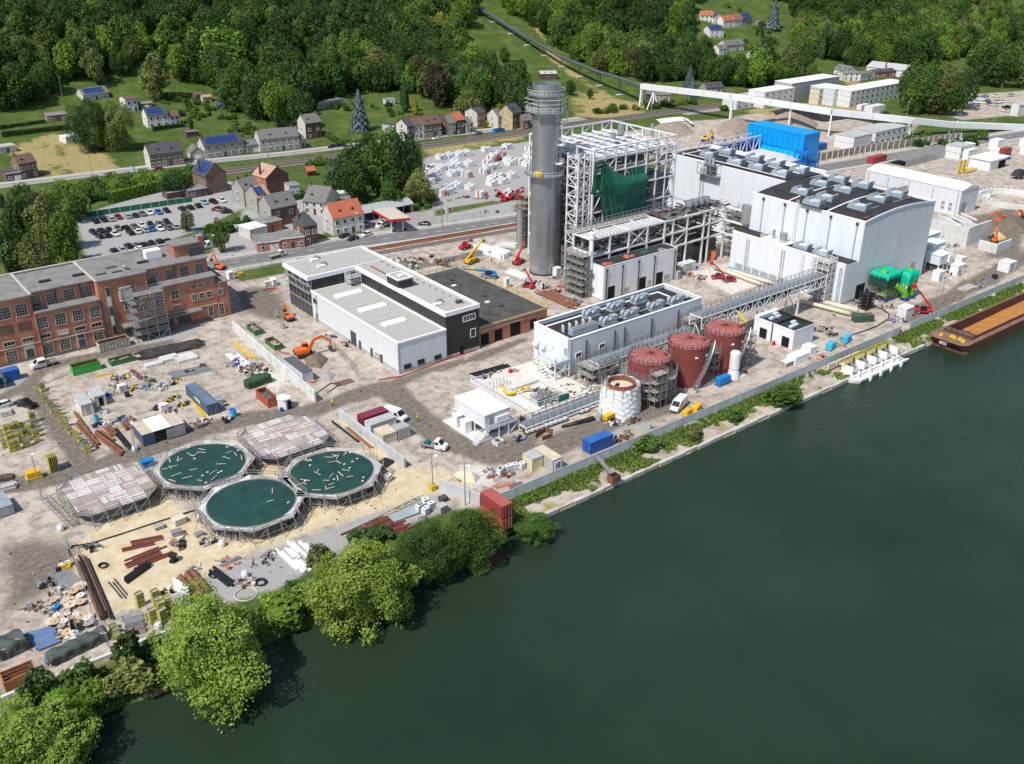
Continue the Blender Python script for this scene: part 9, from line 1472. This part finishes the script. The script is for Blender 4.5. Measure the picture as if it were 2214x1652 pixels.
def trunkmesh(seed):
 R=random.Random(seed);m=MB();m.tube((0,0,-.05),(0,0,.55),.055,8,.035)
 for k in range(6):a=k*1.05+R.random();z=R.uniform(.35,.55);m.tube((0,0,z),(.22*cos(a),.22*sin(a),z+R.uniform(.2,.35)),.02,5,.008)
 m.tube((0,0,.5),(.02,.01,.85),.034,6,.01); return m.mesh('trunk',barkm)
TRK=[trunkmesh(k)for k in range(3)];TR=random.Random(17)
def plant(nm,label,cat,p,r,h,me,mat= None,group= None,clear=.12,rz= None):
 b=thing(nm,label,cat,(p[0],p[1],p[2]),TR.uniform(0,6.28)if rz is None else rz,group);c_=ob('crown',me,b,(0,0,h*clear),scale=(r,r*TR.uniform(.9,1.1),h*(1-clear)/2));mat and slotmat(c_,mat)
 if clear>.02:ob('trunk',TRK[TR.randint(0,2)],b,scale=(h,h,h))
 return b
def mpp(p): return(Vector(p)-Vector((0,0,CAMH))).length/FPX
def ptree(nm,label,cat,n,x,y,wpx,hpx,me,mat= None,clear=.12,group= None,z= None):
 """wpx, hpx: crown width and tree height in overview pixels, foot at the given picture position"""
 p=tat(n,x,y);s_=mpp(p);p=Vector((p.x,max(p.y,111.8),z if z is not None else p.z-.1)); return plant(nm,label,cat,p,wpx*s_/2,hpx*s_*1.06,me,mat and LF[mat],group,clear)
def fit(nm,label,x0,x1,y0,y1,me,mat,zb= None):
 """crown fitted to its outline in the picture; the tree stands on height zb (or the terrain)"""
 d=ray(0,(x0+x1)/2,(y0+y1)/2);ph=atan2(-d.z,hypot(d.x,d.y));t=(CAMH-6)/-d.z if zb is not None else(tat(0,(x0+x1)/2,y1)-Vector((0,0,CAMH))).length/d.length
 for i in range(4):s_=t*d.length/FPX;r=(x1-x0)*s_/2;hv=(y1-y0)*s_/2;rz=sqrt(max((.5*r)**2,hv*hv-(r*sin(ph))**2))/cos(ph)*.78;zc=(zb if zb is not None else terr(d.x*t,d.y*t))+rz*.92;t=(zc-CAMH)/d.z if zb is not None else t
 return plant(nm,label,'tree',(d.x*t,d.y*t,zc-rz*1.02),r*1.06,2.06*rz,me,LF[mat], None,.03)
for nm,l,x0,x1,y0,y1,k,m_ in(('willow_tree','huge pale green riverside willow beside the yellow crates',345,595,1283,1530,0,'willow'),('willow_tree','huge light green riverside willow below the white beams',668,888,1160,1370,1,'willow'),('riverside_tree','dark green riverside tree between two lighter trees',862,996,1124,1268,2,'dark'),('riverside_tree','broad mid green riverside tree beside the stacked red containers',948,1072,1092,1248,0,'mid'),('riverside_shrub','dense round shrub on the bank beyond the red containers',1112,1203,1108,1170,1,'mid'),('willow_tree','bushy olive green willow at the lower end of the bank',-50,160,1525,1710,2,'willow'),('willow_tree','spreading light green willow leaning over the water at the lower bank',77,192,1492,1612,1,'light')):fit(nm,l,x0,x1,y0,y1,BIG[k],m_,-1.6)
for k,(x,y,w_,h_,mt_,l)in enumerate(((85,1512,62,66,'dark','compact dark shrub beside the open rusty steel box'),(150,1490,55,42,'mid','small green shrub along the pale kerb wall'),(185,1478,60,46,'mid','leafy shrub by the tarpaulin covered heap'),(283,1432,66,70,'dark','round dark shrub at the fence end of the yard'),(335,1405,60,40,'mid','low shrub under the huge pale willow'),(635,1285,60,40,'dark','dark shrub beside the coiled black hose'),(590,1300,50,30,'light','pale low shrub between the willows'),(655,1370,110,50,'light','bright green creeper mound at the water edge between willows'),(300,1485,80,50,'olive','dusty grey green shrub beside the bank fence'),(800,1170,90,36,'dark','dark hedge shrub behind the red beams'),(1120,1150,60,40,'light','bright green shrub below the red containers'),(1740,880,90,32,'mid','leafy shrub on the quay edge before the tanks'),(1400,962,60,26,'mid','low shrub on the bank below the flood wall, near the quay edge'),(1500,940,50,24,'olive','dusty low shrub on the bank below the flood wall'),(255,1520,60,40,'olive','olive shrub on the lower bank slope'),(225,1560,70,40,'light','bright green shrub overhanging the lower bank'),(1590,900,40,22,'mid','small shrub beside the flood wall near the quay debris'),(690,1215,70,50,'olive','feathery shrub at the top of the light willow'))):ptree('shrub',l,'shrub',0,x,y,w_,h_,BSH[k%3],mt_,.0,z=-.9 if y<1500 and x>300 else -.3)
fit('lime_tree','enormous dark lime tree beside the dry meadow',163,240,210,328,BIG[0],'dark');fit('lime_tree','olive flowering lime tree merged with the enormous dark one',205,284,212,326,BIG[1],'olive')
for l,n_,x,y,w_,h_,me_,mt_ in(('big blue spruce in the walled garden',2,880,1068,54,80,CON[0],'blue'),('blue spruce at the foot of the wood',1,1840,880,40,68,CON[1],'blue'),('grey blue conifer on the meadow by the village',3,1500,720,34,44,CON[0],'blue'),('blue grey conifer below the village lane',3,1520,800,30,40,CON[1],'blue'),('dark conifer beside the village houses',3,2185,240,36,56,CON[0],'blue'),('dark pointed cypress beside the white villa',2,1980,605,13,42,CYP,'conif'),('tall slim cypress pair in the garden',2,1248,925,20,66,CYP,'conif'),('golden cypress in the terrace garden',2,1330,945,16,32,CYP,'yellow'),('golden conifer beside the blue spruce',1,1955,800,24,44,CON[0],'yellow'),('dark slim cypress next to the golden conifer',1,1912,760,16,44,CYP,'conif'),('tall dark cypress on the far wooded slope',4,545,490,18,64,CYP,'conif'),('slim green poplar by the small brick shed',3,1760,700,12,32,CYP,'mid'),('small dark cypress by the solar roofed house',1,1565,1060,10,22,CYP,'conif'),('golden shrub before the red brick mansard house',2,1905,1045,12,14,BSH[0],'yellow')):ptree('conifer_tree',l,'tree',n_,x,y,w_,h_,me_,mt_,.03)
for k in range(15):ptree('conifer_hedge_tree','tall trimmed dark conifer in the hedge row below the white villa','tree',2,1600+k*20,700+k*8 if k<8 else 764-(k-8)*3,13,52,CYP,'conif',.0,'tall conifer hedge row')
for l,x,y,w_,h_,k,mt_ in(('brown purple leaved tree behind the terrace',945,232,62,82,0,'purple'),('smaller brown purple tree at the wood edge',908,196,46,66,1,'purple'),('yellow green tree glowing among the dark wood',950,92,52,52,2,'yellow'),('bright green broad tree crown on the left wooded slope',505,172,125,90,3,'light'),('round bright tree beside the blue spruce',600,272,66,84,4,'light'),('dark round tree beside the tall gabled house',648,278,54,70,5,'dark'),('fresh light green tree behind the brick building',148,572,66,96,1,'light'),('feathery olive tree beside the fresh green tree',115,545,78,110,2,'olive'),('dark leafy tree behind the old hipped house',55,540,72,92,3,'dark'),('dark tree in front of the old hipped house',18,590,70,92,4,'dark'),('grey green tree at the brick building back corner',85,600,70,78,5,'olive'),('bushy tree at the upper car park corner',172,478,60,56,0,'mid'),('brownish bush tree left of the car park',95,478,50,50,1,'purple'),('round green tree beside the white panel van',480,545,40,66,2,'mid'),('bare topped small tree in the car park island',405,500,30,40,3,'olive'),('dark tree behind the large brown gable',380,425,60,50,4,'dark'),('tree with yellowing crown in the upper gardens',345,215,62,82,5,'olive'),('olive tree behind the terrace at the railway',1010,262,60,56,0,'olive'),('dark conical tree near the white villa',1105,205,52,60,1,'dark'),('lone round tree on the villa meadow',1090,135,26,30,2,'mid'),('lone bushy tree below the meadow slope',1232,205,22,28,3,'dark'),('small dark tree on the slope beside the chimney top',1275,215,14,20,4,'dark')):ptree('broadleaf_tree',l,'tree',0,x,y,w_,h_,DEC[k],mt_)
for k,(x,y,w_,h_,mt_)in enumerate(((772,440,68,92,'dark'),(735,432,54,78,'conif'),(820,425,78,120,'mid'),(868,432,80,128,'dark'),(905,448,56,72,'olive'),(850,385,72,96,'mid'),(800,385,66,88,'dark'),(895,398,54,84,'dark'),(760,395,60,80,'dark'),(845,455,60,60,'mid'))):ptree('grove_tree',('tall %s tree in the grove beside the pallet storage yard'%dict(dark='dark',mid='mid green',conif='blackish green',olive='olive')[mt_]),'tree',0,x,y,w_,h_,DEC[k%6],mt_,group='grove beside the pallet yard')
for k,(x,y)in enumerate(((1965,232),(1990,226),(2015,228),(2042,232),(2070,236),(1978,246),(2004,244),(2030,248),(2056,250),(1968,216),(2000,214),(2034,218),(2150,170),(2190,175),(2125,185),(2210,190),(2165,190),(2120,168))):ptree('grove_tree','tree in the dark grove between the white cabins and the far car park','tree',0,x,y,56,66,DEC[k%6],('dark','mid','dark','olive')[k%4],group='grove by the far car park')
FPOLY=[[(-260,-260),(1010,-260),(1012,40),(985,110),(1000,165),(1120,205),(1145,258),(1000,240),(930,222),(870,200),(760,200),(700,222),(655,255),(560,262),(500,245),(470,200),(395,180),(300,146),(270,172),(235,186),(140,182),(125,222),(60,238),(-260,262)],[(1066,-260),(1540,-260),(1500,30),(1530,92),(1475,78),(1400,82),(1345,96),(1350,122),(1330,165),(1290,160),(1230,118),(1150,60),(1075,5)],[(1330,135),(1490,118),(1560,122),(1620,158),(1700,142),(1780,182),(1660,192),(1560,190),(1500,172),(1400,180),(1350,172)],[(1668,-260),(2600,-260),(2600,150),(2110,168),(2060,148),(1990,145),(1850,146),(1790,128),(1700,112),(1662,72)]]
HOLES=[[(1485,5),(1725,5),(1720,165),(1600,182),(1535,168),(1495,105)],[(278,150),(388,126),(366,178),(300,186)],[(1302,36),(1392,40),(1386,74),(1306,76)],[(640,170),(710,165),(720,195),(650,200)]]
rs=np.random.RandomState(5);cand=[];sp=7.4
for X in np.arange(-260,980,sp):
 for Y in np.arange(380,860,sp):
  x,y=X+rs.uniform(-3.2,3.2),Y+rs.uniform(-3.2,3.2)
  if y-rail_y(x)>14:cand.append((x,y))
cand=np.array(cand);zc=np.array([terr(*c_)for c_ in cand]);pp=np.array([proj((x,y,z))for(x,y),z in zip(cand,zc)]);ins=np.zeros(len(cand),bool)
for P in FPOLY:ins|=pin(P,pp[:,0],pp[:,1])
for P in HOLES:ins&=~pin(P,pp[:,0],pp[:,1])
scr=(pp[:,0]>2040)&(pp[:,1]<95);ins&=~(scr&(rs.rand(len(cand))<.45));ins&=pp[:,1]>-230
cand,zc,pp=cand[ins],zc[ins],pp[ins];order=np.argsort(-pp[:,1]+4000*((pp[:,0]<-20)|(pp[:,0]>2234)|(pp[:,1]<15)));tones=vn=fbm(cand[:,0],cand[:,1],46,9)
def tone(i):t=tones[i]+rs.uniform(-.2,.2); return 'dark' if t<.47 else('mid' if t<.59 else('light' if t<.71 else 'olive'))
FN=dict(dark='dark green',mid='mid green',light='light green',olive='olive')
for i in order[:290]:
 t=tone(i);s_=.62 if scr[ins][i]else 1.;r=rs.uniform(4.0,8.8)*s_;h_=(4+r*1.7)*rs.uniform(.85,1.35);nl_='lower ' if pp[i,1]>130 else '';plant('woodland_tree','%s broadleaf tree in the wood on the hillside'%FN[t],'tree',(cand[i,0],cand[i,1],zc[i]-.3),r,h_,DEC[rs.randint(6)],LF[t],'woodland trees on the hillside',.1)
rest=order[290:];me=bpy.data.meshes.new('woodland');me.vertices.add(len(rest));me.vertices.foreach_set('co',np.stack([cand[rest,0],cand[rest,1],zc[rest]+.6],1).astype(np.float32).ravel());tl=['dark','mid','light','olive']
ar=me.attributes.new('idx','INT','POINT');ar.data.foreach_set('value',np.array([tl.index(tone(i))*2+rs.randint(2)for i in rest],dtype=np.int32));sc_=np.stack([rs.uniform(4.2,8.8,len(rest))]*3,1);sc_[:,2]*=rs.uniform(1.0,1.35,len(rest));sc_*=np.where(scr[ins][rest],.6,1.)[:, None]
av=me.attributes.new('scl','FLOAT_VECTOR','POINT');av.data.foreach_set('vector',sc_.astype(np.float32).ravel());av=me.attributes.new('rot','FLOAT_VECTOR','POINT');av.data.foreach_set('vector',np.stack([np.zeros(len(rest)),np.zeros(len(rest)),rs.uniform(0,6.28,len(rest))],1).astype(np.float32).ravel())
src=bpy.data.collections.new('crown_sources')
for k,t in enumerate(tl):
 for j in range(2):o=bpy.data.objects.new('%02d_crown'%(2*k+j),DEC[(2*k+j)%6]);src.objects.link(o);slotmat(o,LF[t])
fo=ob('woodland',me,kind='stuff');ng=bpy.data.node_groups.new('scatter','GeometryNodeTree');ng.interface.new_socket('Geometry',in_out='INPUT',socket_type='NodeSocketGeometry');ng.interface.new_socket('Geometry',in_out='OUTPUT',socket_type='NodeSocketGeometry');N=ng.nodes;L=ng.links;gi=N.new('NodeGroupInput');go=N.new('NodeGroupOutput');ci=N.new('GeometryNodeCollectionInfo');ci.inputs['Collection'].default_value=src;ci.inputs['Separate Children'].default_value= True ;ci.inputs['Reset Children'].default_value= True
mp_=N.new('GeometryNodeMeshToPoints');ip=N.new('GeometryNodeInstanceOnPoints');ip.inputs['Pick Instance'].default_value= True
def na(nm,tp):a=N.new('GeometryNodeInputNamedAttribute');a.data_type=tp;a.inputs['Name'].default_value=nm; return a.outputs['Attribute']
er=N.new('FunctionNodeEulerToRotation');L.new(na('rot','FLOAT_VECTOR'),er.inputs[0]);L.new(gi.outputs[0],mp_.inputs[0]);L.new(mp_.outputs[0],ip.inputs['Points']);L.new(ci.outputs[0],ip.inputs['Instance']);L.new(na('idx','INT'),ip.inputs['Instance Index']);L.new(er.outputs[0],ip.inputs['Rotation']);L.new(na('scl','FLOAT_VECTOR'),ip.inputs['Scale']);L.new(ip.outputs[0],go.inputs[0]);fo.modifiers.new('scatter','NODES').node_group=ng
def belt(pts,n_,w_,h_,tonesl,label,group,seed,spread=3.):
 R=random.Random(seed);P=[tat(0,*q)for q in pts]
 for i in range(n_):
  f_=R.random()*(len(P)-1);k=min(int(f_),len(P)-2);p=P[k]+(P[k+1]-P[k])*(f_-k);x,y=p.x+R.uniform(-spread,spread),p.y+R.uniform(-spread,spread);s_=R.uniform(.6,1.3);t=R.choice(tonesl);plant('shrub',label%FN[t],'shrub',(x,y,terr(x,y)-.3),w_*s_,h_*s_,BSH[R.randint(0,2)]if h_<6 else DEC[R.randint(0,5)],LF[t],group,0.)
belt([(0,452),(100,445),(200,428),(300,412),(400,392)],46,3.6,6.5,['dark','mid','mid','light'],'%s bush in the thicket between railway and car park','thicket along the railway',1,6);belt([(0,490),(60,475),(120,470)],14,3.6,6.5,['dark','mid'],'%s bush in the overgrown plot left of the car park','overgrown plot bushes',2,6)
belt([(1290,245),(1400,235),(1500,222),(1580,240)],34,2.4,3.2,['dark','mid','olive'],'%s shrub on the bank between conveyor and railway','shrubs between conveyor and railway',3,5);belt([(720,455),(800,450),(900,450),(940,440)],22,2.2,3.0,['light','mid','light'],'%s shrub under the grove beside the pallet yard','shrubs under the grove',4,4);belt([(540,388),(600,372),(700,352),(720,345)],18,1.8,2.4,['mid','light'],'%s shrub on the railway verge','railway verge shrubs',5,3)
belt([(420,250),(520,265),(560,300),(640,290)],46,1.6,2.2,['mid','dark','olive'],'%s bush in the sloping gardens','garden bushes',6,8);belt([(320,225),(400,215),(450,235),(400,260)],40,1.8,2.4,['mid','dark','olive'],'%s bush in the upper allotments','allotment bushes',7,8);belt([(690,232),(760,240),(850,225),(870,265),(950,262)],30,1.8,2.6,['mid','dark','light'],'%s bush in the walled gardens behind the terrace','walled garden bushes',14,7);belt([(1900,262),(2000,320),(2080,330),(2140,300)],22,2.8,4.0,['dark','mid'],'%s bush along the far retaining wall','bushes by the far retaining wall',8,6);belt([(440,500),(500,498),(540,480)],12,1.8,2.4,['dark','mid'],'%s bush around the car park street corner','car park corner bushes',9,3);belt([(2040,60),(2150,90),(2214,120),(2214,40),(2080,20)],40,2.2,2.8,['olive','mid','dark'],'%s scrub bush on the rocky upper slope','scrub on the rocky slope',10,16);belt([(1540,100),(1600,110),(1660,95),(1640,60),(1580,20)],26,3,5,['dark','mid','light'],'%s garden bush around the village houses','village garden bushes',12,10);belt([(1060,255),(1140,235),(1150,200),(1080,195)],24,3.4,6.2,['mid','light','dark'],'%s bush behind the terrace gardens','bushes behind the terrace',13,7)
def hedge(label,n_,a,c_,w_,h_,mat):
 p,q=tat(n_,*a),tat(n_,*c_);L_=(q-p).length;rs_=np.random.RandomState(int(L_*7));n=int(L_*90);u,f_=rs_.uniform(0,L_,n),rs_.rand(n);y=np.where(f_<.4,-w_/2,np.where(f_<.8,rs_.uniform(-w_/2,w_/2,n),w_/2));z=np.where((f_>=.4)&(f_<.8),h_,rs_.uniform(0,h_,n));P=np.stack([u,y,z],1)+rs_.normal(0,.08,(n,3));Nn=np.stack([np.zeros(n),np.where(f_<.4,-1,np.where(f_<.8,0,1)),np.where((f_>=.4)&(f_<.8),1,.2)],1);Q,T=leaves(P,Nn.astype(float),.22,rs_.rand(n),rs_,.35);b=thing('hedge',label,'hedge',p,atan2(q.y-p.y,q.x-p.x));ob('foliage',leafmesh('foliage',Q,T,LF[mat]),b);bx('core',mt('hedge_core',(.015,.03,.01),.95),b,0,-w_/2+.15,-.5,L_,w_/2-.15,h_-.2)
hedge('long clipped dark hedge beside the timber house lawn',1,(20,1120),(575,1060),1.8,2.2,'dark');hedge('clipped hedge at the back of the lawn beside the timber house',1,(0,1060),(370,1010),1.8,1.8,'dark');hedge('dark hedge below the solar roofed white house',1,(1250,1072),(1510,1035),1.4,1.8,'dark');hedge('clipped dark hedge beside the long white hall',4,(1300,640),(1490,605),3,3.4,'dark');hedge('bright hedge edging the sloping lawn',2,(575,1100),(745,1200),1.5,1.6,'mid');hedge('bright yellow green hedge behind the car park sheds',5,(900,145),(1370,30),3,4,'light');hedge('clipped hedge beside the grey farmhouse lawn',6,(250,140),(420,105),1.4,2.0,'mid')
rs=np.random.RandomState(9);n=90000;X=rs.uniform(2,300,n);Y=rs.uniform(110.9,117.0,n);low=X<92;Y=np.where(low,rs.uniform(110.6,119.2,n),Y);den=fbm(X,Y,5,12);keep=(den>np.where(low,.34,np.where(Y>114.3,.38,.48)));X,Y=X[keep],Y[keep];n=len(X);Z=np.interp(Y-110.2,[0.15,3.5,6.4],[-1.2,-.9,-.5]);P=np.stack([X,Y,Z+.12+.25*rs.rand(n)],1);Q,T=leaves(P,np.stack([rs.normal(0,1,n),rs.normal(0,1,n),np.full(n,.6)],1),.10,rs.rand(n)*.7+.5*(Y<113.4)*rs.rand(n),rs,.3,1.7);ob('bank_grass',leafmesh('bank_grass',Q,T,leafmat('grass_blades',(.04,.10,.016),(.20,.26,.06),.2)),kind='stuff')
